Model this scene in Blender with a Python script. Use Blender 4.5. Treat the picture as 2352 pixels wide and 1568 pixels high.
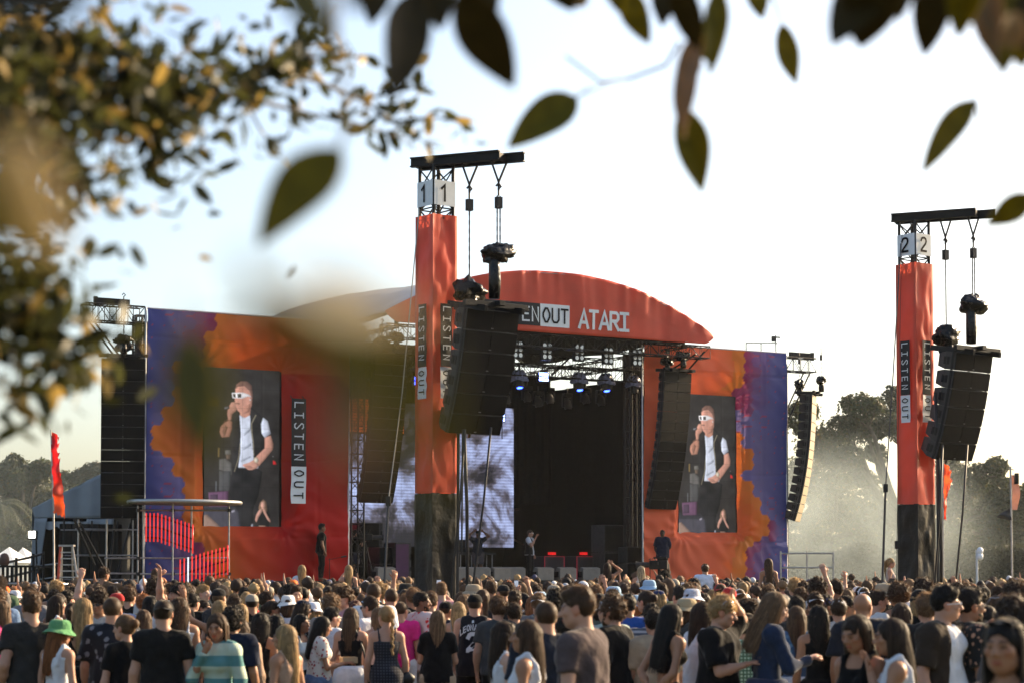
import bpy, bmesh, math, random
import numpy as np
from mathutils import Vector, Matrix, Euler, Quaternion
from mathutils.bvhtree import BVHTree
R = math.radians
rnd = random.Random(7)
for o in list(bpy.data.objects): bpy.data.objects.remove(o)
SC = bpy.context.scene
COL = SC.collection

# ------------------------------------------------------------------ camera
LENS = 70.0; PITCH = R(2.5); SHIFT = 0.1409; EYE = 1.95
cam_d = bpy.data.cameras.new('camera'); cam = bpy.data.objects.new('camera', cam_d); COL.objects.link(cam)
cam_d.sensor_width = 36; cam_d.lens = LENS; cam_d.shift_y = SHIFT
cam_d.clip_start = 0.05; cam_d.clip_end = 3000
cam.location = (0, 0, EYE); cam.rotation_euler = (R(90) + PITCH, 0, 0)
cam_d.dof.use_dof = True; cam_d.dof.focus_distance = 42.0; cam_d.dof.aperture_fstop = 2.8; cam_d.dof.aperture_blades = 0
SC.camera = cam
# ------------------------------------------------------------------ sky, sun, exposure
SUN_AZ = R(56); SUN_EL = R(23)          # azimuth to the right of the view direction (+Y)
w = bpy.data.worlds.new('World'); SC.world = w; w.use_nodes = True
nt = w.node_tree; bg = nt.nodes['Background']
sky = nt.nodes.new('ShaderNodeTexSky'); sky.sky_type = 'NISHITA'; sky.sun_disc = False
sky.sun_elevation = SUN_EL; sky.sun_rotation = SUN_AZ; sky.altitude = 20
sky.air_density = 1.0; sky.dust_density = 3.2; sky.ozone_density = 1.2
nt.links.new(sky.outputs[0], bg.inputs[0]); bg.inputs[1].default_value = 0.115
sd = bpy.data.lights.new('sun', 'SUN'); so = bpy.data.objects.new('sun', sd); COL.objects.link(so)
sd.energy = 5.0; sd.angle = R(0.6); sd.color = (1.0, 0.76, 0.48)
sv = Vector((math.sin(SUN_AZ) * math.cos(SUN_EL), math.cos(SUN_AZ) * math.cos(SUN_EL), math.sin(SUN_EL)))
so.rotation_euler = sv.to_track_quat('Z', 'Y').to_euler(); so.location = sv * 120
vs = SC.view_settings; vs.view_transform = 'Standard'; vs.look = 'None'; vs.gamma = 1; vs.use_curve_mapping = False
vs.exposure = 1.36
SC.render.engine = 'CYCLES'
SC.cycles.use_denoising = True
SC.cycles.max_bounces = 6; SC.cycles.diffuse_bounces = 3; SC.cycles.glossy_bounces = 2
SC.cycles.transmission_bounces = 4; SC.cycles.transparent_max_bounces = 8; SC.cycles.volume_bounces = 0; SC.cycles.volume_step_rate = 3; SC.cycles.volume_max_steps = 48
SC.cycles.sample_clamp_indirect = 4.0; SC.cycles.caustics_reflective = False; SC.cycles.caustics_refractive = False

def P(px, py, d):
    """the place at distance d ahead of the camera that is seen at (px, py) of a 2352-wide view"""
    cx = (px - 1176) / 2352 * 36 / LENS; cy = ((784 - py) / 2352 + SHIFT) * 36 / LENS
    k = d / (math.cos(PITCH) - cy * math.sin(PITCH))
    return Vector((cx * k, d, EYE + k * (cy * math.cos(PITCH) + math.sin(PITCH))))
def ray(px, py):
    p = P(px, py, 1.0); return (p - Vector((0, 0, EYE)))
# stage frame: a metres along the front, s metres towards the audience, z up
L0 = Vector((-11.4, 62.0, 0)); SROT = R(30.5)
SU = Vector((math.cos(SROT), math.sin(SROT), 0)); SF = Vector((math.sin(SROT), -math.cos(SROT), 0))
def S(a, s, z): return L0 + SU * a + SF * s + Vector((0, 0, z))
def SP(px, py, s=0.0):
    r = ray(px, py); o = Vector((0, 0, EYE)); n = SF
    k = ((L0 + SF * s) - o).dot(n) / r.dot(n); q = o + r * k
    return (q - L0).dot(SU), q.z
# ------------------------------------------------------------------ mesh helpers
class MB:
    def __init__(s): s.v = []; s.f = []; s.m = []; s.c = []
    def add(s, vs, fs, mi=0):
        b = len(s.v); s.v += [tuple(v) for v in vs]; s.f += [tuple(b + i for i in f) for f in fs]; s.m += [mi] * len(fs); return s
    def box(s, c, d, rz=0.0, mi=0, M=None):
        x, y, z = d[0] / 2, d[1] / 2, d[2] / 2
        pts = [Vector(p) for p in ((-x,-y,-z),(x,-y,-z),(x,y,-z),(-x,y,-z),(-x,-y,z),(x,-y,z),(x,y,z),(-x,y,z))]
        if rz: r = Matrix.Rotation(rz, 3, 'Z'); pts = [r @ p for p in pts]
        if M is not None: pts = [M @ p for p in pts]
        c = Vector(c)
        return s.add([p + c for p in pts], [(0,3,2,1),(4,5,6,7),(0,1,5,4),(1,2,6,5),(2,3,7,6),(3,0,4,7)], mi)
    def tube(s, pts, r, n=6, mi=0, cap=True):
        pts = [Vector(p) for p in pts]; rs = r if isinstance(r, (list, tuple)) else [r] * len(pts)
        rings = []; up = None
        for i, p in enumerate(pts):
            t = (pts[min(i + 1, len(pts) - 1)] - pts[max(i - 1, 0)]).normalized()
            if up is None or abs(t.dot(up)) > .98: up = Vector((0, 0, 1)) if abs(t.z) < .9 else Vector((1, 0, 0))
            a = t.cross(up).normalized(); b = a.cross(t).normalized(); up = b
            rings.append([p + (a * math.cos(2 * math.pi * k / n) + b * math.sin(2 * math.pi * k / n)) * rs[i] for k in range(n)])
        vs = [v for q in rings for v in q]; fs = []
        for i in range(len(pts) - 1):
            for k in range(n):
                fs.append((i * n + k, i * n + (k + 1) % n, (i + 1) * n + (k + 1) % n, (i + 1) * n + k))
        if cap: fs += [tuple(range(n))[::-1], tuple((len(pts) - 1) * n + k for k in range(n))]
        return s.add(vs, fs, mi)
    def prism(s, poly, z0, z1, mi=0, axis='z'):
        n = len(poly); f = {'z': lambda p, h: (p[0], p[1], h), 'y': lambda p, h: (p[0], h, p[1]), 'x': lambda p, h: (h, p[0], p[1])}[axis]
        vs = [f(p, z0) for p in poly] + [f(p, z1) for p in poly]
        fs = [tuple(range(n))[::-1], tuple(range(n, 2 * n))] + [(i, (i + 1) % n, n + (i + 1) % n, n + i) for i in range(n)]
        return s.add(vs, fs, mi)
    def grid(s, nx, ny, fn, mi=0, skip=None):
        vs = [fn(i / nx, j / ny) for j in range(ny + 1) for i in range(nx + 1)]
        fs = [(j * (nx + 1) + i, j * (nx + 1) + i + 1, (j + 1) * (nx + 1) + i + 1, (j + 1) * (nx + 1) + i)
              for j in range(ny) for i in range(nx) if not (skip and skip((i + .5) / nx, (j + .5) / ny))]
        return s.add(vs, fs, mi)
    def mesh(s, name, mats=(), smooth=False):
        me = bpy.data.meshes.new(name); me.from_pydata(s.v, [], s.f)
        for m in mats: me.materials.append(m)
        if len(mats) > 1: me.polygons.foreach_set('material_index', s.m)
        if smooth: me.polygons.foreach_set('use_smooth', [True] * len(s.f))
        me.update(); return me
def link(name, data, parent=None, loc=(0, 0, 0), rz=0.0):
    o = bpy.data.objects.new(name, data); COL.objects.link(o); o.location = loc
    if rz: o.rotation_euler = (0, 0, rz)
    if parent is not None: o.parent = parent
    return o
def part(name, mb, m, parent=None, smooth=False, bevel=0, loc=(0, 0, 0), rz=0.0):
    ms = m if isinstance(m, (list, tuple)) else (m,)
    o = link(name, mb.mesh(name, ms, smooth), parent, loc, rz)
    if bevel:
        b = o.modifiers.new('b', 'BEVEL'); b.width = bevel; b.segments = 1; b.limit_method = 'ANGLE'
    return o
def tag(o, label, cat=None, group=None, kind=None):
    if label: o['label'] = label
    if cat: o['category'] = cat
    if group: o['group'] = group
    if kind: o['kind'] = kind
    return o
def thing(name, label, cat, loc=(0, 0, 0), rz=0.0, group=None):
    return tag(link(name, None, None, loc, rz), label, cat, group)
def copy_tree(o, parent=None):
    c = o.copy(); COL.objects.link(c); c.parent = parent
    for ch in [x for x in o.children]: copy_tree(ch, c)
    return c
# ------------------------------------------------------------------ value noise (numpy)
_N = np.random.RandomState(3).rand(64, 64, 64).astype(np.float32)
def vnoise(x, y, z):
    x = np.asarray(x, np.float32); y = np.asarray(y, np.float32); z = np.asarray(z, np.float32)
    x0 = np.floor(x).astype(np.int32); y0 = np.floor(y).astype(np.int32); z0 = np.floor(z).astype(np.int32)
    fx, fy, fz = x - x0, y - y0, z - z0
    fx = fx * fx * (3 - 2 * fx); fy = fy * fy * (3 - 2 * fy); fz = fz * fz * (3 - 2 * fz)
    a, b, c = x0 & 63, y0 & 63, z0 & 63; a1, b1, c1 = (a + 1) & 63, (b + 1) & 63, (c + 1) & 63
    l = lambda p, q, t: p + (q - p) * t
    return l(l(l(_N[a,b,c], _N[a1,b,c], fx), l(_N[a,b1,c], _N[a1,b1,c], fx), fy),
             l(l(_N[a,b,c1], _N[a1,b,c1], fx), l(_N[a,b1,c1], _N[a1,b1,c1], fx), fy), fz) * 2 - 1
def nz(x, y, z=0.0): return float(vnoise(np.float32(x), np.float32(y), np.float32(z)))
# ------------------------------------------------------------------ materials
MATS = {}
def mat(name, col, rough=.6, metal=0., var=.12, scale=6., bump=0., bscale=40., spec=.4, transl=0., alpha=None, attr=None, emit=None, coat=0., detail=3., objvar=0.):
    if name in MATS: return MATS[name]
    m = bpy.data.materials.new(name); m.use_nodes = True; t = m.node_tree; N = t.nodes; L = t.links
    b = N['Principled BSDF']; b.inputs['Roughness'].default_value = rough; b.inputs['Metallic'].default_value = metal
    b.inputs['Specular IOR Level'].default_value = spec
    if coat: b.inputs['Coat Weight'].default_value = coat
    tc = N.new('ShaderNodeTexCoord'); no = N.new('ShaderNodeTexNoise'); no.inputs['Scale'].default_value = scale; no.inputs['Detail'].default_value = detail
    L.new(tc.outputs['Object'], no.inputs['Vector'])
    mr = N.new('ShaderNodeMapRange'); mr.inputs[1].default_value = .25; mr.inputs[2].default_value = .75
    mr.inputs[3].default_value = 1 - var; mr.inputs[4].default_value = 1 + var; L.new(no.outputs[0], mr.inputs[0])
    mx = N.new('ShaderNodeMix'); mx.data_type = 'RGBA'; mx.blend_type = 'MULTIPLY'; mx.inputs[0].default_value = 1
    if attr:
        at = N.new('ShaderNodeAttribute'); at.attribute_name = attr; src = at.outputs['Color']
    else:
        rg = N.new('ShaderNodeRGB'); rg.outputs[0].default_value = (*col, 1); src = rg.outputs[0]
    if objvar:
        oi = N.new('ShaderNodeObjectInfo'); m2 = N.new('ShaderNodeMapRange'); m2.inputs[3].default_value = 1 - objvar; m2.inputs[4].default_value = 1 + objvar
        L.new(oi.outputs['Random'], m2.inputs[0]); mm = N.new('ShaderNodeMath'); mm.operation = 'MULTIPLY'
        L.new(m2.outputs[0], mm.inputs[0]); L.new(mr.outputs[0], mm.inputs[1]); fac = mm.outputs[0]
    else: fac = mr.outputs[0]
    L.new(src, mx.inputs[6]); L.new(fac, mx.inputs[7]); c = mx.outputs[2]
    L.new(c, b.inputs['Base Color'])
    if bump:
        n2 = N.new('ShaderNodeTexNoise'); n2.inputs['Scale'].default_value = bscale; n2.inputs['Detail'].default_value = 4; L.new(tc.outputs['Object'], n2.inputs['Vector'])
        bp = N.new('ShaderNodeBump'); bp.inputs['Strength'].default_value = bump; bp.inputs['Distance'].default_value = .02; L.new(n2.outputs[0], bp.inputs['Height']); L.new(bp.outputs[0], b.inputs['Normal'])
    if emit:
        L.new(c, b.inputs['Emission Color']); b.inputs['Emission Strength'].default_value = emit
    if transl:
        tr = N.new('ShaderNodeBsdfTranslucent'); L.new(c, tr.inputs[0]); ms = N.new('ShaderNodeMixShader'); ms.inputs[0].default_value = transl
        L.new(b.outputs[0], ms.inputs[1]); L.new(tr.outputs[0], ms.inputs[2]); L.new(ms.outputs[0], N['Material Output'].inputs[0])
    MATS[name] = m; return m
BLACK = mat('black_paint', (.010, .010, .010), .5, var=.2, bump=.1, bscale=60, spec=.15)
GRILLE = mat('speaker_grille', (.007, .0065, .006), .7, var=.3, scale=3, bump=.4, bscale=300, spec=.06)
CAB = mat('speaker_cabinet', (.042, .040, .039), .55, var=.25, bump=.2, bscale=120, spec=.15)
STEEL = mat('dark_steel', (.014, .013, .013), .5, .3, var=.3, scale=12)
ALU = mat('scaffold_steel', (.34, .33, .32), .42, .75, var=.25, scale=9, bump=.1)
BAG = mat('black_plastic_cover', (.007, .007, .0075), .25, var=.3, bump=1., bscale=9, spec=.25)
TARP = mat('black_tarpaulin', (.006, .006, .0065), .36, var=.1, bump=.5, bscale=14, spec=.18)
CHAIN = mat('chain_steel', (.09, .085, .08), .4, .9)
WHITE = mat('white_print', (.62, .66, .68), .55, var=.05)
DGREY = mat('charcoal_print', (.030, .032, .034), .6, var=.1, spec=.06)
INK = mat('black_ink', (.014, .014, .016), .6, var=.1, spec=.06)
DRAPE = mat('black_drape', (.005, .005, .0055), .95, var=.3, spec=.02)
CABLE = mat('black_cable', (.015, .014, .014), .5)
# ================================================================== lettering made of strokes
def glyph(ch, w):
    h = w / 2
    return {
     'L': [[(0,1),(0,0),(.52,0)]], 'I': [[(0,1),(.5,1)],[(.25,1-h),(.25,h)],[(0,0),(.5,0)]],
     'S': [[(.55,.86),(.42,1),(.1,1),(0,.86),(.0,.78),(.55,.24),(.55,.14),(.42,0),(.1,0),(0,.14)]],
     'T': [[(0,1),(.55,1)],[(.275,1-h),(.275,0)]], 'E': [[(.52,1),(0,1),(0,0),(.52,0)],[(h,.5),(.44,.5)]],
     'N': [[(0,0),(0,1),(.52,0),(.52,1)]], 'O': [[(.19,1),(.0,.62),(.0,.38),(.19,0),(.37,0),(.56,.38),(.56,.62),(.37,1),None]],
     'U': [[(0,1),(0,.2),(.14,0),(.42,0),(.56,.2),(.56,1)]], 'A': [[(0,0),(.3,1),(.6,0)],[(.12,.3),(.48,.3)]],
     'R': [[(0,0),(0,1),(.42,1),(.54,.88),(.54,.64),(.42,.5),(h,.5)],[(.3,.5-h),(.56,0)]],
     'D': [[(0,0),(0,1),(.36,1),(.55,.8),(.55,.2),(.36,0),None]],
     '1': [[(.06,.78),(.3,1),(.3,0)]], '2': [[(0,.78),(.08,.94),(.2,1),(.4,1),(.52,.92),(.56,.75),(.5,.58),(0,.06),(0,0),(.56,0)]],
     ' ': [],
    }[ch]
def strip2d(pl, w, closed=False):
    n = len(pl); pts = [Vector(p) for p in pl]; l = []; r = []
    for i, p in enumerate(pts):
        if closed: a, b = pts[i - 1], pts[(i + 1) % n]
        else: a, b = pts[max(i - 1, 0)], pts[min(i + 1, n - 1)]
        d1 = (p - a).normalized() if (p - a).length > 1e-6 else (b - p).normalized()
        d2 = (b - p).normalized() if (b - p).length > 1e-6 else d1
        t = (d1 + d2)
        t = t.normalized() if t.length > 1e-3 else d1
        nn = Vector((-t.y, t.x)); k = 1 / max(.5, nn.dot(Vector((-d1.y, d1.x))))
        e = Vector((0, 0))
        if not closed and i == 0: e = -d2 * w * .45
        if not closed and i == n - 1: e = d1 * w * .45
        l.append(p + nn * w / 2 * k + e); r.append(p - nn * w / 2 * k + e)
    vs = l + r; fs = [(i, n + i, n + (i + 1) % n, (i + 1) % n) for i in range(n if closed else n - 1)]
    return vs, fs
def letters(mb, text, size, w, fn, adv=.82):
    """stroke letters, height size, along +x from 0; fn maps (x, y) to 3-D"""
    x = 0
    for ch in text:
        if ch == '|': x += .3 * size; continue
        for pl in glyph(ch, w):
            closed = pl[-1] is None; pl = pl[:-1] if closed else pl
            vs, fs = strip2d(pl, w, closed)
            mb.add([fn(x + v[0] * size, v[1] * size) for v in vs], fs)
        x += adv * size
    return x
# ================================================================== the ground
def ground_mat():
    m = bpy.data.materials.new('worn_grass'); m.use_nodes = True; t = m.node_tree; N = t.nodes; L = t.links; b = N['Principled BSDF']
    b.inputs['Roughness'].default_value = .95; b.inputs['Specular IOR Level'].default_value = .1
    tc = N.new('ShaderNodeTexCoord'); n1 = N.new('ShaderNodeTexNoise'); n1.inputs['Scale'].default_value = .35; n1.inputs['Detail'].default_value = 6
    n2 = N.new('ShaderNodeTexNoise'); n2.inputs['Scale'].default_value = 14; n2.inputs['Detail'].default_value = 5
    L.new(tc.outputs['Object'], n1.inputs['Vector']); L.new(tc.outputs['Object'], n2.inputs['Vector'])
    ad = N.new('ShaderNodeMath'); ad.operation = 'ADD'; L.new(n1.outputs[0], ad.inputs[0]); L.new(n2.outputs[0], ad.inputs[1])
    cr = N.new('ShaderNodeValToRGB'); cr.color_ramp.elements[0].position = .75; cr.color_ramp.elements[0].color = (.05, .065, .02, 1)
    cr.color_ramp.elements[1].position = 1.25; cr.color_ramp.elements[1].color = (.16, .12, .07, 1); cr.color_ramp.elements[1].position = 1.0
    hv = N.new('ShaderNodeMath'); hv.operation = 'MULTIPLY'; hv.inputs[1].default_value = .85; L.new(ad.outputs[0], hv.inputs[0])
    L.new(hv.outputs[0], cr.inputs[0]); L.new(cr.outputs[0], b.inputs['Base Color'])
    bp = N.new('ShaderNodeBump'); bp.inputs['Strength'].default_value = .8; bp.inputs['Distance'].default_value = .05; L.new(n2.outputs[0], bp.inputs['Height']); L.new(bp.outputs[0], b.inputs['Normal'])
    return m
GROUND = ground_mat()
g = MB(); g.grid(60, 60, lambda u, v: ((u - .5) * 700, v * 480 - 80, .12 * nz((u - .5) * 90, v * 80) - .06))
tag(part('ground', g, GROUND, smooth=True), 'worn grass field under the crowd', kind='structure')

# ================================================================== truss
def truss(mb, p, q, wd=.4, ht=.4, r=.024, rb=.012, bay=.45, tri=False, up=Vector((0, 0, 1))):
    """box truss from p to q: four chords and zigzag braces on every side"""
    p = Vector(p); q = Vector(q); t = (q - p); Ln = t.length; t.normalize()
    if abs(t.dot(up)) > .95: up = Vector((0, 1, 0))
    a = t.cross(up).normalized(); b = a.cross(t).normalized()
    cs = [a * wd / 2 + b * ht / 2, -a * wd / 2 + b * ht / 2, -a * wd / 2 - b * ht / 2, a * wd / 2 - b * ht / 2]
    for c in cs: mb.tube([p + c, q + c], r, 6)
    n = max(1, round(Ln / bay))
    for k in range(4):
        c0, c1 = cs[k], cs[(k + 1) % 4]
        for i in range(n):
            s0, s1 = p + t * (Ln * i / n), p + t * (Ln * (i + 1) / n)
            if i % 2 == 0: mb.tube([s0 + c0, s1 + c1], rb, 4, cap=False)
            else: mb.tube([s0 + c1, s1 + c0], rb, 4, cap=False)
            mb.tube([s0 + c0, s0 + c1], rb, 4, cap=False)
        mb.tube([q + c0, q + c1], rb, 4, cap=False)
    return mb
RED = mat('red_canopy_fabric', (.68, .098, .054), .42, var=.14, scale=1.2, bump=.12, bscale=5, spec=.22, transl=.30)
SILVER = mat('grey_roof_membrane', (.30, .32, .34), .5, var=.12, scale=.8, bump=.1, bscale=3, transl=.06)
DECKM = mat('stage_deck_black', (.012, .012, .012), .6, var=.3, spec=.15)
# ================================================================== stage
stage = thing('stage', 'large festival stage with arched red canopy front and grey vaulted roof', 'stage', L0, SROT)
d = MB(); d.box((12.85, 5.4, 1.55), (12.6, 12.6, .3)); part('deck', d, DECKM, stage, bevel=.01)
for k in range(11):
    d = MB(); d.box((6.6 + .57 + k * 1.145, -.86, .70), (1.135, .03, 1.38)); part('skirt_panel', d, DRAPE, stage)
for (x0, x1) in ((-.2, 6.55), (19.15, 25.4)):
    d = MB(); d.box(((x0 + x1) / 2, .9, 1.55), (x1 - x0, 2.8, .3)); part('wing_deck', d, DECKM, stage, bevel=.01)
    n = 6
    for k in range(n):
        d = MB(); d.box((x0 + (k + .5) * (x1 - x0) / n, -.54, .70), ((x1 - x0) / n - .01, .03, 1.38)); part('skirt_panel', d, DRAPE, stage)
# roof
AC = 14.15; HW = 6.6; ZT = 10.42; ZA = 12.2
def arch(a, back=0.0):
    q = max(0.0, 1 - abs((a - AC) / HW) ** 2.15); return ZT + (ZA - ZT) * q
def roof_p(u, v):
    a = AC + (u * 2 - 1) * HW; y = -1.5 + v * 13.5; z = arch(a) + v * .85 * (.35 + .65 * max(0, 1 - ((a - AC) / HW) ** 2))
    return (a, y, z + .03 * nz(a * .8, y * .35, 2) + .025 * math.sin(v * 30))
d = MB(); d.grid(56, 30, roof_p); ro = part('roof_membrane', d, SILVER, stage, smooth=True)
so_ = ro.modifiers.new('s', 'SOLIDIFY'); so_.thickness = .02
def gable_p(u, v):
    a = AC + (u * 2 - 1) * HW; zt = arch(a) + .05; e = abs(u * 2 - 1); zb = 10.12 + .28 * max(0, (e - .93) / .07) ** 1.5
    z = zb + (zt - zb) * v
    y = -1.52 - .05 * (1 - v) - .03 * nz(a * 2.6, z * .4, 5) * (1.3 if v > .45 else .8) - .05 * nz(a * .7, z * .9, 9)
    y -= .05 * max(0, v - .35) * nz(a * 4.5, z * .25, 31) + .03 * max(0, v - .6) * nz(a * 11, z * .3, 41)
    return (a, y, z)
d = MB(); d.grid(150, 20, gable_p); gab = part('gable_fascia', d, RED, stage, smooth=True)
so_ = gab.modifiers.new('s', 'SOLIDIFY'); so_.thickness = .012
tag(gab, 'arched red canopy front with lettering')
def on_gable(a, z, off=.014):
    e = abs((a - AC) / HW); zt = arch(a) + .05; v = (z - 10.12) / max(.1, zt - 10.12)
    x, y, zz = gable_p((a - AC) / HW / 2 + .5, v); return (a, y - off, zz)
def gable_panel(name, a0, a1, z0, z1, m, off):
    d = MB(); d.grid(20, 6, lambda u, v: on_gable(a0 + (a1 - a0) * u, z0 + (z1 - z0) * v, off)); return part(name, d, m, gab, smooth=True)
LOz0, LOz1 = 10.33, 11.10
gable_panel('lettering_panel', 11.1, 13.415, LOz0, LOz1, DGREY, .016); gable_panel('lettering_panel', 13.42, 14.6, LOz0, LOz1, WHITE, .016)
d = MB(); letters(d, 'LISTEN', .46, .13, lambda x, y: on_gable(11.2 + x, LOz0 + .155 + y, .03)); part('lettering', d, WHITE, gab)
d = MB(); letters(d, 'OUT', .46, .15, lambda x, y: on_gable(13.53 + x, LOz0 + .155 + y, .03), .80); part('lettering', d, INK, gab)
d = MB(); letters(d, 'ATARI', .58, .19, lambda x, y: on_gable(14.98 + x, 10.39 + y, .025), .74); part('lettering', d, WHITE, gab)
# roof edge fringe and dark gathered underside
d = MB(); d.grid(40, 10, lambda u, v: (AC + (u * 2 - 1) * (HW - .25), -1.3 + v * 12.5, arch(AC + (u * 2 - 1) * (HW - .25)) - .18 + v * .9 * (.2 + .8 * (1 - (u * 2 - 1) ** 2)) - .12 * math.sin(v * 9.42) ** 2))
part('roof_lining', d, mat('dark_roof_lining', (.018, .018, .02), .8, var=.3), stage, smooth=True)
# trusses of the roof
for (nm, p, q, w_, h_) in (('roof_truss', (7.6, -1.25, 9.85), (20.6, -1.25, 9.85), .5, .42), ('roof_truss', (7.6, 4.5, 9.9), (20.2, 4.5, 9.9), .5, .42),
                          ('roof_truss', (7.6, 10.2, 9.7), (20.2, 10.2, 9.7), .5, .42), ('roof_truss', (8.1, -1., 9.82), (8.1, 10., 9.82), .4, .4),
                          ('roof_truss', (13.0, -1., 9.82), (13.0, 10., 9.82), .4, .4), ('roof_truss', (19.7, -1., 9.82), (19.7, 10., 9.82), .4, .4)):
    d = MB(); truss(d, p, q, w_, h_); part(nm, d, STEEL, stage)
d = MB(); truss(d, (7.4, .6, 9.06), (19.75, .6, 9.06), .42, .42, .026, .013, .42); part('lighting_truss', d, STEEL, stage)
for (x, y) in ((7.35, .3), (19.25, .5), (7.35, 9.5)):
    d = MB(); truss(d, (x, y, 1.7), (x, y, 10.1), .46, .46, .03, .014, .46); part('truss_column', d, STEEL, stage)
for (p, q) in (((19.3, -.4, 8.2), (20.5, -1.3, 9.9)), ((19.3, .2, 8.9), (20.2, -1.2, 9.8)), ((16.4, 2.5, 9.2), (17.6, 2.5, 10.2)), ((10, 3, 9.3), (11.5, 3, 10.2))):
    d = MB(); d.tube([p, q], .035, 6); part('roof_strut', d, STEEL, stage)
# drapes closing the stage house
for nm, f in (('rear_drape', lambda u, v: (13.6 + u * 6.0, 10.6 + .06 * math.sin(u * 50), 4.7 + v * 6.0)),
              ('rear_drape', lambda u, v: (6.8 + u * 6.8, 10.6 + .06 * math.sin(u * 50), 1.7 + v * 9.0)),
              ('rear_drape', lambda u, v: (6.6 + u * 13.8, 12.3 + .06 * math.sin(u * 70), 1.0 + v * 10.2)),
              ('side_drape', lambda u, v: (6.75 + .05 * math.sin(u * 60), 1.6 + u * 9.0, 1.7 + v * 7.4)),
              ('side_drape', lambda u, v: (19.9 + .05 * math.sin(u * 60), 1.2 + u * 11.3, 1.2 + v * 8.0)),
              ('inner_drape', lambda u, v: (15.85 + u * 3.0, 6.6 + .05 * math.sin(u * 50), 4.6 + v * 5.0))):
    d = MB(); d.grid(48, 4, f); part(nm, d, DRAPE, stage, smooth=True)
# pale sag of tent cloth deep behind the stage, lit through the gap
TAN = mat('tan_rear_cloth', (.035, .027, .018), .8, var=.2, scale=2, transl=.04)
d = MB(); d.grid(30, 12, lambda u, v: (13.8 + u * 5.8, 11.4 + .25 * math.sin(u * 14 + v * 3), 1.7 + v * (2.2 + 1.3 * math.sin(u * math.pi))))
part('rear_cloth', d, TAN, stage, smooth=True)
d = MB(); d.tube([(14.2, 9.6, 4.35), (19.2, 9.6, 4.5)], .05, 6); d.tube([(15.3, 9.4, 3.0), (17.0, 9.4, 4.1), (19.3, 9.4, 3.1)], .04, 6); part('rear_rail', d, mat('rear_rail_brown', (.10, .05, .035), .6), stage)

# ================================================================== printed wing banners
PRINT = mat('printed_banner', (1, 1, 1), .42, var=.13, scale=.7, bump=.10, bscale=6, attr='Col', spec=.10, transl=.26)
def hexc(x, z, r):
    q = (2 / 3 * x) / r; p = (-1 / 3 * x + math.sqrt(3) / 3 * z) / r; s = -q - p
    a, b, c = round(q), round(p), round(s)
    da, db, dc = abs(a - q), abs(b - p), abs(c - s)
    if da > db and da > dc: a = -b - c
    elif db > dc: b = -a - c
    d = max(abs(q - a - (p - b)), abs((p - b) - (s + a + b)), abs((s + a + b) - (q - a))) if True else 0
    return r * 1.5 * a, r * math.sqrt(3) * (b + a / 2), d
def lerp3(a, b, t): t = max(0, min(1, t)); return tuple(a[i] + (b[i] - a[i]) * t for i in range(3))
C_RED = (.46, .014, .012); C_ORED = (.78, .115, .034); C_OR = (.66, .175, .03); C_BLUE = (.052, .066, .24); C_LIL = (.16, .13, .29); C_PUR = (.20, .06, .18); C_MAG = (.28, .035, .10)
def banner_col(x, z, W, right):
    """x from the outer (blue) edge, z above the deck"""
    hx, hz, hd = hexc(x, z, .235)
    edge = .92 + .38 * math.sin(hz * .85 + .6) + .32 * math.sin(hz * 2.1 + 1.5) + (.95 if hz > 6.9 else 0) * (0 if right else 1) + (.75 if hz < 1.9 else 0)
    if right: edge = 1.55 + .5 * math.sin(hz * .75 + 3.6) + .25 * math.sin(hz * 2.3) + (.5 if hz > 6.9 else 0) + (.7 if hz < 1.6 else 0)
    if hx < edge:
        t = x / max(.4, edge)
        c = lerp3(C_BLUE, C_LIL, t * 1.3) if t < .75 else lerp3(C_LIL, (.17, .14, .33), (t - .75) * 4)
        if hz > 6.2 or hz < 2.2: c = lerp3(c, C_PUR if hx < edge * .75 else C_MAG, min(1, max(0, (t - .35) * 1.6)))
        if hd > .965 and (math.sin(hx * 7.1 + hz * 3.3) > .35): c = lerp3(c, (.42, .05, .06), .75)
        return c
    t = (x - edge) / 2.2
    c = lerp3(C_OR, C_ORED, t * 1.6)
    if not right: c = lerp3(c, C_RED, (x - 2.7) / 2.3 + .12 * math.sin(z))
    else:
        c = lerp3(c, (.82, .16, .075), (x - 1.9) / 2.)
        if z > 7.0 and x < edge + .55: c = lerp3(c, (.55, .20, .03), .4)
        if z < 1.5 and x < edge + .5: c = lerp3(c, (.55, .20, .03), .35)
    if not right and z > 6.7: c = lerp3(c, C_OR, .35)
    return c
SZ0, SZ1 = 3.45, 8.5
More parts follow.
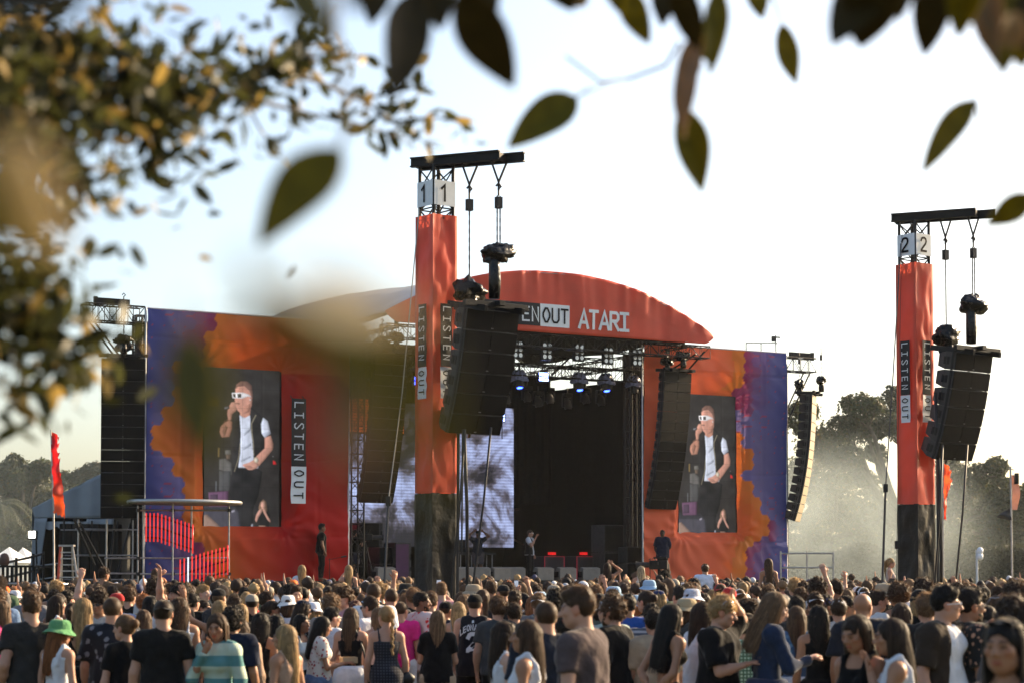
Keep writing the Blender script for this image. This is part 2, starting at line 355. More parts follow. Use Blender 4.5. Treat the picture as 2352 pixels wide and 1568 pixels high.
def banner(name, label, a0, a1, sa0, sa1, right):
    root = thing(name, label, 'banner', S(a0, 0, 0), SROT)
    W = a1 - a0; nx, nz_ = int(W / .05), int(8.5 / .05); g0, g1 = sa0 - a0 - .06, sa1 - a0 + .06
    def pos(u, v):
        x = u * W; z = 1.7 + v * 8.5
        # depth to which the cloth is drawn back around the screen
        dx = max(g0 - x, x - g1, 0); dz = max(SZ0 - .02 - z, 0) * 2.2 + max(z - SZ1 - .02, 0) * .9
        k = math.hypot(dx * 2.0, dz); dep = .34 * max(0, 1 - k / .75)
        zz = z
        y = dep + .035 * nz(x * 1.1 + z * .5, z * .7, 3) + .02 * nz(x * 3 + z * 1.5, z * 2.2, 8) + .05 * nz(x * .5, z * .35, 20)
        y += .014 * math.sin((x * .6 + z) * 9 + 3 * nz(x, z, 4)) * (1 if z < 4 else .4)
        # fans of tension creases from the screen corners and the eyelets
        for (cx, cz) in ((g0, SZ0), (g1, SZ0), (g0, SZ1), (g1, SZ1)):
            ddx, ddz = x - cx, z - cz; rr = math.hypot(ddx, ddz)
            if rr < 1.6: y += .03 * (1 - rr / 1.6) * math.sin(11 * math.atan2(ddz, ddx)) * min(1, rr * 3)
        # panel seams
        for sx in (1.15, W - 1.1):
            if abs(x - sx) < .06: y += .015
        for sz in (3.1, 5.6, 9.3):
            if abs(z - sz - .03 * math.sin(x * 2)) < .05: y += .018
        return (x, y, zz)
    d = MB(); d.grid(nx, nz_, pos, skip=lambda u, v: g0 < u * W < g1 and SZ0 < 1.7 + v * 8.5 < SZ1)
    me = d.mesh('printed_cloth', (PRINT,), True)
    at = me.color_attributes.new('Col', 'FLOAT_COLOR', 'POINT'); cols = []
    for (x, y, z) in d.v:
        c = banner_col((W - x) if right else x, z - 1.7, W, right); cols += [*c, 1]
    at.data.foreach_set('color', cols)
    link('printed_cloth', me, root)
    d = MB()
    for (p, q) in (((-.03, .06, 1.6), (-.03, .06, 10.24)), ((W + .03, .06, 1.6), (W + .03, .06, 10.24)), ((-.03, .08, 10.23), (W + .03, .08, 10.23))): d.tube([p, q], .03, 6)
    part('edge_pole', d, mat('white_edge_pole', (.55, .56, .58), .4, .3), root)
    for x in (.1, W * .33, W * .66, W - .1):
        d = MB(); truss(d, (x, 1.0, 1.7), (x, 1.0, 10.1), .3, .3, .024, .012, .6); part('scaffold_frame', d, STEEL, root)
    d = MB(); d.grid(8, 8, lambda u, v: (.15 + u * (W - .3), 1.6, 1.7 + v * 8.3)); part('backing_sheet', d, mat('backing_scrim', (.03, .025, .025), .9), root)
    return root
bL = banner('wing_banner', 'red and orange printed banner with blue hexagon edge around the larger video screen', 0, 6.98, 2.05, 4.65, False)
bR = banner('wing_banner', 'orange printed banner with violet hexagon edge around the video screen beside the trees', 18.75, 25.23, 20.5, 23.07, True)
# vertical word panel on the red banner
wp = thing('word_panel', 'upright dark and pale LISTEN OUT panel hung on the red banner', 'sign', S(4.82, .22, 0), SROT)
def wp_p(x, z, off=0): return (x + (7.6 - z) * .0 + .02 * nz(z * 2, x), -off - .02 * nz(z * 1.3, x * 2), z)
d = MB(); d.grid(6, 20, lambda u, v: wp_p(u * .52, 5.4 + v * 2.2)); part('dark_field', d, DGREY, wp, smooth=True)
d = MB(); d.grid(6, 12, lambda u, v: wp_p(u * .52, 4.2 + v * 1.195)); part('pale_field', d, WHITE, wp, smooth=True)
d = MB(); letters(d, 'LISTEN', .30, .13, lambda x, y: wp_p(.11 + y, 7.47 - x, .025), 1.13); part('lettering', d, WHITE, wp)
d = MB(); letters(d, 'OUT', .30, .15, lambda x, y: wp_p(.11 + y, 5.26 - x, .025), 1.2); part('lettering', d, INK, wp)
d = MB(); d.tube([(.05, .05, 7.6), (.05, .2, 7.7)], .015, 5); d.tube([(.47, .05, 7.6), (.47, .2, 7.7)], .015, 5); part('tie', d, CABLE, wp)

# ================================================================== video screens (picture of a singer, with a signer inset)
def emat(name, col, e=1.0):
    return mat('screen_' + name, col, .6, var=.06, scale=30, emit=e, spec=.1)
PIC = [  # colour, polygon in a 650 x 1400 picture (x right, y down from the top left)
 ((.020, .018, .017), [(0,0),(650,0),(650,1400),(0,1400)]),
 ((.026, .024, .022), [(60,0),(64,0),(64,700),(60,700)]), ((.05, .045, .04), [(508,0),(512,0),(512,480),(508,480)]), ((.03, .028, .026), [(430,60),(440,60),(440,420),(430,420)]),
 ((.025, .025, .03), [(0,1190),(330,1190),(330,1400),(0,1400)]), ((.045, .043, .055), [(0,1250),(300,1250),(320,1400),(0,1400)]),
 ((.20, .135, .105), [(0,1290),(30,1282),(160,1400),(0,1400)]),
 ((.10, .05, .09), [(40,1090),(210,1075),(210,1210),(50,1215)]), ((.05, .03, .05), [(55,1110),(120,1105),(120,1190),(55,1195)]),
 ((.09, .085, .08), [(130,800),(185,790),(235,830),(240,930),(190,945),(170,900),(130,890)]), ((.11, .105, .095), [(180,720),(225,715),(232,752),(180,757)]), ((.10, .07, .05), [(185,757),(226,754),(222,795),(190,795)]),
 ((.05, .05, .05), [(130,900),(230,900),(225,1075),(130,1075)]), ((.13, .14, .15), [(100,990),(108,990),(108,1080),(100,1080)]), ((.25, .17, .06), [(118,700),(132,700),(130,780),(118,780)]),
 ((.011, .011, .012), [(255,860),(455,870),(500,900),(470,1100),(420,1240),(430,1400),(320,1400),(300,1260),(240,1180),(215,1080)]),
 ((.30, .28, .33), [(235,1250),(262,1235),(268,1252),(240,1262)]), ((.3, .3, .34), [(408,1360),(424,1355),(424,1400),(405,1400)]),
 # singer
 ((.33, .16, .11), [(135,520),(205,440),(238,470),(236,530),(215,600),(150,610),(133,570)]),   # bent arm with the microphone
 ((.20, .10, .07), [(150,560),(180,500),(200,520),(175,600)]), ((.13, .07, .05), [(160,470),(205,450),(212,458),(165,485)]),
 ((.42, .21, .15), [(200,350),(230,300),(265,290),(290,340),(270,372),(238,400),(230,450),(205,455),(195,400)]),
 ((.02, .02, .02), [(140,352),(160,335),(212,325),(215,355),(170,375),(150,378)]), ((.18, .18, .2), [(170,345),(205,337),(207,350),(172,362)]),
 ((.43, .21, .15), [(300,300),(400,330),(398,440),(345,455),(305,410)]),                           # neck
 ((.46, .48, .55), [(300,405),(345,430),(398,402),(480,440),(480,800),(462,870),(290,868),(300,760),(312,560)]),   # t-shirt
 ((.33, .35, .42), [(345,560),(395,520),(390,545),(340,590)]), ((.33, .35, .42), [(330,690),(400,650),(402,672),(335,715)]), ((.36, .38, .45), [(310,800),(400,760),(400,775),(315,820)]),
 ((.017, .016, .016), [(300,340),(262,420),(232,540),(228,700),(262,900),(290,880),(310,740),(312,560),(300,410)]),        # vest left
 ((.017, .016, .016), [(398,330),(470,390),(515,440),(500,560),(520,660),(470,760),(440,800),(425,800),(410,620),(395,520),(392,400)]),
 ((.30, .26, .18), [(438,400),(446,400),(408,480),(412,560),(424,640),(428,760),(421,760),(416,640),(403,560),(400,478)]),
 ((.26, .22, .15), [(305,650),(311,650),(300,780),(262,905),(256,903),(293,780)]),
 ((.47, .49, .56), [(505,420),(545,450),(572,560),(520,598),(492,560),(486,480)]), ((.34, .36, .43), [(500,560),(560,540),(570,560),(520,594)]),   # sleeve
 ((.45, .22, .16), [(520,598),(572,575),(596,650),(590,700),(520,790),(468,850),(430,800),(450,760),(520,690)]),
 ((.46, .23, .17), [(430,790),(470,835),(455,865),(410,885),(380,885),(330,850),(335,838),(385,820)]), ((.30, .14, .10), [(345,850),(410,852),(408,858),(345,856)]), ((.30, .14, .10), [(360,868),(420,862),(418,868),(362,874)]),
 ((.50, .40, .28), [(432,775),(458,770),(470,800),(455,825),(432,815),(425,795)]), ((.70, .62, .52), [(438,785),(455,783),(460,802),(448,812),(436,805)]),
 ((.47, .23, .17), [(262,180),(285,130),(350,110),(400,140),(412,230),(405,320),(380,380),(330,400),(285,370),(268,330),(255,255),(264,215)]),  # face
 ((.32, .15, .11), [(262,300),(300,300),(302,312),(265,312)]), ((.36, .17, .12), [(340,330),(395,300),(385,370),(335,395)]),
 ((.16, .085, .065), [(262,180),(272,140),(310,110),(365,108),(405,140),(414,230),(404,250),(385,190),(340,150),(285,160)]),   # cropped hair
 ((.50, .25, .19), [(380,240),(402,235),(402,275),(385,290)]), ((.7, .68, .66), [(386,262),(396,262),(396,276),(386,276)]),
 ((.78, .74, .74), [(233,215),(262,212),(330,208),(385,225),(402,245),(370,240),(322,262),(270,262),(240,262)]),            # sunglasses
 ((.05, .045, .04), [(240,224),(264,221),(268,254),(247,255)]), ((.05, .045, .04), [(280,221),(314,220),(314,254),(284,256)]),
 # signer inset
 ((.018, .017, .017), [(430,1190),(560,1190),(560,1400),(420,1400)]),
 ((.17, .10, .06), [(482,1170),(510,1140),(535,1160),(545,1235),(535,1260),(478,1255),(470,1215)]), ((.50, .27, .20), [(492,1165),(520,1158),(526,1190),(518,1225),(496,1225),(488,1195)]),
 ((.012, .012, .012), [(455,1260),(500,1245),(540,1250),(570,1275),(560,1370),(470,1375)]), ((.52, .28, .21), [(470,1240),(496,1215),(500,1250),(470,1300),(450,1345),(440,1320),(448,1280)]),
 ((.52, .28, .21), [(505,1225),(525,1230),(545,1280),(570,1320),(572,1345),(548,1320),(515,1262)]), ((.5, .3, .22), [(470,1372),(530,1372),(528,1380),(475,1380)]),
 ((.6, .02, .02), [(592,795),(614,805),(624,830),(594,832)]), ((.3, .3, .32), [(588,755),(598,760),(590,766)]), ]
def picture_mesh(W, H, nx=132, ny=284):
    """the polygons above drawn into a fine grid of lit pixels, slightly soft like camera video"""
    gx, gy = np.meshgrid((np.arange(nx * 2) + .5) / (nx * 2) * 650, (np.arange(ny * 2) + .5) / (ny * 2) * 1400); img = np.zeros(gx.shape + (3,), np.float32)
    for c, pl in PIC:
        ins = np.zeros(gx.shape, bool)
        for (x0, y0), (x1, y1) in zip(pl, pl[1:] + pl[:1]):
            if y0 != y1: ins ^= ((gy > min(y0, y1)) & (gy <= max(y0, y1)) & (gx < x0 + (gy - y0) * (x1 - x0) / (y1 - y0)))
        mk = ins.astype(np.float32); sm = mk
        for _ in range(9): sm = (sm + np.roll(sm, 2, 0) + np.roll(sm, -2, 0) + np.roll(sm, 2, 1) + np.roll(sm, -2, 1)) / 5
        lit = np.roll(sm, 5, 1) - np.roll(sm, -5, 1)
        img[ins] = np.array(c, np.float32) * np.clip(.62 + .45 * sm[ins] - .55 * lit[ins], .35, 1.5)[:, None]
    n = vnoise(gx / 55 + 9, gy / 80 + 9, gx * 0) + .5 * vnoise(gx / 18 + 3, gy / 26 + 3, gx * 0 + 4); img *= (1 + .20 * n + .16 * np.clip((330 - gx) / 330, -1, 1))[..., None]; img += (.006 * (1 + vnoise(gx / 90, gy / 60, gx * 0 + 9)))[..., None]
    for _ in range(3): img = (img + np.roll(img, 1, 0) + np.roll(img, -1, 0) + np.roll(img, 1, 1) + np.roll(img, -1, 1)) / 5
    img = img.reshape(ny, 2, nx, 2, 3).mean((1, 3)); img *= np.where(np.arange(ny) % 2, .94, 1.04)[:, None, None]; img[::ny // 8] *= .78; img[:, ::nx // 4] *= .78
    xs = (np.arange(nx) / (nx - 1)) * W; zs = -(np.arange(ny) / (ny - 1)) * H; V = np.stack([np.tile(xs, ny), np.zeros(nx * ny), np.repeat(zs, nx)], 1); a = np.arange(ny - 1)[:, None] * nx + np.arange(nx - 1)[None]; F = np.stack([a, a + nx, a + nx + 1, a + 1], 2).reshape(-1, 4)
    me = bpy.data.meshes.new('display'); me.from_pydata(V.tolist(), [], F.tolist()); at = me.color_attributes.new('Col', 'FLOAT_COLOR', 'POINT'); at.data.foreach_set('color', np.concatenate([img.reshape(-1, 3), np.ones((nx * ny, 1))], 1).astype(np.float32).ravel())
    me.materials.append(mat('video_picture', (1, 1, 1), .6, var=.05, scale=40, attr='Col', emit=.34, spec=.10)); return me
_pic = []
def screen(label, a0, a1, z0, z1):
    root = thing('video_screen', label, 'screen', S(a0, -.3, 0), SROT); W = a1 - a0; H = z1 - z0
    d = MB(); d.box((W / 2, .2, z0 + H / 2), (W, .3, H)); part('cabinet', d, BLACK, root)
    if not _pic: _pic.append(picture_mesh(2.6, H))
    o = link('display', _pic[0], root, (0, .045, z1)); o.scale = (W / 2.6, 1, 1)
    for k in range(1, 4):
        d = MB(); d.box((W / 2, .36, z0 + H * k / 4), (W, .06, .05)); part('mounting_rail', d, STEEL, root)
    return root
screen('tall video screen showing a singer in white sunglasses, set in the red banner', 2.05, 4.65, SZ0 - .06, SZ1 + .02)
screen('tall video screen showing a singer in white sunglasses, set in the orange and violet banner', 20.5, 23.07, SZ0 - .06, SZ1 + .02)

# ================================================================== LED wall on stage
def led_mat():
    m = bpy.data.materials.new('led_cloud_picture'); m.use_nodes = True; t = m.node_tree; N = t.nodes; L = t.links; b = N['Principled BSDF']
    tc = N.new('ShaderNodeTexCoord'); n1 = N.new('ShaderNodeTexNoise'); n1.inputs['Scale'].default_value = .55; n1.inputs['Detail'].default_value = 7; n1.inputs['Roughness'].default_value = .62; n1.inputs['Distortion'].default_value = .5
    L.new(tc.outputs['Object'], n1.inputs['Vector']); cr = N.new('ShaderNodeValToRGB'); e = cr.color_ramp.elements
    e[0].position = .45; e[0].color = (.012, .011, .014, 1); e[1].position = .66; e[1].color = (.30, .36, .58, 1)
    x = e.new(.505); x.color = (.06, .055, .075, 1); x = e.new(.565); x.color = (.18, .205, .33, 1); L.new(n1.outputs[0], cr.inputs[0])
    sx = N.new('ShaderNodeSeparateXYZ'); L.new(tc.outputs['Object'], sx.inputs[0]); mu = N.new('ShaderNodeMath'); mu.operation = 'MULTIPLY'; mu.inputs[1].default_value = 55; L.new(sx.outputs['Z'], mu.inputs[0])
    si = N.new('ShaderNodeMath'); si.operation = 'SINE'; L.new(mu.outputs[0], si.inputs[0]); mr = N.new('ShaderNodeMapRange'); mr.inputs[1].default_value = -1; mr.inputs[3].default_value = .72; mr.inputs[4].default_value = 1.12; L.new(si.outputs[0], mr.inputs[0])
    mx = N.new('ShaderNodeMix'); mx.data_type = 'RGBA'; mx.blend_type = 'MULTIPLY'; mx.inputs[0].default_value = 1; L.new(cr.outputs[0], mx.inputs[6]); L.new(mr.outputs[0], mx.inputs[7])
    L.new(mx.outputs[2], b.inputs['Emission Color']); b.inputs['Emission Strength'].default_value = .78; b.inputs['Base Color'].default_value = (.02, .02, .02, 1)
    return m
LED = led_mat()
lw = thing('led_wall', 'wide lit screen of pale blue clouds and dark smoke behind the delay tower', 'screen', S(8.2, -6.0, 0), SROT)
d = MB(); d.box((4.32, .14, 5.55), (8.64, .2, 5.3)); part('cabinet_frame', d, BLACK, lw)
for k in range(9):
    for j in range(3):
        d = MB(); x = k * .96; z0 = 2.92 + j * 1.766; d.add([(x + .002, 0, z0), (x + .958, 0, z0), (x + .958, 0, z0 + 1.764), (x + .002, 0, z0 + 1.764)], [(0,1,2,3)]); part('led_panel', d, LED, lw)
ob = thing('orange_screen_strip', 'orange lit strip of screen above the cloud picture', 'screen', S(7.4, -5.0, 0), SROT)
d = MB()
for j in range(12): d.box((1.0 + 1.2, 0, 7.05 + j * .1), (4.0, .05, .07))
part('led_strip', d, mat('orange_led', (.60, .10, .02), .5, var=.25, scale=4, emit=.55), ob)
d = MB(); d.box((2.2, .06, 7.6), (4.1, .05, 1.3)); part('backing', d, BLACK, ob)
pc = thing('pink_light_panel', 'glowing pink disc of light low at the side of the stage', 'light', S(7.85, -4.2, 3.6), SROT)
d = MB(); pl = [(.62 * math.cos(k * .3927), .72 * math.sin(k * .3927)) for k in range(16)]; d.prism(pl, -.02, .02, axis='y'); part('disc', d, mat('pink_led', (.75, .02, .10), .5, var=.2, emit=1.0), pc)
d = MB(); d.box((0, .06, -.9), (.12, .06, 2)); part('stand', d, BLACK, pc)
# ================================================================== line arrays
TANC = mat('sunlit_grille_tan', (.30, .24, .155), .55, var=.12, bump=.2, bscale=100)  # sunlight on the outer array's front, painted into the grille colour
def cabinet_meshes(W, H, D, key, front):
    d = MB(); g = .007 if W < 1.2 else .004; t = H * .13
    ys = [0, D * .45, D]; ws = [W, W, W * .72]; hs = [0, 0, t]
    prof = [[(-w / 2, y, -g - h), (w / 2, y, -g - h), (w / 2, y, -H + g + h), (-w / 2, y, -H + g + h)] for y, w, h in zip(ys, ws, hs)]
    vs = [v for p in prof for v in p]; fs = [(0, 3, 2, 1), (8, 9, 10, 11)]
    for i in (0, 4):
        for k in range(4): fs.append((i + k, i + (k + 1) % 4, i + 4 + (k + 1) % 4, i + 4 + k))
    d.add(vs, fs)
    body = d.mesh('enclosure', (CAB,))
    d = MB(); e = .012
    d.box((-W / 4, -e / 2, -H / 2), (W / 2 - .012, e, H - .035)); d.box((W / 4, -e / 2, -H / 2), (W / 2 - .012, e, H - .035))
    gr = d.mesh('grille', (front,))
    rg = []
    for sx in (-1, 1):
        d = MB(); x = sx * (W / 2 + .006); d.box((x, D * .12, -H / 2), (.016, .05, H * .99)); rg.append(d.mesh('rigging_rail', (BLACK,)))
        for yy in (.28, .42): d = MB(); d.box((x + sx * .002, D * yy + .02, -H * .5), (.010, .055, H * .42)); rg.append(d.mesh('handle_recess', (BLACK,)))
    d = MB(); d.box((0, -.017, -H + .05), (.05, .006, .018)); lg = d.mesh('badge', (mat('badge_grey', (.12, .12, .12), .4),))
    return body, gr, rg, lg
_cab = {}
def line_array(label, loc, rz, n, W, H, D, t0, t1, front=GRILLE, frame=1.15, group=None, fw=.16):
    root = thing('line_array', label, 'loudspeaker', loc, rz, group); k = (W, H, D, front.name)
    if k not in _cab: _cab[k] = cabinet_meshes(W, H, D, k, front)
    b, g, r_, l_ = _cab[k]; p = Vector((0, 0, 0))
    for i in range(n):
        phi = R(t0 + (t1 - t0) * (i / max(1, n - 1)) ** 1.5)
        o = link('cabinet', b, root, p); o.rotation_euler = (phi, 0, 0)
        link('grille', g, o); [link(q.name.split('.')[0], q, o) for q in r_]; link('badge', l_, o)
        p = p + Matrix.Rotation(phi, 3, 'X') @ Vector((0, 0, -H))
    d = MB(); tilt = Matrix.Rotation(R(t0), 3, 'X')
    for sx in (-1, 1): d.box((sx * W * .36, D * .4, .07), (.07, D * frame * 1.6, .11), M=tilt)
    d.box((0, -.06, .08), (W * frame, .10, .10)); d.box((0, D * .9, .08), (W * .8, .10, .10)); d.box((0, D * .4, .10), (.12, D * 1.7, .09))
    part('fly_frame', d, BLACK, root, bevel=.006)
    d = MB(); d.tube([(W * .2, D * .6, -.3), (W * .2, D + .12, -n * H * .5), (W * .1, D + .3, -n * H * .98)], .025, 6); part('speaker_cable', d, CABLE, root, smooth=True)
    return root, p
def lump(mb, c, r, seed, n=14, m=10, amp=.28):
    c = Vector(c)
    def f(u, v):
        th = u * 2 * math.pi; ph = (v - .5) * math.pi; q = Vector((math.cos(ph) * math.cos(th), math.cos(ph) * math.sin(th), math.sin(ph)))
        k = 1 + amp * nz(q.x * 1.7 + seed, q.y * 1.7, q.z * 1.7) + amp * .5 * nz(q.x * 4 + seed, q.y * 4, q.z * 4) + amp * .22 * nz(q.x * 9 + seed, q.y * 9, q.z * 9)
        return c + Vector((q.x * r[0] * k, q.y * r[1] * k, q.z * r[2] * k))
    mb.grid(n, m, f)
def hoist(label, loc, rz, size, bag_len, chain_to, seed, double=False, bag_dx=.0, group='chain hoists in plastic covers'):
    """electric chain hoist wrapped in black plastic; chain runs up to a hook"""
    root = thing('chain_hoist', label, 'hoist', loc, rz, group)
    d = MB(); lump(d, (0, 0, 0), size, seed, 34, 22, .42); part('plastic_cover', d, BAG, root, smooth=True)
    d = MB(); d.tube([(bag_dx, 0, -size[2] * .3), (bag_dx, 0, -size[2] * .9), (bag_dx + .01, 0, -size[2] * .9 - bag_len * .5), (bag_dx, 0, -size[2] - bag_len)], [.085, .10, .11, .10], 10); part('chain_bag', d, BAG, root, smooth=True)
    inv = Matrix.Rotation(-rz, 3, 'Z'); q = inv @ (Vector(chain_to) - Vector(loc)); d = MB()
    offs = (-.03, .03) if double else (0.,)
    for ox in offs:
        L = q.length; n = int(L / .075)
        for i in range(n):
            c = Vector((ox, 0, 0)) + q * ((i + .5) / n); v = q.normalized()
            d.box(c, (.026 if i % 2 else .010, .010 if i % 2 else .026, .082))
    part('chain', d, CHAIN, root)
    d = MB(); d.box(q + Vector((0, 0, -.12)), (.11, .09, .2)); d.tube([q, q + Vector((0, 0, .12)), q + Vector((.05, 0, .17)), q + Vector((.0, 0, .23)), q + Vector((-.05, 0, .17))], .018, 6); part('hook', d, STEEL, root)
    return root
# ------------------------------------------------------------------ delay towers
def tower(label, px, dist, num, nz0):
    b = P(px, 1315, dist); rz = R(-49.4 + 90); root = thing('delay_tower', label, 'tower', (b.x, b.y, 0), 0)
    s = .21; TOP = 9.12; FT = 8.24; FB = 3.35
    R3 = Matrix.Rotation(R(38), 3, 'Z')
    cor = [R3 @ Vector((sx * s, sy * s, 0)) for sx, sy in ((-1, -1), (1, -1), (1, 1), (-1, 1))]
    for c in cor:
        d = MB(); d.tube([c + Vector((0, 0, .05)), c + Vector((0, 0, TOP))], .03, 8); part('mast_chord', d, STEEL, root)
    d = MB()
    for k in range(4):
        c0, c1 = cor[k], cor[(k + 1) % 4]; z = 8.0; i = 0
        while z < TOP - .05:
            d.tube([c0 + Vector((0, 0, z)), c1 + Vector((0, 0, z + .36))], .014, 5); d.tube([c1 + Vector((0, 0, z)), c0 + Vector((0, 0, z + .36))], .014, 5); d.tube([c0 + Vector((0, 0, z)), c1 + Vector((0, 0, z))], .014, 5); z += .36
    d.tube([Vector((.03, 0, 7.9)), Vector((.03, 0, TOP))], .03, 6); d.tube([Vector((-.05, .04, 7.9)), Vector((-.05, .04, TOP))], .015, 6)
    part('mast_brace', d, STEEL, root)
    # cloth cover
    def cover(z0, z1, hs, amp, name, m, nzv, sub):
        d = MB()
        def f(u, v):
            k = u * 4; i = int(k) % 4; t = k - int(k) if u < 1 else 1.0
            if u >= 1: i = 3
            cs = [Vector((-hs, -hs, 0)), Vector((hs, -hs, 0)), Vector((hs, hs, 0)), Vector((-hs, hs, 0))]
            p = cs[i].lerp(cs[(i + 1) % 4], t); nrm = [Vector((0, -1, 0)), Vector((1, 0, 0)), Vector((0, 1, 0)), Vector((-1, 0, 0))][i]; z = z0 + (z1 - z0) * v
            e = math.sin(t * math.pi) ** .5
            q = amp * (nz(t * 2 + i * 7 + nzv, z * 2.2, nzv) + .6 * nz(t * 5 + z * 3 + i * 3, z * 3.5 - t * 4, nzv + 4)) * e - .012 * e
            return R3 @ (p + nrm * q) + Vector((0, 0, z))
        d.grid(40, sub, f); return part(name, d, m, root, smooth=False)
    cv = cover(FB, FT, s + .055, .028, 'fabric_cover', RED, nz0, 90)
    for pf in cv.data.polygons: pf.use_smooth = True
    sk = cover(.02, FB - .01, s + .06, .035, 'black_skirt', TARP, nz0 + 11, 60)
    for pf in sk.data.polygons: pf.use_smooth = True
    # number panels and word panels on the two faces towards the audience
    for fi, (nrm, tang) in enumerate(((Vector((0, -1, 0)), Vector((1, 0, 0))), (Vector((-1, 0, 0)), Vector((0, -1, 0))))):
        def fp(x, z, off, nrm=nrm, tang=tang): return R3 @ (nrm * (s + .045 + off) + tang * x) + Vector((0, 0, z))
        d = MB(); d.add([fp(-.225, 8.40, 0), fp(.225, 8.40, 0), fp(.225, 8.84, 0), fp(-.225, 8.84, 0)], [(0,1,2,3)])
        o = part('number_panel', d, WHITE, root); md = o.modifiers.new('s', 'SOLIDIFY'); md.thickness = .012
        d = MB(); letters(d, num, .27, .17, lambda x, z: fp(-.09 + x, 8.485 + z, .012)); part('number', d, INK, o)
        for (z0, z1, m, nm) in ((5.56, 6.66, DGREY, 'word_panel'), (5.0, 5.555, WHITE, 'word_panel')):
            d = MB(); d.grid(6, 14, lambda u, v: fp(-.125 + .25 * u, z0 + (z1 - z0) * v, .045 + .012 * nz(u * 2, v * 5 + z0, nz0))); o = part(nm, d, m, root, smooth=True)
            d = MB()
            if m is DGREY: letters(d, 'LISTEN', .145, .13, lambda x, y: fp(-.072 + y, z1 - .06 - x, .065), 1.16)
            else: letters(d, 'OUT', .145, .15, lambda x, y: fp(-.072 + y, z1 - .07 - x, .065), 1.12)
            part('lettering', d, WHITE if m is DGREY else INK, o)
    # head beam
    H = R(-23); bx = Matrix.Rotation(H, 3, 'Z'); d = MB()
    for oy, x0, x1 in ((-.15, -.43, 1.28), (.16, -.40, 1.62)):
        for (zz, hh, ww) in ((.0, .02, .1), (.07, .14, .012), (.15, .02, .1)): d.box(bx @ Vector(((x0 + x1) / 2, oy, 0)) + Vector((0, 0, TOP + .01 + zz)), (x1 - x0, ww, hh), rz=H)
    for x in (-.38, .25, .55, 1.1, 1.25): d.box(bx @ Vector((x, 0, 0)) + Vector((0, 0, TOP + .08)), (.06, .30, .12), rz=H)
    part('head_beam', d, BLACK, root)
    hooks = []
    for x in (.64, 1.20):
        d = MB(); c = bx @ Vector((x, 0, 0))
        for oy in (-.15, .16): d.tube([bx @ Vector((x - .08 + (oy > 0) * .16, oy, 0)) + Vector((0, 0, TOP)), c + Vector((0, 0, TOP - .36))], .02, 6)
        d.tube([c + Vector((0, 0, TOP - .34)), c + Vector((0, 0, TOP - .50))], .022, 6); part('bridle', d, STEEL, root); hooks.append(Vector((b.x, b.y, 0)) + c + Vector((0, 0, TOP - .5)))
    d = MB()
    for c in cor: d.box(c * 1.9 + Vector((0, 0, .06)), (.5, .5, .1))
    part('base_foot', d, STEEL, root)
    return root, hooks
for (lab, px, dist, num, sd) in (('tall red delay tower numbered 1 standing in the crowd in front of the stage', 1001, 35.0, '1', 2.0), ('red delay tower numbered 2 standing in the crowd before the large tree', 2106, 40.5, '2', 31.0)):
    tw, hk = tower(lab, px, dist, num, sd)
    if num == '1': q = P(1134, 713, 34.2)
    else: q = P(2239, 812, 39.6)
    la, pend = line_array({'1': 'six-box black line array hanging beside tower 1 before the stage', '2': 'six-box black line array hanging against the sky beside tower 2'}[num], q, R(38), 6, 1.12, .365, .56, 10, 22, frame=1.22)
    rear = hk[0]; front = hk[1]
    m1 = Vector((rear.x, rear.y, q.z + .42)); m2 = Vector((front.x, front.y, q.z + 1.05))
    hoist('low plastic-wrapped chain hoist on the array ' + {'1': 'before the red canopy', '2': 'at the sky beside tower 2'}[num], m1, R(33), (.30, .17, .20), .10, rear - Vector((0, 0, .1)), sd, bag_dx=.05)
    hoist('high plastic-wrapped chain hoist with long chain bag ' + {'1': 'before the red canopy', '2': 'at the sky beside tower 2'}[num], m2, R(33), (.30, .18, .19), .62, front - Vector((0, 0, .1)), sd + 5, True, bag_dx=-.09)
    d = MB(); c0 = Vector((0, 0, 0)); root = thing('cable_bundle', {'1': 'black cables hanging in front of the cloud screen beside tower 1', '2': 'black cables hanging in front of the trees beside tower 2'}[num], 'cable', (tw.location.x, tw.location.y, 0))
    qq = Vector(q) - root.location
    for i, (px_, py_, ex, ey) in enumerate(((1068, 985, .22, -.35), (1128, 980, .45, -.5), (1066, 985, .5, -.2)) if num == '1' else ((2165, 1020, .25, -.35), (2222, 1020, .5, -.5), (2148, 900, .42, -.2))):
        a = P(px_, py_, dist - .9) - root.location; e = Vector((ex, ey, .05)); mid = a.lerp(e, .6) + Vector((-.04 + .05 * i, 0, 0))
        d = MB(); d.tube([a, a.lerp(mid, .5) + Vector((.02, 0, 0)), mid, e], .022 if i < 2 else .035, 6); part('cable', d, CABLE, root, smooth=True)
    d = MB(); d.tube([Vector((.38, -.2, 0)), Vector((.40, -.2, 5.0))], .03, 6); d.tube([Vector((.46, -.2, 2.3)), Vector((.48, -.2, 5.2))], .018, 6); part('cable', d, CABLE, root)
PALE = mat('pale_stay_wire', (.30, .27, .22), .5)
def stay(label, pts, r, m2, split):
    root = thing('stay_line', label, 'cable', (pts[-1].x, pts[-1].y, 0)); o = root.location
    d = MB(); d.tube([p - o for p in pts[:split + 1]], r * .8, 6); part('wire', d, PALE if m2 else CABLE, root)
    d = MB(); d.tube([p - o for p in pts[split:]], r * 1.5, 6); part('ratchet_strap', d, CABLE, root)
    d = MB(); p = pts[split] - o; d.box(p, (.08, .07, .16)); part('tensioner', d, STEEL, root)
e = P(872, 1340, 31.5); stay('pale stay wire running down from tower 1 to a black strap', [P(963, 480, 34.8), P(924, 900, 33.6), P(892, 1150, 32.4), Vector((e.x, e.y, 0))], .014, True, 2)
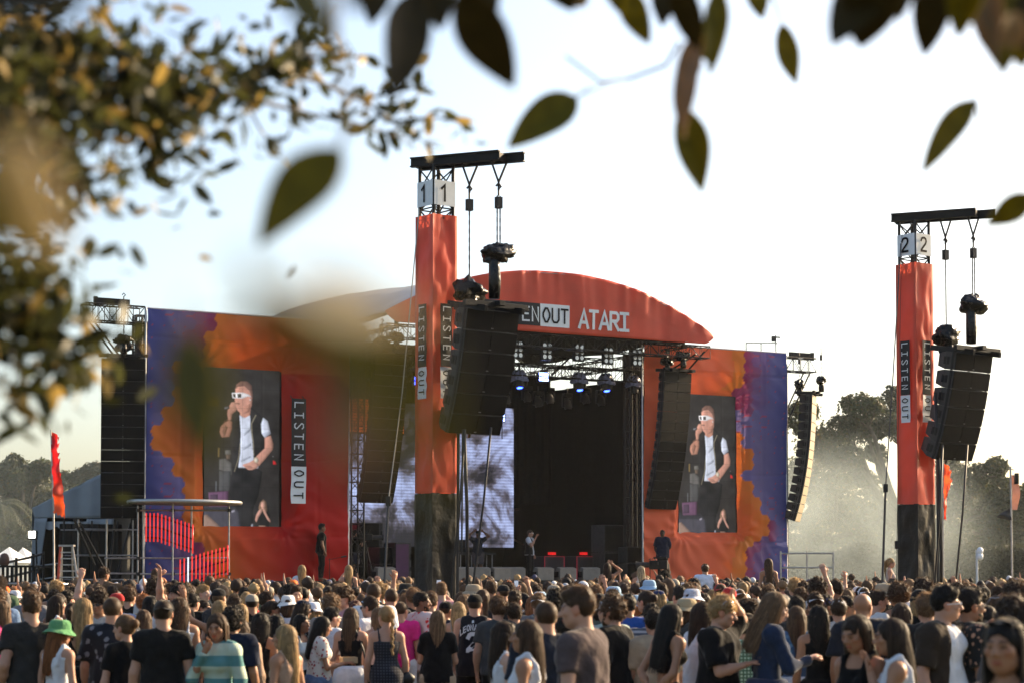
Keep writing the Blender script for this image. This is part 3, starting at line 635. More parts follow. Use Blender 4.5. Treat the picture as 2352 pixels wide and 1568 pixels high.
e = P(2018, 1335, 38.0); stay('dark stay wire running down from tower 2 to a black strap', [P(2069, 560, 40.2), P(2052, 850, 39.4), P(2034, 1120, 38.6), Vector((e.x, e.y, 0))], .016, False, 2)
e = P(2058, 1330, 40.3); stay('thin straight guy wire close beside tower 2', [P(2072, 520, 40.4), P(2064, 900, 40.4), P(2060, 1250, 40.4), Vector((e.x, e.y, 0))], .006, False, 2)
# ------------------------------------------------------------------ stage hangs
def hung(label, a, s, ztop, rz, n, W, H, D, t0, t1, front=GRILLE, seeds=(1, 2), up=1.0):
    q = S(a, s, ztop); la, pe = line_array(label, q, rz, n, W, H, D, t0, t1, front)
    f = Vector((math.sin(rz), -math.cos(rz), 0))
    for i, (k, nm) in enumerate(((.35, 'front'), (-.75, 'rear'))):
        m = q + f * k * .75 + Vector((0, 0, .42 + (.12 if i == 0 else 0)))
        hoist('plastic-wrapped %s chain hoist of the array %s' % (nm, label.split(', ')[-1].replace('fourteen boxes, ', '')), m, rz, (.26, .18, .17), .24, m + Vector((0, 0, up)), seeds[i], group='chain hoists in plastic covers')
    return la, q, pe
hung('long black line array, fourteen boxes, beside the grey tent', -.95, .5, 8.55, SROT * .32, 14, 1.30, .352, .5, 0, 6, seeds=(3, 8), up=1.2)
hung('black stage array, left of the lit cloud screen', 8.05, 1.0, 9.15, R(38), 14, 1.30, .356, .5, 4, 19, seeds=(13, 18), up=.55)
hung('curved black stage array, in front of the orange banner', 19.55, 1.0, 9.13, R(38), 14, 1.30, .356, .5, 4, 19, seeds=(23, 28), up=.5)
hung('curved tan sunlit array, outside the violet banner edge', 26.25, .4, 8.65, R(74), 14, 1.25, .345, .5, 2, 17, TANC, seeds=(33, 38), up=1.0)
# outrigger trusses of the wings
def outrigger(label, a0, a1, z, mast_a):
    root = thing('outrigger_truss', label, 'truss', S(0, 0, 0), SROT); y = .35
    d = MB(); truss(d, (a0, y, z), (a1, y, z), .5, .52, .028, .014, .36); part('truss_arm', d, STEEL, root)
    d = MB(); truss(d, (mast_a, y + .1, 1.7), (mast_a, y + .1, z), .3, .3, .022, .012, .3); part('truss_mast', d, STEEL, root)
    sgn = 1 if a1 > mast_a + .5 else -1; d = MB(); e = a0 if sgn < 0 else a1
    for oy in (-.2, .2): d.tube([(e - sgn * .25, y + oy, z - .26), (mast_a + sgn * .1, y + oy, z - 2.1)], .03, 6)
    part('strut', d, STEEL, root)
    d = MB(); m = (a0 + a1) / 2; d.box((m + sgn * .1, y - .15, z + .38), (1.15, .10, .16)); d.box((m + sgn * .62, y - .15, z + .34), (.10, .12, .30)); d.tube([(m + sgn * .5, y - .15, z + .3), (m + sgn * .5, y - .15, z - .8)], .01, 5); part('pick_beam', d, BLACK, root)
outrigger('dark lattice outrigger arm above the tall black line array', -1.95, -.05, 10.0, -.12)
outrigger('dark lattice outrigger arm above the tan sunlit array', 25.3, 26.75, 9.85, 25.35)
wm = thing('weather_mast', 'small mast with a wind meter on top of the orange banner', 'mast', S(24.4, 0, 10.2), SROT)
d = MB(); d.tube([(-.9, .2, .32), (.55, .2, .40)], .02, 5); d.tube([(-.9, .2, .0), (-.9, .2, .34)], .02, 5); d.tube([(.5, .2, 0), (.5, .2, .7)], .02, 5); d.tube([(-.2, .2, .0), (-.2, .2, .36)], .02, 5); part('rail', d, STEEL, wm)
d = MB(); d.box((.4, .2, .55), (.14, .1, .2)); d.box((.62, .2, .62), (.16, .04, .05)); part('wind_meter', d, CAB, wm)
# ------------------------------------------------------------------ stage lights
BLUE = mat('blue_led', (.02, .05, .9), .4, emit=9.0, var=.02); BLUEW = mat('pale_blue_led', (.22, .34, 1.0), .4, emit=9.0, var=.02)
RLED = mat('red_led', (.9, .02, .015), .4, emit=6.0, var=.02); WARMR = mat('white_red_led', (1., .45, .3), .4, emit=6.0, var=.02)
LAMP = mat('blinder_reflector', (.45, .45, .46), .2, .8, var=.2)
COVER = mat('clear_rain_cover', (.30, .34, .52), .22, var=.5, scale=12, bump=.8, bscale=14, transl=.45, spec=.6)
def mover(label, px, py, s, lit, cover):
    a, z = SP(px, py, s); root = thing('moving_head_light', label, 'stage light', S(a, s, z), SROT, 'moving lights on the lighting truss')
    d = MB(); d.box((0, 0, .16), (.34, .26, .14)); part('base', d, BLACK, root, bevel=.02)
    d = MB(); d.box((-.19, 0, -.08), (.05, .12, .40)); d.box((.19, 0, -.08), (.05, .12, .40)); d.box((0, 0, .08), (.42, .13, .05)); part('yoke', d, BLACK, root)
    d = MB(); d.tube([(0, .08, .02), (0, .03, -.10), (0, -.05, -.30), (0, -.06, -.36)], [.10, .15, .14, .12], 14); h = part('head', d, CAB, root, smooth=False)
    d = MB(); d.tube([(0, -.062, -.355), (0, -.068, -.372)], .105, 14); part('lens', d, BLUE if lit else mat('dark_lens', (.05, .05, .06), .1), h)
    if cover:
        d = MB(); d.grid(20, 8, lambda u, v: ((.13 + .20 * v ** .7) * math.cos(u * 6.2832) * (1 + .12 * math.sin(u * 44)), (.11 + .18 * v ** .7) * math.sin(u * 6.2832) * (1 + .12 * math.sin(u * 44)), .27 - v * .40 + .03 * math.sin(u * 31)))
        part('rain_cover', d, COVER, root, smooth=True)
    d = MB(); d.tube([(0, 0, .2), (0, 0, .42)], .03, 6); part('clamp', d, STEEL, root)
for i, (px, py, lit, cov, lab) in enumerate(((1192, 866, True, True, 'blue-lit moving light in a clear cover, next to the delay array'), (1330, 872, True, True, 'blue-lit moving light in a clear cover, between strobe and dull ones'), (1392, 874, True, True, 'blue-lit moving light in a crumpled clear cover near the column'), (1456, 880, False, True, 'moving light in a clear cover on the truss column'),
   (1162, 905, False, False, 'bare black moving light half behind the delay array'), (1210, 900, False, False, 'bare black moving light hanging below the covered one'), (1236, 912, False, False, 'bare black moving light under the blue strobe'), (1303, 917, False, False, 'bare black moving light right of the blue strobe'), (1262, 904, False, False, 'small bare black light just right under the strobe'), (1345, 905, False, False, 'bare black light below the lit covered one'), (1380, 909, False, False, 'bare black light below the crumpled cover'))):
    mover(lab, px, py, -.6 if cov else -2.6, lit, cov)
a, z = SP(1246, 866, -.5); st = thing('strobe_light', 'bright blue strobe bar glowing on the lighting truss', 'stage light', S(a, -.5, z), SROT)
d = MB(); d.box((0, 0, 0), (.46, .16, .36)); part('housing', d, BLACK, st, bevel=.02)
for k in (-.09, .02, .12):
    d = MB(); d.box((0, -.085, k), (.36, .02, .07)); part('tube', d, BLUEW, st)
d = MB(); d.tube([(0, 0, .15), (0, 0, .4)], .03, 6); part('clamp', d, STEEL, st)
for i, (px, py) in enumerate(((1189, 802), (1256, 806), (1330, 809), (1397, 816), (1463, 821))):
    a, z = SP(px, py, .9); bl = thing('blinder', ['leftmost', 'second from the left', 'middle', 'second from the right', 'rightmost'][i] + ' of five grey lamp blinders under the canopy edge', 'stage light', S(a, .9, z), SROT, 'blinders under the canopy')
    d = MB(); d.box((0, .05, 0), (.42, .14, .62)); d.tube([(0, .05, .3), (0, .05, .55)], .02, 6); part('housing', d, BLACK, bl)
    for r_ in range(3):
        for c_ in (-.1, .1):
            d = MB(); d.tube([(c_, -.02, .19 - r_ * .19), (c_, -.035, .19 - r_ * .19)], .075, 12); part('lamp', d, LAMP, bl)
for i, (px, py, s, m, lab) in enumerate(((1155, 958, -5.2, BLUEW, 'pair of small blue lights left of the dark drape'), (862, 943, -4.0, BLUEW, 'small blue light over the orange screen strip'), (1106, 1276, -3, WARMR, 'red lamp glowing by the musician at the desk'), (956, 874, -2, BLUE, 'faint blue light beside tower 1'))):
    a, z = SP(px, py, s); lt = thing('small_stage_light', lab, 'stage light', S(a, s, z), SROT)
    d = MB(); d.box((0, .05, 0), (.22, .08, .34)); part('housing', d, BLACK, lt)
    for k in (-.08, .08):
        d = MB(); d.box((0, -.005, k), (.13, .02, .10)); part('lamp', d, m, lt)
    d = MB(); d.tube([(0, .06, -.1), (0, .06, -.8)], .02, 5); part('arm', d, BLACK, lt)
# ------------------------------------------------------------------ on the deck
WEDGE = mat('monitor_grey', (.17, .155, .135), .6, var=.15, bump=.2, bscale=90)
wl = ['beige stage monitor wedge, first right of tower 1', 'beige stage monitor wedge, second right of tower 1', 'beige stage monitor wedge below the musician at the desk', 'beige stage monitor wedge at the feet of the singer', 'beige stage monitor wedge just right of the singer', 'beige stage monitor wedge in front of a red-edged riser', 'beige stage monitor wedge left of the speaker stack', 'beige stage monitor wedge left of tower 1']
for i, px in enumerate((1062, 1100, 1145, 1180, 1245, 1297, 1352, 880)):
    a, _ = SP(px, 1320, .3); o = thing('monitor_wedge', wl[i], 'loudspeaker', S(a, .3, 1.7), SROT + R(rnd.uniform(-8, 8)), 'monitor wedges along the stage front')
    d = MB(); d.prism([(-.26, 0), (.20, 0), (.26, .10), (-.02, .46), (-.26, .42)], -.33, .33, axis='x'); part('cabinet', d, WEDGE, o, bevel=.012)
    d = MB(); d.box((-.34, 0, .2), (.02, .3, .2)); d.box((.34, 0, .2), (.02, .3, .2)); part('side_handle', d, BLACK, o)
def stack(label, px0, px1, py0, s, rows, lit=None, name='speaker_stack'):
    a0, z1 = SP(px0, py0, s); a1, _ = SP(px1, py0, s); root = thing(name, label, 'loudspeaker', S(a0, s, 1.7), SROT); W = a1 - a0; H = (z1 - 1.7) / rows
    for r_ in range(rows):
        d = MB(); d.box((W / 2, .45, (r_ + .5) * H), (W, .9, H - .02)); c = part('cabinet', d, CAB, root, bevel=.02)
        d = MB(); d.box((W * .42, -.012, (r_ + .5) * H), (W * .78, .02, H * .9)); part('grille', d, lit or GRILLE, c)
        d = MB(); d.box((W * .93, -.01, (r_ + .62) * H), (W * .07, .02, H * .16)); d.box((W * .93, -.01, (r_ + .3) * H), (W * .07, .02, H * .1)); part('handle', d, BLACK, c)
stack('tall black speaker stack at the right edge of the stage opening', 1388, 1440, 1203, -1.2, 2)
stack('low grey speaker stack in front of the right truss column', 1440, 1478, 1254, -.6, 2)
stack('black speaker stack below the left truss column', 826, 880, 1198, -2.4, 2)
stack('grey speaker stack behind the cameraman', 872, 906, 1255, -1.0, 2)
stack('speaker cabinet washed in violet light left of tower 1', 908, 945, 1244, -.8, 1, mat('violet_lit_grille', (.055, .006, .05), .5, var=.2))
for i, (px0, px1) in enumerate(((1250, 1296), (1324, 1368))):
    a0, z1 = SP(px0, 1276, -2.0); a1, _ = SP(px1, 1276, -2.0); root = thing('drum_riser', ['red-edged black riser just right of the singer', 'red-edged black riser glowing near the speaker stack'][i], 'riser', S(a0, -2.0, 1.7), SROT); W = a1 - a0; H = z1 - 1.7
    d = MB(); d.box((W / 2, .5, H / 2), (W, 1.0, H)); part('body', d, mat('riser_black', (.02, .012, .014), .6), root, bevel=.02)
    d = MB()
    for (c, dm) in (((W / 2, -.015, H - .015), (W, .02, .02)), ((.01, -.015, H / 2), (.02, .02, H)), ((W - .01, -.015, H / 2), (.02, .02, H))): d.box(c, dm)
    part('edge_light', d, mat('dim_red_led', (.30, .012, .03), .4, emit=.22), root)
    d = MB(); d.box((W * .6, .3, H + .1), (.22, .2, .10)); part('lamp', d, mat('soft_red_lamp', (.8, .01, .01), .5, emit=.6 if i else .3), root)
a, z = SP(1088, 1276, -3.2); dk = thing('keyboard_desk', 'black equipment desk behind the front monitors', 'table', S(a, -3.2, 1.7), SROT)
d = MB(); d.box((0, 0, .95), (1.5, .6, .08)); part('top', d, CAB, dk)
for x in (-.65, -.2, .25, .65):
    d = MB(); d.tube([(x, -.2, 0), (x, -.2, .92)], .02, 6); d.tube([(x, .2, 0), (x, .2, .92)], .02, 6); d.tube([(x, -.2, .4), (x, .2, .4)], .015, 6); part('leg', d, ALU, dk)
d = MB(); d.box((-.45, 0, 1.06), (.4, .35, .12)); d.box((.1, 0, 1.04), (.5, .3, .08)); d.box((-.5, .05, 1.3), (.35, .04, .3)); part('equipment', d, BLACK, dk)
def mic_stand(label, px, py, s):
    a, z = SP(px, py, s); root = thing('microphone_stand', label, 'microphone', S(a, s, 1.7), SROT)
    d = MB(); d.tube([(0, 0, .03), (0, 0, z - 1.7)], .012, 6); d.tube([(-.05, 0, z - 1.75), (.42, 0, z - 1.66)], .010, 6); part('pole', d, BLACK, root)
    d = MB(); d.tube([(0, 0, 0), (0, 0, .03)], .16, 12); part('base', d, BLACK, root)
    d = MB(); d.tube([(.42, 0, z - 1.66), (.60, 0, z - 1.63)], .03, 8); part('microphone', d, CAB, root)
mic_stand('thin microphone stand beside the guard in front of the red banner', 757, 1281, .6)
mic_stand('thin microphone stand beside the guard in front of the orange banner', 1493, 1281, .6)
# ================================================================== scaffold lookout with red light tubes
PLAT = mat('platform_grey', (.30, .31, .31), .6, var=.2, bump=.2)
sc_ = thing('scaffold_lookout', 'open scaffold platform with a pale curved rim and hanging red light tubes rigging', 'scaffold', S(0, 2.2, 0), SROT)
def sp2(px, py, s=2.2, y=0.0):
    a, z = SP(px, py, s); return Vector((a, -(s - 2.2) + y, z))
for (px, y0, y1, s) in ((317, 1160, 1345, 2.2), (329, 1160, 1345, 1.0), (397, 1148, 1345, 2.7), (440, 1152, 1345, .8), (526, 1150, 1345, 2.2)):
    d = MB(); d.tube([sp2(px, y0, s), Vector((sp2(px, y1, s).x, sp2(px, y1, s).y, 0))], .028, 8); part('standard', d, ALU, sc_)
for (x0, y0, x1, y1, s) in ((317, 1171, 526, 1171, 2.2), (300, 1280, 400, 1281, 2.2), (315, 1317, 526, 1317, 2.2), (397, 1281, 526, 1280, 2.4), (240, 1281, 320, 1281, 1.2), (240, 1316, 320, 1316, 1.2)):
    d = MB(); d.tube([sp2(x0, y0, s), sp2(x1, y1, s)], .026, 8); part('ledger', d, ALU, sc_)
for (px, y0) in ((317, 1171), (317, 1281), (317, 1317), (397, 1171), (397, 1281), (526, 1171), (526, 1317), (397, 1317)):
    d = MB(); c = sp2(px, y0); d.box(c, (.1, .09, .10)); part('coupler', d, STEEL, sc_)
c = sp2(425, 1152); d = MB(); rr = (1.75, 1.15)
rim = [(c.x + rr[0] * math.cos(k * math.pi / 24), c.y + rr[1] * math.sin(k * math.pi / 24)) for k in range(48)]
d.prism(rim, c.z - .07, c.z + .05); part('round_roof', d, PLAT, sc_, bevel=.01)
rm = MB(); rm.tube([(x, y, c.z - .01) for x, y in rim] + [(*rim[0], c.z - .01)], .06, 6, cap=False); part('rim_tube', rm, mat('dull_rim', (.38, .38, .37), .4, .6), sc_, smooth=True)
d = MB(); 
for i in range(5): lump(d, sp2(300 + i * 3, 1153, 2.2), (.07, .06, .07), i, 8, 6)
part('clamp', d, STEEL, sc_)
RT = mat('red_tube', (.75, .035, .03), .35, var=.1, emit=.35); WT = mat('pale_tube', (.75, .80, .85), .35, emit=.4)
ups = [(336 + i * 8.9, 1177 + max(0, i - 3) * 2.9, 66 + i * .1) for i in range(13)]
los = [(414 + i * 9.1, 1284 - i * 2.7 if i < 11 else 1256 - (i - 11) * 5, 68 + (2 if i < 3 else 0)) for i in range(13)]
for gi, (lst, nm) in enumerate(((ups, 'upper row'), (los, 'lower row'))):
    ordn = 'first second third fourth fifth sixth seventh eighth ninth tenth eleventh twelfth last'.split()
    for i, (px, py, ln) in enumerate(lst):
        p = sp2(px, py, 2.7); q = sp2(px, py + ln, 2.7); wht = gi == 1 and i == 2
        d = MB(); d.tube([(0, 0, 0), (0, 0, q.z - p.z)], .024, 8)
        o = part('light_tube', d, WT if wht else RT, None, smooth=True, loc=S(p.x, 2.7, p.z), rz=SROT)
        tag(o, 'white light tube, third of the lower row on the scaffold lookout' if wht else '%s red light tube from the left, %s on the scaffold lookout' % (ordn[i], nm), 'light tube', 'red light tubes')
    for f in (.12, .5, .86):
        d = MB(); pts = [sp2(px, py + ln * f, 2.6) for (px, py, ln) in lst]
        d.tube(pts, .022, 5); part('tube_rail', d, BLACK, sc_)
        for p in pts:
            d = MB(); d.box(p, (.06, .07, .06)); part('tube_clip', d, BLACK, sc_)
# scaffold tower behind, under the tall array
s2 = thing('scaffold_bay', 'dark cross-braced scaffold bay under the tall black line array', 'scaffold', S(0, 0, 0), SROT)
for a in (-2.1, -1.2, -.35):
    for y in (.2, 1.6):
        d = MB(); d.tube([(a, y, 0), (a, y, 3.6)], .028, 6); part('standard', d, ALU if y < 1 else STEEL, s2)
for z in (.9, 1.75, 2.5, 3.3):
    d = MB(); d.tube([(-2.2, .2, z), (-.2, .2, z)], .025, 6); d.tube([(-2.2, 1.6, z), (-.2, 1.6, z)], .025, 6); part('ledger', d, ALU, s2)
for (p, q) in (((-2.1, .1, 3.5), (-.4, .1, .5)), ((-1.2, .3, .5), (-.9, .3, 3.6)), ((-.4, .3, 3.5), (-1.2, .3, .3)), ((-2.3, 0, 3.6), (-1.6, .1, 2.2))):
    d = MB(); d.tube([p, q], .04, 6); part('brace', d, STEEL, s2)
d = MB(); d.grid(20, 6, lambda u, v: (-2.2 + u * 2.05, 1.75 + .05 * math.sin(u * 40), .3 + v * 3.2)); part('scrim', d, mat('dark_scrim', (.02, .02, .018), .9), s2)
# ================================================================== grey marquee
TENT = mat('grey_tent_cloth', (.30, .32, .34), .7, var=.15, scale=1.1, bump=.25, bscale=3.5, transl=.10)
TD = 70.0
def tp(px, py, dd=0.0): return P(px, py, TD + dd)
mq = thing('marquee', 'grey cloth marquee with a dark open front beside the tall array', 'tent')
def cloth(name, quad, nx=14, ny=14, amp=.06, m=TENT, dd=0.0, sag=0.0):
    a, b, c_, e_ = [tp(*p, dd) for p in quad]
    d = MB()
    def f(u, v):
        p = (a.lerp(b, u)).lerp(e_.lerp(c_, u), v); return p + Vector((0, amp * nz(p.x * 2, p.z * .7, 3) + amp * .6 * math.sin(p.x * 9), -sag * math.sin(u * math.pi) * (1 - v)))
    d.grid(nx, ny, f); o = part(name, d, m, mq, smooth=True); md = o.modifiers.new('s', 'SOLIDIFY'); md.thickness = .02; return o
cloth('front_valance', [(74, 1166), (262, 1072), (262, 1190), (80, 1188)], 26, 10)
cloth('front_curtain', [(80, 1189), (110, 1189), (84, 1340), (66, 1340)], 8, 14)
cloth('front_curtain', [(200, 1191), (262, 1191), (262, 1340), (186, 1340)], 14, 14, .08)
v = MB(); a = tp(106, 1190, -.06); b = tp(202, 1190, -.06)
v.grid(26, 6, lambda u, w_: a.lerp(b, u) + Vector((0, .05 * math.sin(u * 30), -.1 - w_ * (.15 + .28 * (1 - abs(abs(u * 2 - 1) - .5) * 1.2) * abs(math.sin(u * 6.28 + 1.57))))))
part('gathered_valance', v, TENT, mq, smooth=True)
d = MB(); l0, l1 = tp(74, 1166), tp(262, 1072); d.grid(10, 10, lambda u, w_: l0.lerp(l1, u) + Vector((0, w_ * 9, 0))); part('roof', d, TENT, mq, smooth=True)
d = MB(); l0 = tp(74, 1166); d.grid(10, 8, lambda u, w_: Vector((l0.x, l0.y + u * 9, l0.z * (1 - w_)))); part('side_wall', d, TENT, mq, smooth=True)
d = MB(); l0, l1 = tp(74, 1166), tp(262, 1072); d.grid(6, 6, lambda u, w_: Vector((l0.x + (l1.x - l0.x) * u, l0.y + 8.9, (l0.z + (l1.z - l0.z) * u) * (1 - w_)))); part('rear_wall', d, mat('tent_interior_shade', (.02, .02, .018), .9), mq)  # shade inside the open tent, painted as a near-black wall colour
d = MB(); l1 = tp(262, 1072); d.grid(10, 8, lambda u, w_: Vector((l1.x, l1.y + u * 9, l1.z * (1 - w_)))); part('side_wall', d, MATS['tent_interior_shade'], mq)
d = MB(); l0, l1 = tp(76, 1168), tp(260, 1075); d.grid(4, 4, lambda u, w_: Vector((l0.x + .1, l0.y + .3 + u * 8.5, (l0.z - .1) * (1 - w_)))); part('inner_shade_sheet', d, MATS['tent_interior_shade'], mq)  # added dark sheet standing in for shade on the inner side wall
d = MB(); d.tube([tp(106, 1190, .1), tp(84, 1345, .1)], .03, 6); d.tube([tp(202, 1190, .1), tp(194, 1345, .1)], .03, 6); part('tent_pole', d, ALU, mq)
for i, (x0, x1, y0, y1, dist, nm) in enumerate(((-30, 32, 1255, 1290, 92, 'white tent roof at the very edge beyond the railing'), (20, 68, 1256, 1292, 95, 'white tent roof between the railing and the grey marquee'))):
    root = thing('white_tent', nm, 'tent'); a, b = P(x0, y1, dist), P(x1, y1, dist); pk = P((x0 + x1) / 2 + (8 if i else 20), y0, dist + 2)
    c1, c2 = a + Vector((0, 4, 0)), b + Vector((0, 4, 0)); d = MB(); d.add([a, b, c2, c1, pk], [(0, 1, 4), (1, 2, 4), (2, 3, 4), (3, 0, 4)]); part('roof', d, mat('white_tent_cloth', (.75, .77, .78), .6, var=.05, transl=.2), root)
    d = MB(); d.add([a, b, Vector((b.x, b.y, 0)), Vector((a.x, a.y, 0))], [(0, 1, 2, 3)]); part('wall', d, mat('white_tent_cloth', (.7, .7, .7)), root)
    for q in (a, b):
        d = MB(); d.tube([q, Vector((q.x, q.y, 0))], .04, 6); part('leg', d, ALU, root)
# ladder
OR = mat('ladder_orange', (.45, .06, .03), .5, var=.15)
ld = thing('step_ladder', 'tall aluminium step ladder with one red rail near the marquee', 'ladder', (P(150, 1340, 56).x, 56, 0))
o = ld.location
def lp(px, py, dd=0): return P(px, py, 56 + dd) - o
zf = lambda p: Vector((p.x, p.y, 0))
for (t, bt, m, dd) in (((139, 1252), (132, 1345), OR, .0), ((141, 1253), (136, 1345), ALU, .15), ((166, 1253), (180, 1345), ALU, 0)):
    d = MB(); p, q = lp(*t, dd), lp(*bt, dd); d.tube([p, q + (q - p) * .45 * 1], .035, 6); part('rail', d, m, ld)
for k in range(8):
    f = k / 7.0; p = lp(141 - 4 * f * 1.2, 1253 + f * 100, .05); q = lp(166 + 15 * f, 1253 + f * 100, .0); d = MB(); d.box((p + q) / 2, ((q - p).length, .1, .035)); part('tread', d, ALU, ld)
d = MB(); p, q = lp(139, 1252), lp(168, 1252); d.box((p + q) / 2, (.42, .28, .05)); part('cap', d, ALU, ld)
d = MB(); d.tube([lp(142, 1254, .2), zf(lp(142, 1345, 1.3))], .025, 6); d.tube([lp(165, 1254, .2), zf(lp(172, 1345, 1.3))], .025, 6); part('rear_leg', d, ALU, ld)
# feather flags
def flag_mat(name, c0, c1, z0, z1):
    m = mat(name, c0, .5, var=.1, transl=.4); t = m.node_tree; N = t.nodes; L = t.links
    tc = N.new('ShaderNodeTexCoord'); sx = N.new('ShaderNodeSeparateXYZ'); L.new(tc.outputs['Object'], sx.inputs[0]); mr = N.new('ShaderNodeMapRange'); mr.inputs[1].default_value = z0; mr.inputs[2].default_value = z1; L.new(sx.outputs['Z'], mr.inputs[0])
    cr = N.new('ShaderNodeValToRGB'); cr.color_ramp.elements[0].color = (*c1, 1); cr.color_ramp.elements[1].color = (*c0, 1); cr.color_ramp.elements[1].position = .45; L.new(mr.outputs[0], cr.inputs[0])
    mx = [n for n in N if n.type == 'MIX'][0]; L.new(cr.outputs[0], mx.inputs[6]); return m
def feather_flag(label, px, dist, ytop, yb0, w0, w1, m, frays, lean=0.0):
    b = P(px, 1315, dist); root = thing('feather_flag', label, 'flag', (b.x, b.y, 0)); t = P(px - lean, ytop, dist) - root.location; zb = P(px, yb0, dist).z
    d = MB(); d.tube([(0, 0, 0), (t.x * .4, 0, zb), (t.x, 0, t.z + .05)], [.03, .025, .018], 8); part('pole', d, ALU, root)
    k = dist / 4573; rs = random.Random(px)
    def f(u, v):
        z = t.z + (zb - t.z) * v; w = (w0 + (w1 - w0) * v ** 1.4) * k; jag = (.18 * rs.random() * (1 if v < .8 else .4) + .10 * math.sin(v * 60)) * w * frays if u > .95 else 0
        x0 = t.x * (1 - v * .6); return (x0 + u * w + jag, .10 * math.sin(u * 3 + v * 7) * u + .05 * math.sin(v * 23), z - u * w * .45 - .04 * math.sin(u * 20) * (v > .97))
    d = MB(); d.grid(8, 60, f)
    o = part('flag_cloth', d, m, root, smooth=True)
    d = MB()
    for j in range(7):
        v = rs.uniform(.03, .5); p = Vector(f(.96, v)); d.add([p, p + Vector((rs.uniform(.12, .3) * frays, rs.uniform(-.1, .1), rs.uniform(-.05, .1))), p + Vector((.02, 0, -.12))], [(0, 1, 2)])
    part('frayed_edge', d, m, o)
    d = MB(); lump(d, (0, 0, .12), (.14, .14, .1), 1, 8, 6); part('base', d, STEEL, root)
feather_flag('frayed red feather flag fading to orange, beside the marquee', 127, 54, 990, 1176, 14, 27, flag_mat('flag_red', (.50, .012, .015), (.85, .13, .02), 3.4, 5.9), .30, 10)
feather_flag('torn orange feather flag right of tower 2', 2166, 60, 1063, 1190, 13, 6, flag_mat('flag_orange', (.80, .10, .03), (.75, .05, .03), 3.3, 5.3), .35, -1)
pf = P(2325, 1315, 66); fp_ = thing('flag_pole', 'tall thin pole with a furled dark flag and pale pennant at the right edge', 'flag', (pf.x, pf.y, 0))
d = MB(); d.tube([(0, 0, 0), (-.02, 0, P(2322, 1070, 66).z)], .035, 8); part('pole', d, ALU, fp_)
d = MB(); zt = P(2322, 1090, 66).z; d.grid(4, 14, lambda u, v: (.02 + u * (.16 + .1 * math.sin(v * 3)), .05 * math.sin(v * 9), zt - v * 1.15)); part('pennant', d, mat('pink_pennant', (.40, .18, .13), .6, transl=.3), fp_, smooth=True)
d = MB(); zt = P(2322, 1165, 66).z; d.grid(6, 8, lambda u, v: (-.02 - u * .45, .08 * math.sin(v * 5 + u * 4), zt - .25 * u - v * (.42 - .35 * u))); part('dark_flag', d, mat('dark_flag', (.03, .03, .03), .7, transl=.1), fp_, smooth=True)
d = MB(); d.box((.18, 0, P(2322, 1098, 66).z), (.12, .12, .35)); part('siren_box', d, BLACK, fp_); d = MB(); d.tube([(-.12, 0, P(2322, 1076, 66).z), (.1, 0, P(2322, 1078, 66).z)], .012, 5); part('cross_arm', d, STEEL, fp_)
bp_ = P(2244, 1315, 66); bl = thing('balloon_lamp', 'pale post with two white round lamps before the far hedge', 'lamp', (bp_.x, bp_.y, 0))
d = MB(); d.tube([(0, 0, 0), (0, 0, P(2244, 1262, 66).z)], .04, 8); part('post', d, mat('pale_post', (.5, .55, .58), .5), bl)
for (px, py) in ((2251, 1264), (2251, 1277)):
    q = P(px, py, 66) - bl.location; d = MB(); lump(d, q, (.11, .11, .13), 3, 14, 10, .02); part('lamp_globe', d, mat('white_globe', (.75, .78, .8), .4), bl, smooth=True)
wk = P(68, 1315, 66); wl_ = thing('work_light', 'bright white floodlight on a thin stand before the marquee', 'lamp', (wk.x + .2, wk.y, 0)); zl = P(68, 1228, 66).z
d = MB(); d.tube([(.1, 0, 0), (.0, 0, zl + .1)], .03, 6); d.tube([(-.15, 0, zl + .08), (.08, 0, zl + .08)], .02, 6); part('stand', d, STEEL, wl_)
d = MB(); d.box((-.12, .05, zl), (.30, .12, .30)); part('housing', d, BLACK, wl_); d = MB(); d.box((-.13, -.02, zl + .02), (.22, .02, .22)); part('lamp_face', d, mat('flood_white', (1, .97, .9), .4, emit=6.0), wl_)
# railings
def rail(label, pts, dist, posts, m=ALU, r=.03, cat='railing', mid=True, panel=None):
    q = [P(px, py, dd) for (px, py, dd) in pts]; root = thing('railing', label, cat, (q[0].x, q[0].y, 0)); o = root.location
    d = MB(); d.tube([p - o for p in q], r, 6); part('top_rail', d, m, root)
    if mid: d = MB(); d.tube([p - o - Vector((0, 0, mid if mid is not True else .45)) for p in q], r, 6); part('mid_rail', d, m, root)
    for i in range(posts):
        f = i / (posts - 1); k = f * (len(q) - 1); j = min(int(k), len(q) - 2); p = q[j].lerp(q[j + 1], k - j) - o
        d = MB(); d.tube([p + Vector((0, 0, .08)), Vector((p.x, p.y, 0))], r * 1.15, 6); part('post', d, m, root)
    return root
rail('grey scaffold guard rail beyond the crowd beside the violet banner', [(1793, 1270, 70), (1914, 1270, 70)], 70, 3, mid=.50)
rail('grey steel railing low along the edge of the field', [(-20, 1339, 52), (125, 1339, 52), (240, 1346, 54)], 52, 5, mid=.3)
rail('black sloping ramp rail in front of the marquee', [(-20, 1298, 60), (65, 1280, 62), (100, 1270, 63)], 60, 4, STEEL, .04)
rail('pale railing across the marquee opening', [(85, 1299, 66), (200, 1284, 66)], 66, 4, ALU, .025)
fn = P(0, 1300, 58); fr = thing('slatted_platform_wall', 'black slatted low platform wall at the far left edge', 'fence', (fn.x, fn.y, 0)); z1 = P(0, 1302, 58).z
for i in range(12):
    d = MB(); d.box((-.3 + i * .13, 0, (z1 + 1.3) / 2), (.075, .05, z1 - 1.2)); part('slat', d, BLACK, fr)
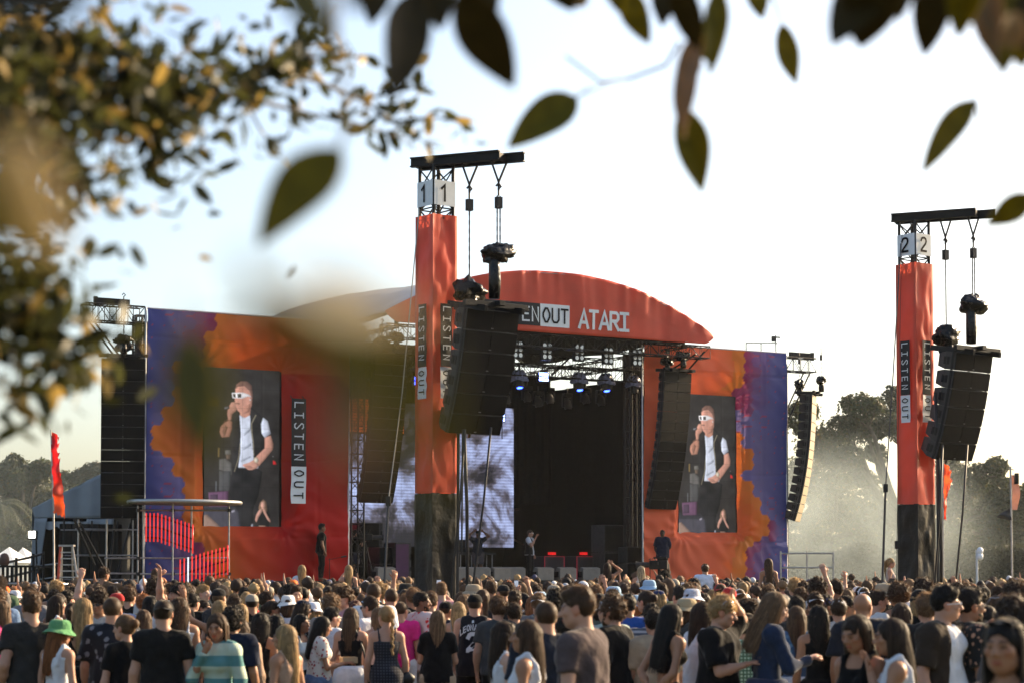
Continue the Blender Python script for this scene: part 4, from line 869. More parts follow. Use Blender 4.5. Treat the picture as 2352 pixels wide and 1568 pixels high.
d = MB(); d.box((.6, .0, z1 + .03), (2.8, .12, .06)); d.box((.8, .1, .65), (3.4, .1, 1.3)); part('frame', d, BLACK, fr)
d = MB(); lump(d, P(10, 1285, 60) - fr.location, (.16, .14, .22), 5, 10, 8, .1); part('wrapped_lamp', d, mat('brown_wrap', (.10, .05, .035), .7), fr, smooth=True)
# stage-front step and wide pale kerb on the left
tr = thing('stage_apron', 'low dark wooden apron between the crowd and the left wing', 'platform', S(-6.0, 1.2, 0), SROT)
d = MB(); d.box((3.5, 0, .85), (9.5, .9, 1.7)); part('apron_box', d, mat('apron_black', (.022, .02, .02), .7, var=.3), tr); d = MB(); d.box((3.5, -.47, 1.62), (9.5, .03, .07)); part('edge_strip', d, PLAT, tr)
# ================================================================== people: smooth implicit bodies turned into one continuous mesh
def axis(lo, hi, h, fine=None):
    if not fine: return np.linspace(lo, hi, max(4, int(round((hi - lo) / h)) + 1)).astype(np.float32)
    a, b, f = fine; out = []
    if a > lo: out.append(np.linspace(lo, a, max(2, int(round((a - lo) / h)) + 1))[:-1])
    out.append(np.linspace(max(a, lo), min(b, hi), int(round((min(b, hi) - max(a, lo)) / f)) + 1))
    if b < hi: out.append(np.linspace(b, hi, max(2, int(round((hi - b) / h)) + 1))[1:])
    return np.concatenate(out).astype(np.float32)
def rotm(e): return np.array(Euler(e).to_matrix(), np.float32)
class Field:
    def __init__(s, X, Y, Z): s.X, s.Y, s.Z = X, Y, Z; s.D = np.full((len(X), len(Y), len(Z)), .25, np.float32)
    def sl(s, lo, hi, mg):
        r = []
        for A, l, h in zip((s.X, s.Y, s.Z), lo, hi):
            i = np.searchsorted(A, l - mg); j = np.searchsorted(A, h + mg)
            if j <= i: return None
            r.append(slice(i, j))
        return tuple(r)
    def pts(s, q): return s.X[q[0]][:, None, None], s.Y[q[1]][None, :, None], s.Z[q[2]][None, None, :]
    def comb(s, q, d, k, sub=False):
        a = s.D[q]
        if sub:
            b = -d; h = np.maximum(k - np.abs(a - b), 0) / k; s.D[q] = np.maximum(a, b) + h * h * k * .25
        else:
            h = np.maximum(k - np.abs(a - d), 0) / k; s.D[q] = np.minimum(a, d) - h * h * k * .25
    def cap(s, a, b, ra, rb, k=.03, flat=None, sub=False, cut=None, mg=.06):
        a = np.array(a, np.float32); b = np.array(b, np.float32); rm = max(ra, rb)
        q = s.sl(np.minimum(a, b) - rm, np.maximum(a, b) + rm, mg)
        if q is None: return
        x, y, z = s.pts(q); v = b - a; L2 = float(v @ v) + 1e-9
        t = np.clip(((x - a[0]) * v[0] + (y - a[1]) * v[1] + (z - a[2]) * v[2]) / L2, 0, 1)
        d = np.sqrt((x - a[0] - t * v[0]) ** 2 + (y - a[1] - t * v[1]) ** 2 + (z - a[2] - t * v[2]) ** 2) - (ra + (rb - ra) * t)
        if cut is not None:
            n = v / math.sqrt(L2); d = np.maximum(d, (x - b[0]) * n[0] + (y - b[1]) * n[1] + (z - b[2]) * n[2] - cut)
        s.comb(q, d, k, sub)
    def ell(s, c, r, k=.03, e=None, sub=False, mg=.06):
        c = np.array(c, np.float32); rm = max(r); q = s.sl(c - (np.array(r) if e is None else rm), c + (np.array(r) if e is None else rm), mg)
        if q is None: return
        x, y, z = s.pts(q); x = x - c[0]; y = y - c[1]; z = z - c[2]
        if e is not None:
            m = rotm(e).T; x, y, z = (m[i, 0] * x + m[i, 1] * y + m[i, 2] * z for i in range(3))
        k0 = np.sqrt((x / r[0]) ** 2 + (y / r[1]) ** 2 + (z / r[2]) ** 2); k1 = np.sqrt((x / r[0] ** 2) ** 2 + (y / r[1] ** 2) ** 2 + (z / r[2] ** 2) ** 2)
        s.comb(q, k0 * (k0 - 1) / np.maximum(k1, 1e-4), k, sub)
    def plane(s, n, c):      # keep n.p < c
        x, y, z = s.pts((slice(None),) * 3); s.D = np.maximum(s.D, n[0] * x + n[1] * y + n[2] * z - c)
    def noise(s, amp, f, off=0.0, st=(1, 1, 1)):
        m = np.abs(s.D) < amp * 2 + .02; i, j, k = np.nonzero(m)
        s.D[m] += amp * vnoise(s.X[i] * f * st[0] + off + 20, s.Y[j] * f * st[1] + off + 20, s.Z[k] * f * st[2] + 20)
    def net(s):
        D = s.D; I = D < 0; c = I.astype(np.int8)
        n = sum(c[a:c.shape[0] - 1 + a, b:c.shape[1] - 1 + b, g:c.shape[2] - 1 + g] for a in (0, 1) for b in (0, 1) for g in (0, 1))
        ci = np.nonzero((n > 0) & (n < 8)); i, j, k = ci; idx = np.full(n.shape, -1, np.int32); idx[ci] = np.arange(len(i))
        acc = np.zeros((len(i), 3), np.float32); cnt = np.zeros(len(i), np.float32); A = (s.X, s.Y, s.Z)
        for ax in range(3):
            o1, o2 = [q for q in range(3) if q != ax]
            for u in (0, 1):
                for v in (0, 1):
                    p = [i, j, k]; p[o1] = p[o1] + u; p[o2] = p[o2] + v; q = list(p); q[ax] = q[ax] + 1
                    d0 = D[tuple(p)]; d1 = D[tuple(q)]; m = (d0 < 0) != (d1 < 0); t = np.where(m, d0 / np.where(m, d0 - d1, 1), 0)
                    for w in range(3):
                        c0 = A[w][p[w]]; c1 = A[w][q[w]]; acc[:, w] += np.where(m, c0 + (c1 - c0) * t, 0)
                    cnt += m
        V = acc / np.maximum(cnt, 1)[:, None]; F = []
        for ax in range(3):
            s0 = [slice(None)] * 3; s1 = [slice(None)] * 3; s0[ax] = slice(0, -1); s1[ax] = slice(1, None); a, b = I[tuple(s0)], I[tuple(s1)]
            e = np.nonzero(a != b); o1, o2 = [q for q in range(3) if q != ax]
            ok = (e[o1] > 0) & (e[o2] > 0) & (e[o1] < D.shape[o1] - 1) & (e[o2] < D.shape[o2] - 1); e = [q[ok] for q in e]; sg = a[tuple(e)]
            def g(u, v):
                p = list(e); p[o1] = p[o1] - u; p[o2] = p[o2] - v; return idx[tuple(p)]
            Q = np.stack([g(1, 1), g(0, 1), g(0, 0), g(1, 0)], 1)
            flip = sg if ax != 1 else ~sg
            Q[~flip] = Q[~flip][:, ::-1]; F.append(Q)
        return V, np.concatenate(F)
def np_mesh(name, V, F, mat_, smooth=True, attrs=None, tris=None):
    me = bpy.data.meshes.new(name); nf = len(F); nt = 0 if tris is None else len(tris)
    me.vertices.add(len(V)); me.vertices.foreach_set('co', np.ascontiguousarray(V, np.float32).ravel())
    li = F.ravel() if nt == 0 else np.concatenate([F.ravel(), tris.ravel()])
    me.loops.add(len(li)); me.loops.foreach_set('vertex_index', li.astype(np.int32))
    me.polygons.add(nf + nt); st = np.concatenate([np.arange(nf) * 4, nf * 4 + np.arange(nt) * 3]).astype(np.int32)
    me.polygons.foreach_set('loop_start', st)
    me.polygons.foreach_set('use_smooth', np.full(nf + nt, smooth, bool)); me.update(calc_edges=True)
    if attrs:
        for k, v in attrs.items():
            a = me.color_attributes.new(k, 'FLOAT_COLOR', 'POINT'); a.data.foreach_set('color', np.concatenate([v, np.ones((len(v), 1))], 1).astype(np.float32).ravel())
    me.materials.append(mat_); return me
# ------------------------------------------------------------------ materials that take the colour of each object
def omat(name, rough, spec, transl=0., tint=None, var=.1, scale=9., bump=0., bscale=60., pattern=None, sss=0.):
    m = bpy.data.materials.new(name); m.use_nodes = True; t = m.node_tree; N = t.nodes; L = t.links; b = N['Principled BSDF']
    b.inputs['Roughness'].default_value = rough; b.inputs['Specular IOR Level'].default_value = spec
    b.inputs['Sheen Weight'].default_value = {'hair': .6, 'skin': .12}.get(name, .2); b.inputs['Sheen Roughness'].default_value = .35; b.inputs['Sheen Tint'].default_value = (1, .86, .66, 1) if name == 'hair' else (1, .96, .9, 1)
    if sss: b.inputs['Subsurface Weight'].default_value = sss; b.inputs['Subsurface Radius'].default_value = (.012, .005, .003); b.inputs['Subsurface Scale'].default_value = 1.0
    oi = N.new('ShaderNodeObjectInfo'); tc = N.new('ShaderNodeTexCoord'); no = N.new('ShaderNodeTexNoise'); no.inputs['Scale'].default_value = scale; no.inputs['Detail'].default_value = 3; L.new(tc.outputs['Object'], no.inputs['Vector'])
    mr = N.new('ShaderNodeMapRange'); mr.inputs[1].default_value = .3; mr.inputs[2].default_value = .7; mr.inputs[3].default_value = 1 - var; mr.inputs[4].default_value = 1 + var; L.new(no.outputs[0], mr.inputs[0])
    mx = N.new('ShaderNodeMix'); mx.data_type = 'RGBA'; mx.blend_type = 'MULTIPLY'; mx.inputs[0].default_value = 1; L.new(oi.outputs['Color'], mx.inputs[6]); L.new(mr.outputs[0], mx.inputs[7]); c = mx.outputs[2]
    if tint:
        at = N.new('ShaderNodeAttribute'); at.attribute_name = tint; m2 = N.new('ShaderNodeMix'); m2.data_type = 'RGBA'; m2.blend_type = 'MULTIPLY'; m2.inputs[0].default_value = 1; L.new(c, m2.inputs[6]); L.new(at.outputs['Color'], m2.inputs[7]); c = m2.outputs[2]
    if pattern: c = pattern(N, L, tc, c)
    L.new(c, b.inputs['Base Color'])
    if bump:
        n2 = N.new('ShaderNodeTexNoise'); n2.inputs['Scale'].default_value = bscale; n2.inputs['Detail'].default_value = 3; L.new(tc.outputs['Object'], n2.inputs['Vector']); bp = N.new('ShaderNodeBump'); bp.inputs['Strength'].default_value = bump; bp.inputs['Distance'].default_value = .01 if bscale > 50 else .035; L.new(n2.outputs[0], bp.inputs['Height']); L.new(bp.outputs[0], b.inputs['Normal'])
    if transl:
        tr = N.new('ShaderNodeBsdfTranslucent'); L.new(c, tr.inputs[0]); ms = N.new('ShaderNodeMixShader'); ms.inputs[0].default_value = transl; L.new(b.outputs[0], ms.inputs[1]); L.new(tr.outputs[0], ms.inputs[2]); L.new(ms.outputs[0], N['Material Output'].inputs[0])
    return m
def pat_vor(col, scale, thr, feat='F1'):
    def f(N, L, tc, c):
        v = N.new('ShaderNodeTexVoronoi'); v.inputs['Scale'].default_value = scale; L.new(tc.outputs['Object'], v.inputs['Vector'])
        g = N.new('ShaderNodeMath'); g.operation = 'LESS_THAN'; g.inputs[1].default_value = thr; L.new(v.outputs['Distance'], g.inputs[0])
        mx = N.new('ShaderNodeMix'); mx.data_type = 'RGBA'; mx.inputs[7].default_value = (*col, 1); L.new(g.outputs[0], mx.inputs[0]); L.new(c, mx.inputs[6]); return mx.outputs[2]
    return f
def pat_flower(col, scale):
    def f(N, L, tc, c):
        v = N.new('ShaderNodeTexVoronoi'); v.inputs['Scale'].default_value = scale; L.new(tc.outputs['Object'], v.inputs['Vector'])
        n = N.new('ShaderNodeTexNoise'); n.inputs['Scale'].default_value = scale * 5; L.new(tc.outputs['Object'], n.inputs['Vector'])
        s = N.new('ShaderNodeMath'); s.operation = 'SUBTRACT'; L.new(v.outputs['Distance'], s.inputs[0]); k = N.new('ShaderNodeMath'); k.operation = 'MULTIPLY'; k.inputs[1].default_value = .45; L.new(n.outputs[0], k.inputs[0]); L.new(k.outputs[0], s.inputs[1])
        g = N.new('ShaderNodeMath'); g.operation = 'LESS_THAN'; g.inputs[1].default_value = .08; L.new(s.outputs[0], g.inputs[0])
        mx = N.new('ShaderNodeMix'); mx.data_type = 'RGBA'; mx.inputs[7].default_value = (*col, 1); L.new(g.outputs[0], mx.inputs[0]); L.new(c, mx.inputs[6]); return mx.outputs[2]
    return f
def pat_stripe(col, freq, ax='Z', duty=.0, ax2=None):
    def f(N, L, tc, c):
        sx = N.new('ShaderNodeSeparateXYZ'); L.new(tc.outputs['Object'], sx.inputs[0]); cur = c
        for a in ([ax] + ([ax2] if ax2 else [])):
            mu = N.new('ShaderNodeMath'); mu.operation = 'MULTIPLY'; mu.inputs[1].default_value = freq; L.new(sx.outputs[a], mu.inputs[0]); si = N.new('ShaderNodeMath'); si.operation = 'SINE'; L.new(mu.outputs[0], si.inputs[0])
            g = N.new('ShaderNodeMath'); g.operation = 'GREATER_THAN'; g.inputs[1].default_value = duty; L.new(si.outputs[0], g.inputs[0])
            mx = N.new('ShaderNodeMix'); mx.data_type = 'RGBA'; mx.inputs[7].default_value = (*col, 1); L.new(g.outputs[0], mx.inputs[0]); L.new(cur, mx.inputs[6]); cur = mx.outputs[2]
        return cur
    return f
SKIN = omat('skin', .5, .25, tint='tint', var=.06, scale=14, bump=.05, bscale=150)
HAIR = omat('hair', .55, .28, .46, tint='tint', var=.15, scale=25)
FAB = omat('cotton', .9, .07, .06, var=.10, scale=12, bump=.7, bscale=11)
DENIM = omat('denim', .9, .08, .0, var=.22, scale=22, bump=.25, bscale=200)
KNIT = omat('knit', .9, .15, .05, var=.1, bump=.3, bscale=90)
GLOSS = omat('shiny_plastic', .25, .5, 0, var=.04)
FLORAL = omat('floral_print', .8, .2, .05, pattern=pat_flower((.16, .17, .2), 13)); FLORALW = omat('floral_white', .8, .2, .05, pattern=pat_flower((.25, .03, .04), 22))
FLORALM = omat('floral_mixed', .8, .2, .05, pattern=pat_flower((.42, .22, .14), 24)); MELON = omat('melon_print', .8, .2, .05, pattern=pat_flower((.55, .03, .03), 11))
STRIPE = omat('striped_knit', .85, .2, .05, pattern=pat_stripe((.05, .06, .09), 120)); GING = omat('gingham', .85, .2, .05, pattern=pat_stripe((.06, .12, .07), 170, 'Z', .2, 'X'))
BANDS = omat('colour_band_knit', .9, .15, .05, bump=.3, bscale=90, pattern=pat_stripe((.09, .22, .22), 30, 'Z', .1)); TWEED = omat('tweed', .9, .2, .0, pattern=pat_stripe((.012, .013, .018), 190, 'Z', .1, 'X'))
TIE = omat('tie_dye', .85, .2, .05, pattern=pat_vor((.10, .20, .30), 16, .32)); HEARTS = omat('dotted_print', .85, .2, .0, pattern=pat_vor((.5, .5, .48), 22, .26)); PATCH = omat('patterned_print', .85, .2, .05, pattern=pat_vor((.10, .12, .20), 30, .3))
# ------------------------------------------------------------------ poses (for a 1.75 m body, facing +Y)
ARM = {'down': ((.065, -.02, -.285), (.075, .06, -.52)), 'fold': ((.06, .05, -.28), (-.10, .235, -.27)), 'phone': ((.05, .10, -.27), (-.07, .31, -.20)), 'up': ((.09, .10, .20), (.03, .14, .46)),
       'photo': ((.06, .19, -.02), (-.11, .30, .22)), 'headtouch': ((.20, .06, .15), (-.01, .07, .31)), 'mouth': ((.05, .12, -.25), (-.11, .17, .0)), 'behind': ((.07, -.13, -.26), (-.12, -.18, -.42)), 'hips': ((.17, -.08, -.27), (.01, .03, -.39)),
       'point': ((.26, .08, -.02), (.53, .12, .04)), 'tray': ((.06, .06, -.28), (-.03, .30, -.23)), 'fist': ((.11, .02, .22), (.07, .05, .48)), 'mic': ((.10, .16, -.22), (-.12, .25, .09)), 'pocket': ((.10, -.07, -.28), (.02, .06, -.47)), 'sideup': ((.24, .0, .12), (.30, .02, .40)), 'camera': ((.10, .16, -.20), (-.02, .36, .03)), 'walk': ((.05, -.10, -.27), (.08, .06, -.50)), 'armback': ((.05, -.12, -.27), (.09, -.17, -.54))}
HANDS = {}
def hand_geo(w, dirv, up, curl, side):
    """palm, four bent fingers of unequal length and a thumb"""
    mb = MB(); d = Vector(dirv).normalized(); a = d.cross(Vector(up)); a = a.normalized() if a.length > .1 else d.cross(Vector((1, 0, 0))).normalized(); n = a.cross(d).normalized(); w = Vector(w)
    def flat(pts, rw, rt, m=8):
        vs = []
        for p, x, y in zip(pts, rw, rt): vs += [p + a * x * math.cos(k * 2 * math.pi / m) + n * y * math.sin(k * 2 * math.pi / m) for k in range(m)]
        fs = [(i * m + k, i * m + (k + 1) % m, (i + 1) * m + (k + 1) % m, (i + 1) * m + k) for i in range(len(pts) - 1) for k in range(m)]; fs += [tuple(range(m))[::-1], tuple((len(pts) - 1) * m + k for k in range(m))]; mb.add(vs, fs)
    flat([w - d * .03, w + d * .01, w + d * .05, w + d * .09], [.027, .034, .043, .041], [.022, .019, .016, .013])
    for i, (o, ln) in enumerate(((-.032, .066), (-.011, .076), (.011, .072), (.032, .056))):
        p0 = w + d * .08 + a * o * side; c1, c2 = curl * .6, curl * 1.5; d1 = d * math.cos(c1) + n * math.sin(c1); d2 = d * math.cos(c2) + n * math.sin(c2)
        mb.tube([p0, p0 + d1 * ln * .52, p0 + d1 * ln * .52 + d2 * ln * .5], [.0095, .0088, .006], 5)
    p0 = w + d * .025 - a * .03 * side; t1 = (d * .6 - a * .75 * side + n * .3).normalized(); t2 = (d * .9 - a * .25 * side + n * .4).normalized(); mb.tube([p0, p0 + t1 * .035, p0 + t1 * .035 + t2 * .036], [.013, .011, .007], 5)
    return mb
class Pose:
    def __init__(s, sex='m', arms=('down', 'down'), yaw=0., pitch=0., build=1.0, legs='stand', lean=0., det=0):
        s.det = det; s.key = (sex, arms, yaw, pitch, build, legs, lean, det); s.sex, s.arms, s.yaw, s.pitch, s.build, s.legs, s.lean = sex, arms, yaw, pitch, build, legs, lean
        f = sex == 'f'; s.sw = (.152 if f else .174) * (.9 + .1 * build); s.b = build
        s.sh = {}; s.el = {}; s.wr = {}
        for sd, nm in ((1, arms[1]), (-1, arms[0])):
            p = np.array((sd * s.sw, 0, 1.40)); e, w_ = ARM[nm]; s.sh[sd] = p; s.el[sd] = p + np.array((sd * e[0], e[1], e[2])); s.wr[sd] = p + np.array((sd * w_[0], w_[1], w_[2]))
        s.HM = Matrix.Translation(Vector((0, 0, 1.515))) @ Euler((0, 0, R(yaw))).to_matrix().to_4x4() @ Euler((R(-pitch), 0, 0)).to_matrix().to_4x4() @ Matrix.Translation(Vector((0, .02, .105)))
        s.leg = {}
        for sd in (1, -1):
            hp = np.array((sd * .09, 0, .90))
            if legs == 'sit': s.leg[sd] = (hp, np.array((sd * .14, .40, .84)), np.array((sd * .15, .36, .42)))
            elif legs == 'walk': s.leg[sd] = (hp, np.array((sd * .095, .06 + sd * .10, .49)), np.array((sd * .10, -.08 + sd * .17, .10)))
            else: s.leg[sd] = (hp, np.array((sd * .105, .015, .49)), np.array((sd * .115, -.02, .09)))
    def torso(s, F, o=0., chest=True, low=True, k=.05):
        f = s.sex == 'f'; b = s.b; sw = s.sw
        if chest:
            F.ell((0, -.005, 1.30), ((.135 if f else .16) * b + o, (.10 if f else .115) * b + o, .17 + o * .5), k)
            F.cap((-sw + .02, -.005, 1.395), (sw - .02, -.005, 1.395), .050 + o, .050 + o, k)
            for sd in (-1, 1): F.cap((sd * .025, -.015, 1.475), (sd * (sw - .03), -.012, 1.415), .034 + o * .6, .042 + o, .04)
            if f:
                for sd in (-1, 1): F.ell((sd * .068, .082 * b, 1.27), (.056 + o * 1.1, .050 + o * 1.25, .054 + o * 1.1), .04)
            else:
                for sd in (-1, 1): F.ell((sd * .075, .075 * b, 1.33), (.075 + o * .5, .035 + o * .5, .06 + o * .4), .05)
        if low:
            F.ell((0, -.003, 1.10), ((.112 if f else .14) * b + o, (.085 if f else .10) * b + o, .17), k)
            F.ell((0, -.01, .95), ((.158 if f else .155) * b + o, (.11 if f else .11) * b + o, .13 + o * .3), k)
            for sd in (-1, 1): F.ell((sd * .075, -.06, .905), (.085 + o * .6, .08 + o * .6, .09 + o * .3), .05)
    def legs_(s, F, o=0., upto=1.0, k=.04):
        f = s.sex == 'f'; b = s.b
        for sd in (-1, 1):
            h, kn, an = s.leg[sd]; F.cap(h, kn, (.088 if f else .086) * b + o, .055 + o, k, cut=None if upto > .5 else 0)
            if upto > .5: F.cap(kn, an, .052 + o, .036 + o, k); F.ell((kn + (an - kn) * .3 + np.array((0, -.018, 0))), (.045 + o, .048 + o, .11), .03)
    def body(s):
        lo, hi = [-.34, -.26, -.01], [.34, .30, 1.79]
        for sd in (-1, 1):
            for q in (s.el[sd], s.wr[sd], *s.leg[sd]):
                for a in range(3): lo[a] = min(lo[a], q[a] - .08); hi[a] = max(hi[a], q[a] + .08)
        HM = s.HM; hc = HM.translation; fs, cs = (.0074, .028) if s.det else (.0135, .032); X = axis(lo[0], hi[0], cs, (hc.x - .105, hc.x + .105, fs)); Y = axis(lo[1], hi[1], cs, (hc.y - .13, hc.y + .14, fs)); Z = axis(lo[2], hi[2], cs, (1.47, 1.765, fs))
        F = Field(X, Y, Z); f = s.sex == 'f'; s.torso(F); s.legs_(F)
        for sd in (-1, 1):
            F.cap(s.leg[sd][2] + np.array((0, -.02, -.03)), s.leg[sd][2] + np.array((sd * .02, .15, -.055)), .042, .036, .03)
            au, af = (.043, .036) if f else (.052, .043); F.ell(s.sh[sd] + np.array((0, 0, -.012)), (.050 if f else .057,) * 3, .05)
            F.cap(s.sh[sd], s.el[sd], au * s.b, af, .035); m = s.el[sd] * .65 + s.wr[sd] * .35; F.cap(s.el[sd], m, af, af * 1.02, .03); F.cap(m, s.wr[sd], af * 1.02, .026, .03)
        nr = .046 if f else .057; F.cap((0, -.015, 1.42), tuple(HM @ Vector((0, -.03, -.06))), nr * 1.1, nr * .95, .035)
        # head, in its own turned frame
        E = HM.to_euler(); H = lambda x, y, z: tuple(HM @ Vector((x, y, z)))
        F.ell(H(0, -.015, .028), (.076, .096, .088), .02, E); F.ell(H(0, .028, -.030), (.060 if f else .063, .066, .082), .025, E); F.ell(H(0, .050, -.088), (.030 if f else .036, .032, .024), .03, E)
        for sd in (-1, 1):
            F.ell(H(sd * .045, .012, -.062), (.022, .034, .03), .03, E); F.ell(H(sd * .044, .062, -.018), (.022, .022, .018), .02, E); F.ell(H(sd * .031, .101, .004), (.019, .016, .012), .012, E, sub=True); F.ell(H(sd * .031, .0795, .003), (.013, .0125, .0115), .004, E)
            F.cap(H(sd * .014, .092, .021), H(sd * .046, .080, .019), .0085, .007, .012); F.ell(H(sd * .077, -.008, -.006), (.008, .021, .032), .012, E); F.ell(H(sd * .011, .100, -.031), (.009, .011, .008), .01, E)
        F.cap(H(0, .088, .014), H(0, .114, -.026), .0075, .0125, .014); F.ell(H(0, .088, -.058), (.022, .013, .0065), .008, E); F.ell(H(0, .087, -.0685), (.019, .013, .0075), .008, E); F.ell(H(0, .100, -.0632), (.026, .012, .0022), .003, E, sub=True)
        V, Q = F.net()
        # tint: lips, brows, eyes, redder cheeks and ears
        hv = (np.array(HM.inverted())[:3, :3] @ V.T).T + np.array(HM.inverted())[:3, 3]; T = np.ones((len(V), 3), np.float32); x, y, z = hv.T; ax = np.abs(x)
        def put(m, c): T[m] = c
        put((y > .05) & (ax < .055) & (ax > .03) & (np.abs(z + .02) < .02), (1.05, .90, .88)); put((y > .07) & (ax < .022) & (np.abs(z + .063) < .0115), (.85, .50, .48)); put((y > .055) & (ax > .012) & (ax < .049) & (np.abs(z - .0235 + .1 * (ax - .03) ** 2 * 10) < .0055), (.22, .17, .14))
        e = (ax - .031) ** 2 / .0135 ** 2 + (z - .003) ** 2 / .0075 ** 2
        put((y > .06) & (e < 1), (.95, 1.05, 1.1)); put((y > .06) & (e < 1.35) & (e > .8), (.30, .22, .20)); put((y > .06) & ((ax - .031) ** 2 + (z - .003) ** 2 < .0062 ** 2), (.06, .05, .05)); put((ax > .07) & (np.abs(z) < .05) & (np.abs(y + .008) < .03), (1.08, .88, .84))
        parts = [(V, Q)]; n = len(V); Fs = [Q]; Vs = [V]; Ts = [T]; tri = []
        for sd in (-1, 1):
            dv = Vector(s.wr[sd] - s.el[sd]); nm = s.arms[1 if sd > 0 else 0]; curl = .25 if nm in ('down', 'walk', 'armback') else (.9 if nm in ('phone', 'photo', 'mic', 'fist', 'camera', 'tray') else .5)
            up = Vector((-sd, .25, 0)) if dv.z < -.12 else Vector((0, 1, .2)) if dv.z > .12 else Vector((0, 0, -1))
            mb = hand_geo(Vector(s.wr[sd]), dv, up, curl, sd); hvv = np.array(mb.v, np.float32); Vs.append(hvv); Ts.append(np.ones((len(hvv), 3), np.float32) * (1.04, .96, .94))
            fq = []
            for fc in mb.f:
                if len(fc) == 4: fq.append([q + n for q in fc])
                else:
                    for i in range(1, len(fc) - 1): tri.append([fc[0] + n, fc[i] + n, fc[i + 1] + n])
            Fs.append(np.array(fq)); n += len(hvv)
        return np_mesh('body', np.concatenate(Vs), np.concatenate(Fs), SKIN, True, {'tint': np.concatenate(Ts)}, np.array(tri) if tri else None)
    def garment(s, kind):
        """clothing grown around the same skeleton, looser, cut at its hems"""
        f = s.sex == 'f'; lo, hi = [-.30, -.28, .05], [.30, .28, 1.56]
        for sd in (-1, 1):
            for q in (s.el[sd], s.wr[sd], *s.leg[sd]):
                for a in range(3): lo[a] = min(lo[a], q[a] - .09); hi[a] = max(hi[a], q[a] + .09)
        base = kind.split('-')[0]; h = .018
        rng = {'tee': (.80, 1.58), 'bigtee': (.72, 1.58), 'long': (.82, 1.58), 'jacket': (.78, 1.58), 'tank': (.85, 1.52), 'crop': (1.08, 1.52), 'cami': (.95, 1.52), 'singlet': (.78, 1.54), 'vest': (.84, 1.54), 'dress': (.45, 1.52), 'skirt': (.50, 1.08), 'longskirt': (.25, 1.08), 'shorts': (.50, 1.08), 'trousers': (.05, 1.08)}[base]
        up = any(s.wr[sd][2] > 1.6 or s.el[sd][2] > 1.5 for sd in (-1, 1)); z1 = rng[1] + (.25 if up and base in ('tee', 'bigtee', 'long', 'jacket') else 0)
        h = .026 if base in ('trousers', 'shorts', 'skirt', 'longskirt') else h; F = Field(axis(lo[0], hi[0], h), axis(lo[1], hi[1], h), axis(rng[0] - .04, z1, h)); o = {'tee': .020, 'bigtee': .034, 'long': .018, 'jacket': .030, 'tank': .010, 'crop': .010, 'cami': .010, 'singlet': .022, 'vest': .03, 'dress': .014, 'skirt': .024, 'longskirt': .026, 'shorts': .024, 'trousers': .020}[base]
        lower = base in ('skirt', 'longskirt', 'shorts', 'trousers')
        if not lower:
            s.torso(F, o, True, True)
            if base in ('tee', 'bigtee', 'jacket', 'singlet', 'vest'):      # hangs straight from the chest
                F.ell((0, -.010, .82), ((.164 if f else .170) * s.b + o + .010, (.124 if f else .126) * s.b + o + .012, .60), .05)
        hem = {'tee': .865, 'bigtee': .76, 'long': .87, 'jacket': .82, 'tank': .90, 'crop': 1.13, 'cami': 1.0, 'singlet': .80, 'vest': .88, 'dress': .50, 'skirt': .56, 'longskirt': .30, 'shorts': .56, 'trousers': .09}[base]
        if base in ('tee', 'bigtee', 'long', 'jacket'):
            for sd in (-1, 1):
                a, e, w_ = s.sh[sd], s.el[sd], s.wr[sd]; r = (.047 if f else .054) + o
                F.ell(a, (r + .006,) * 3, .04)
                if base in ('long', 'jacket') and 'short' not in kind: F.cap(a, e, r, r * .86, .03); F.cap(e, e + (w_ - e) * .93, r * .86, .042, .025, cut=0)
                else: t = .60 if base == 'tee' else .82; F.cap(a, a + (e - a) * t, r, r * 1.06, .03, cut=0)
        if base == 'dress':
            F.cap((0, -.01, .95), (0, -.005, .45), .165 * s.b, .20, .06); 
        if lower:
            s.torso(F, o, False, True)
            if base in ('skirt', 'longskirt'): F.cap((0, -.015, .93), (0, -.01, rng[0] - .05), .168 * s.b + .012, .20, .06)
            elif base == 'shorts': s.legs_(F, o + .022, .4)
            else: s.legs_(F, o, 1.0)
        F.noise(.016 if base in ('tee', 'bigtee', 'jacket', 'long') else .007, 9, hash(str(s.key)) % 17, (1, 1, .55)); F.noise(.009 if base in ('tee', 'bigtee', 'jacket', 'long', 'shorts', 'trousers') else .005, 20, 5, (1, 1, .6))
        F.plane((0, 0, -1), -hem)
        if lower: F.plane((0, 0, 1), 1.045)
        elif base in ('tank', 'crop', 'cami', 'dress', 'singlet', 'vest'):
            if base == 'singlet':
                for sd in (-1, 1): F.ell((sd * (s.sw + .045), 0, 1.39), (.085, .13, .13), .02, sub=True)
                F.ell((0, .04, 1.53), (.085, .10, .085), .02, sub=True)
            elif base == 'vest':
                for sd in (-1, 1): F.ell((sd * (s.sw + .06), 0, 1.38), (.075, .13, .12), .02, sub=True)
                F.ell((0, .03, 1.53), (.075, .09, .07), .02, sub=True); F.ell((0, .16, 1.15), (.06, .16, .6), .02, sub=True)
            else:
                F.plane((0, 0, 1), 1.345 if base != 'tank' else 1.385)
                if 'back' in kind: F.ell((0, -.14, 1.34), (.12, .11, .17), .02, sub=True)
                for sd in (-1, 1):
                    wd = .014 if 'thick' not in kind else .024
                    if 'cross' in kind: F.cap((sd * .08, -.085, 1.33), (-sd * .075, -.055, 1.455), .011, .011, .01)
                    for (p, q) in (((.085, .085, 1.33), (.098, .045, 1.45)), ((.098, .045, 1.45), (.098, -.02, 1.492)), ((.098, -.02, 1.492), (.09, -.085, 1.40)), ((.09, -.085, 1.40), (.085, -.098, 1.31))):
                        F.cap((sd * p[0], *p[1:]), (sd * q[0], *q[1:]), wd, wd, .012)
        else:
            F.ell((0, .028, 1.545), (.078, .088, .075), .02, sub=True)
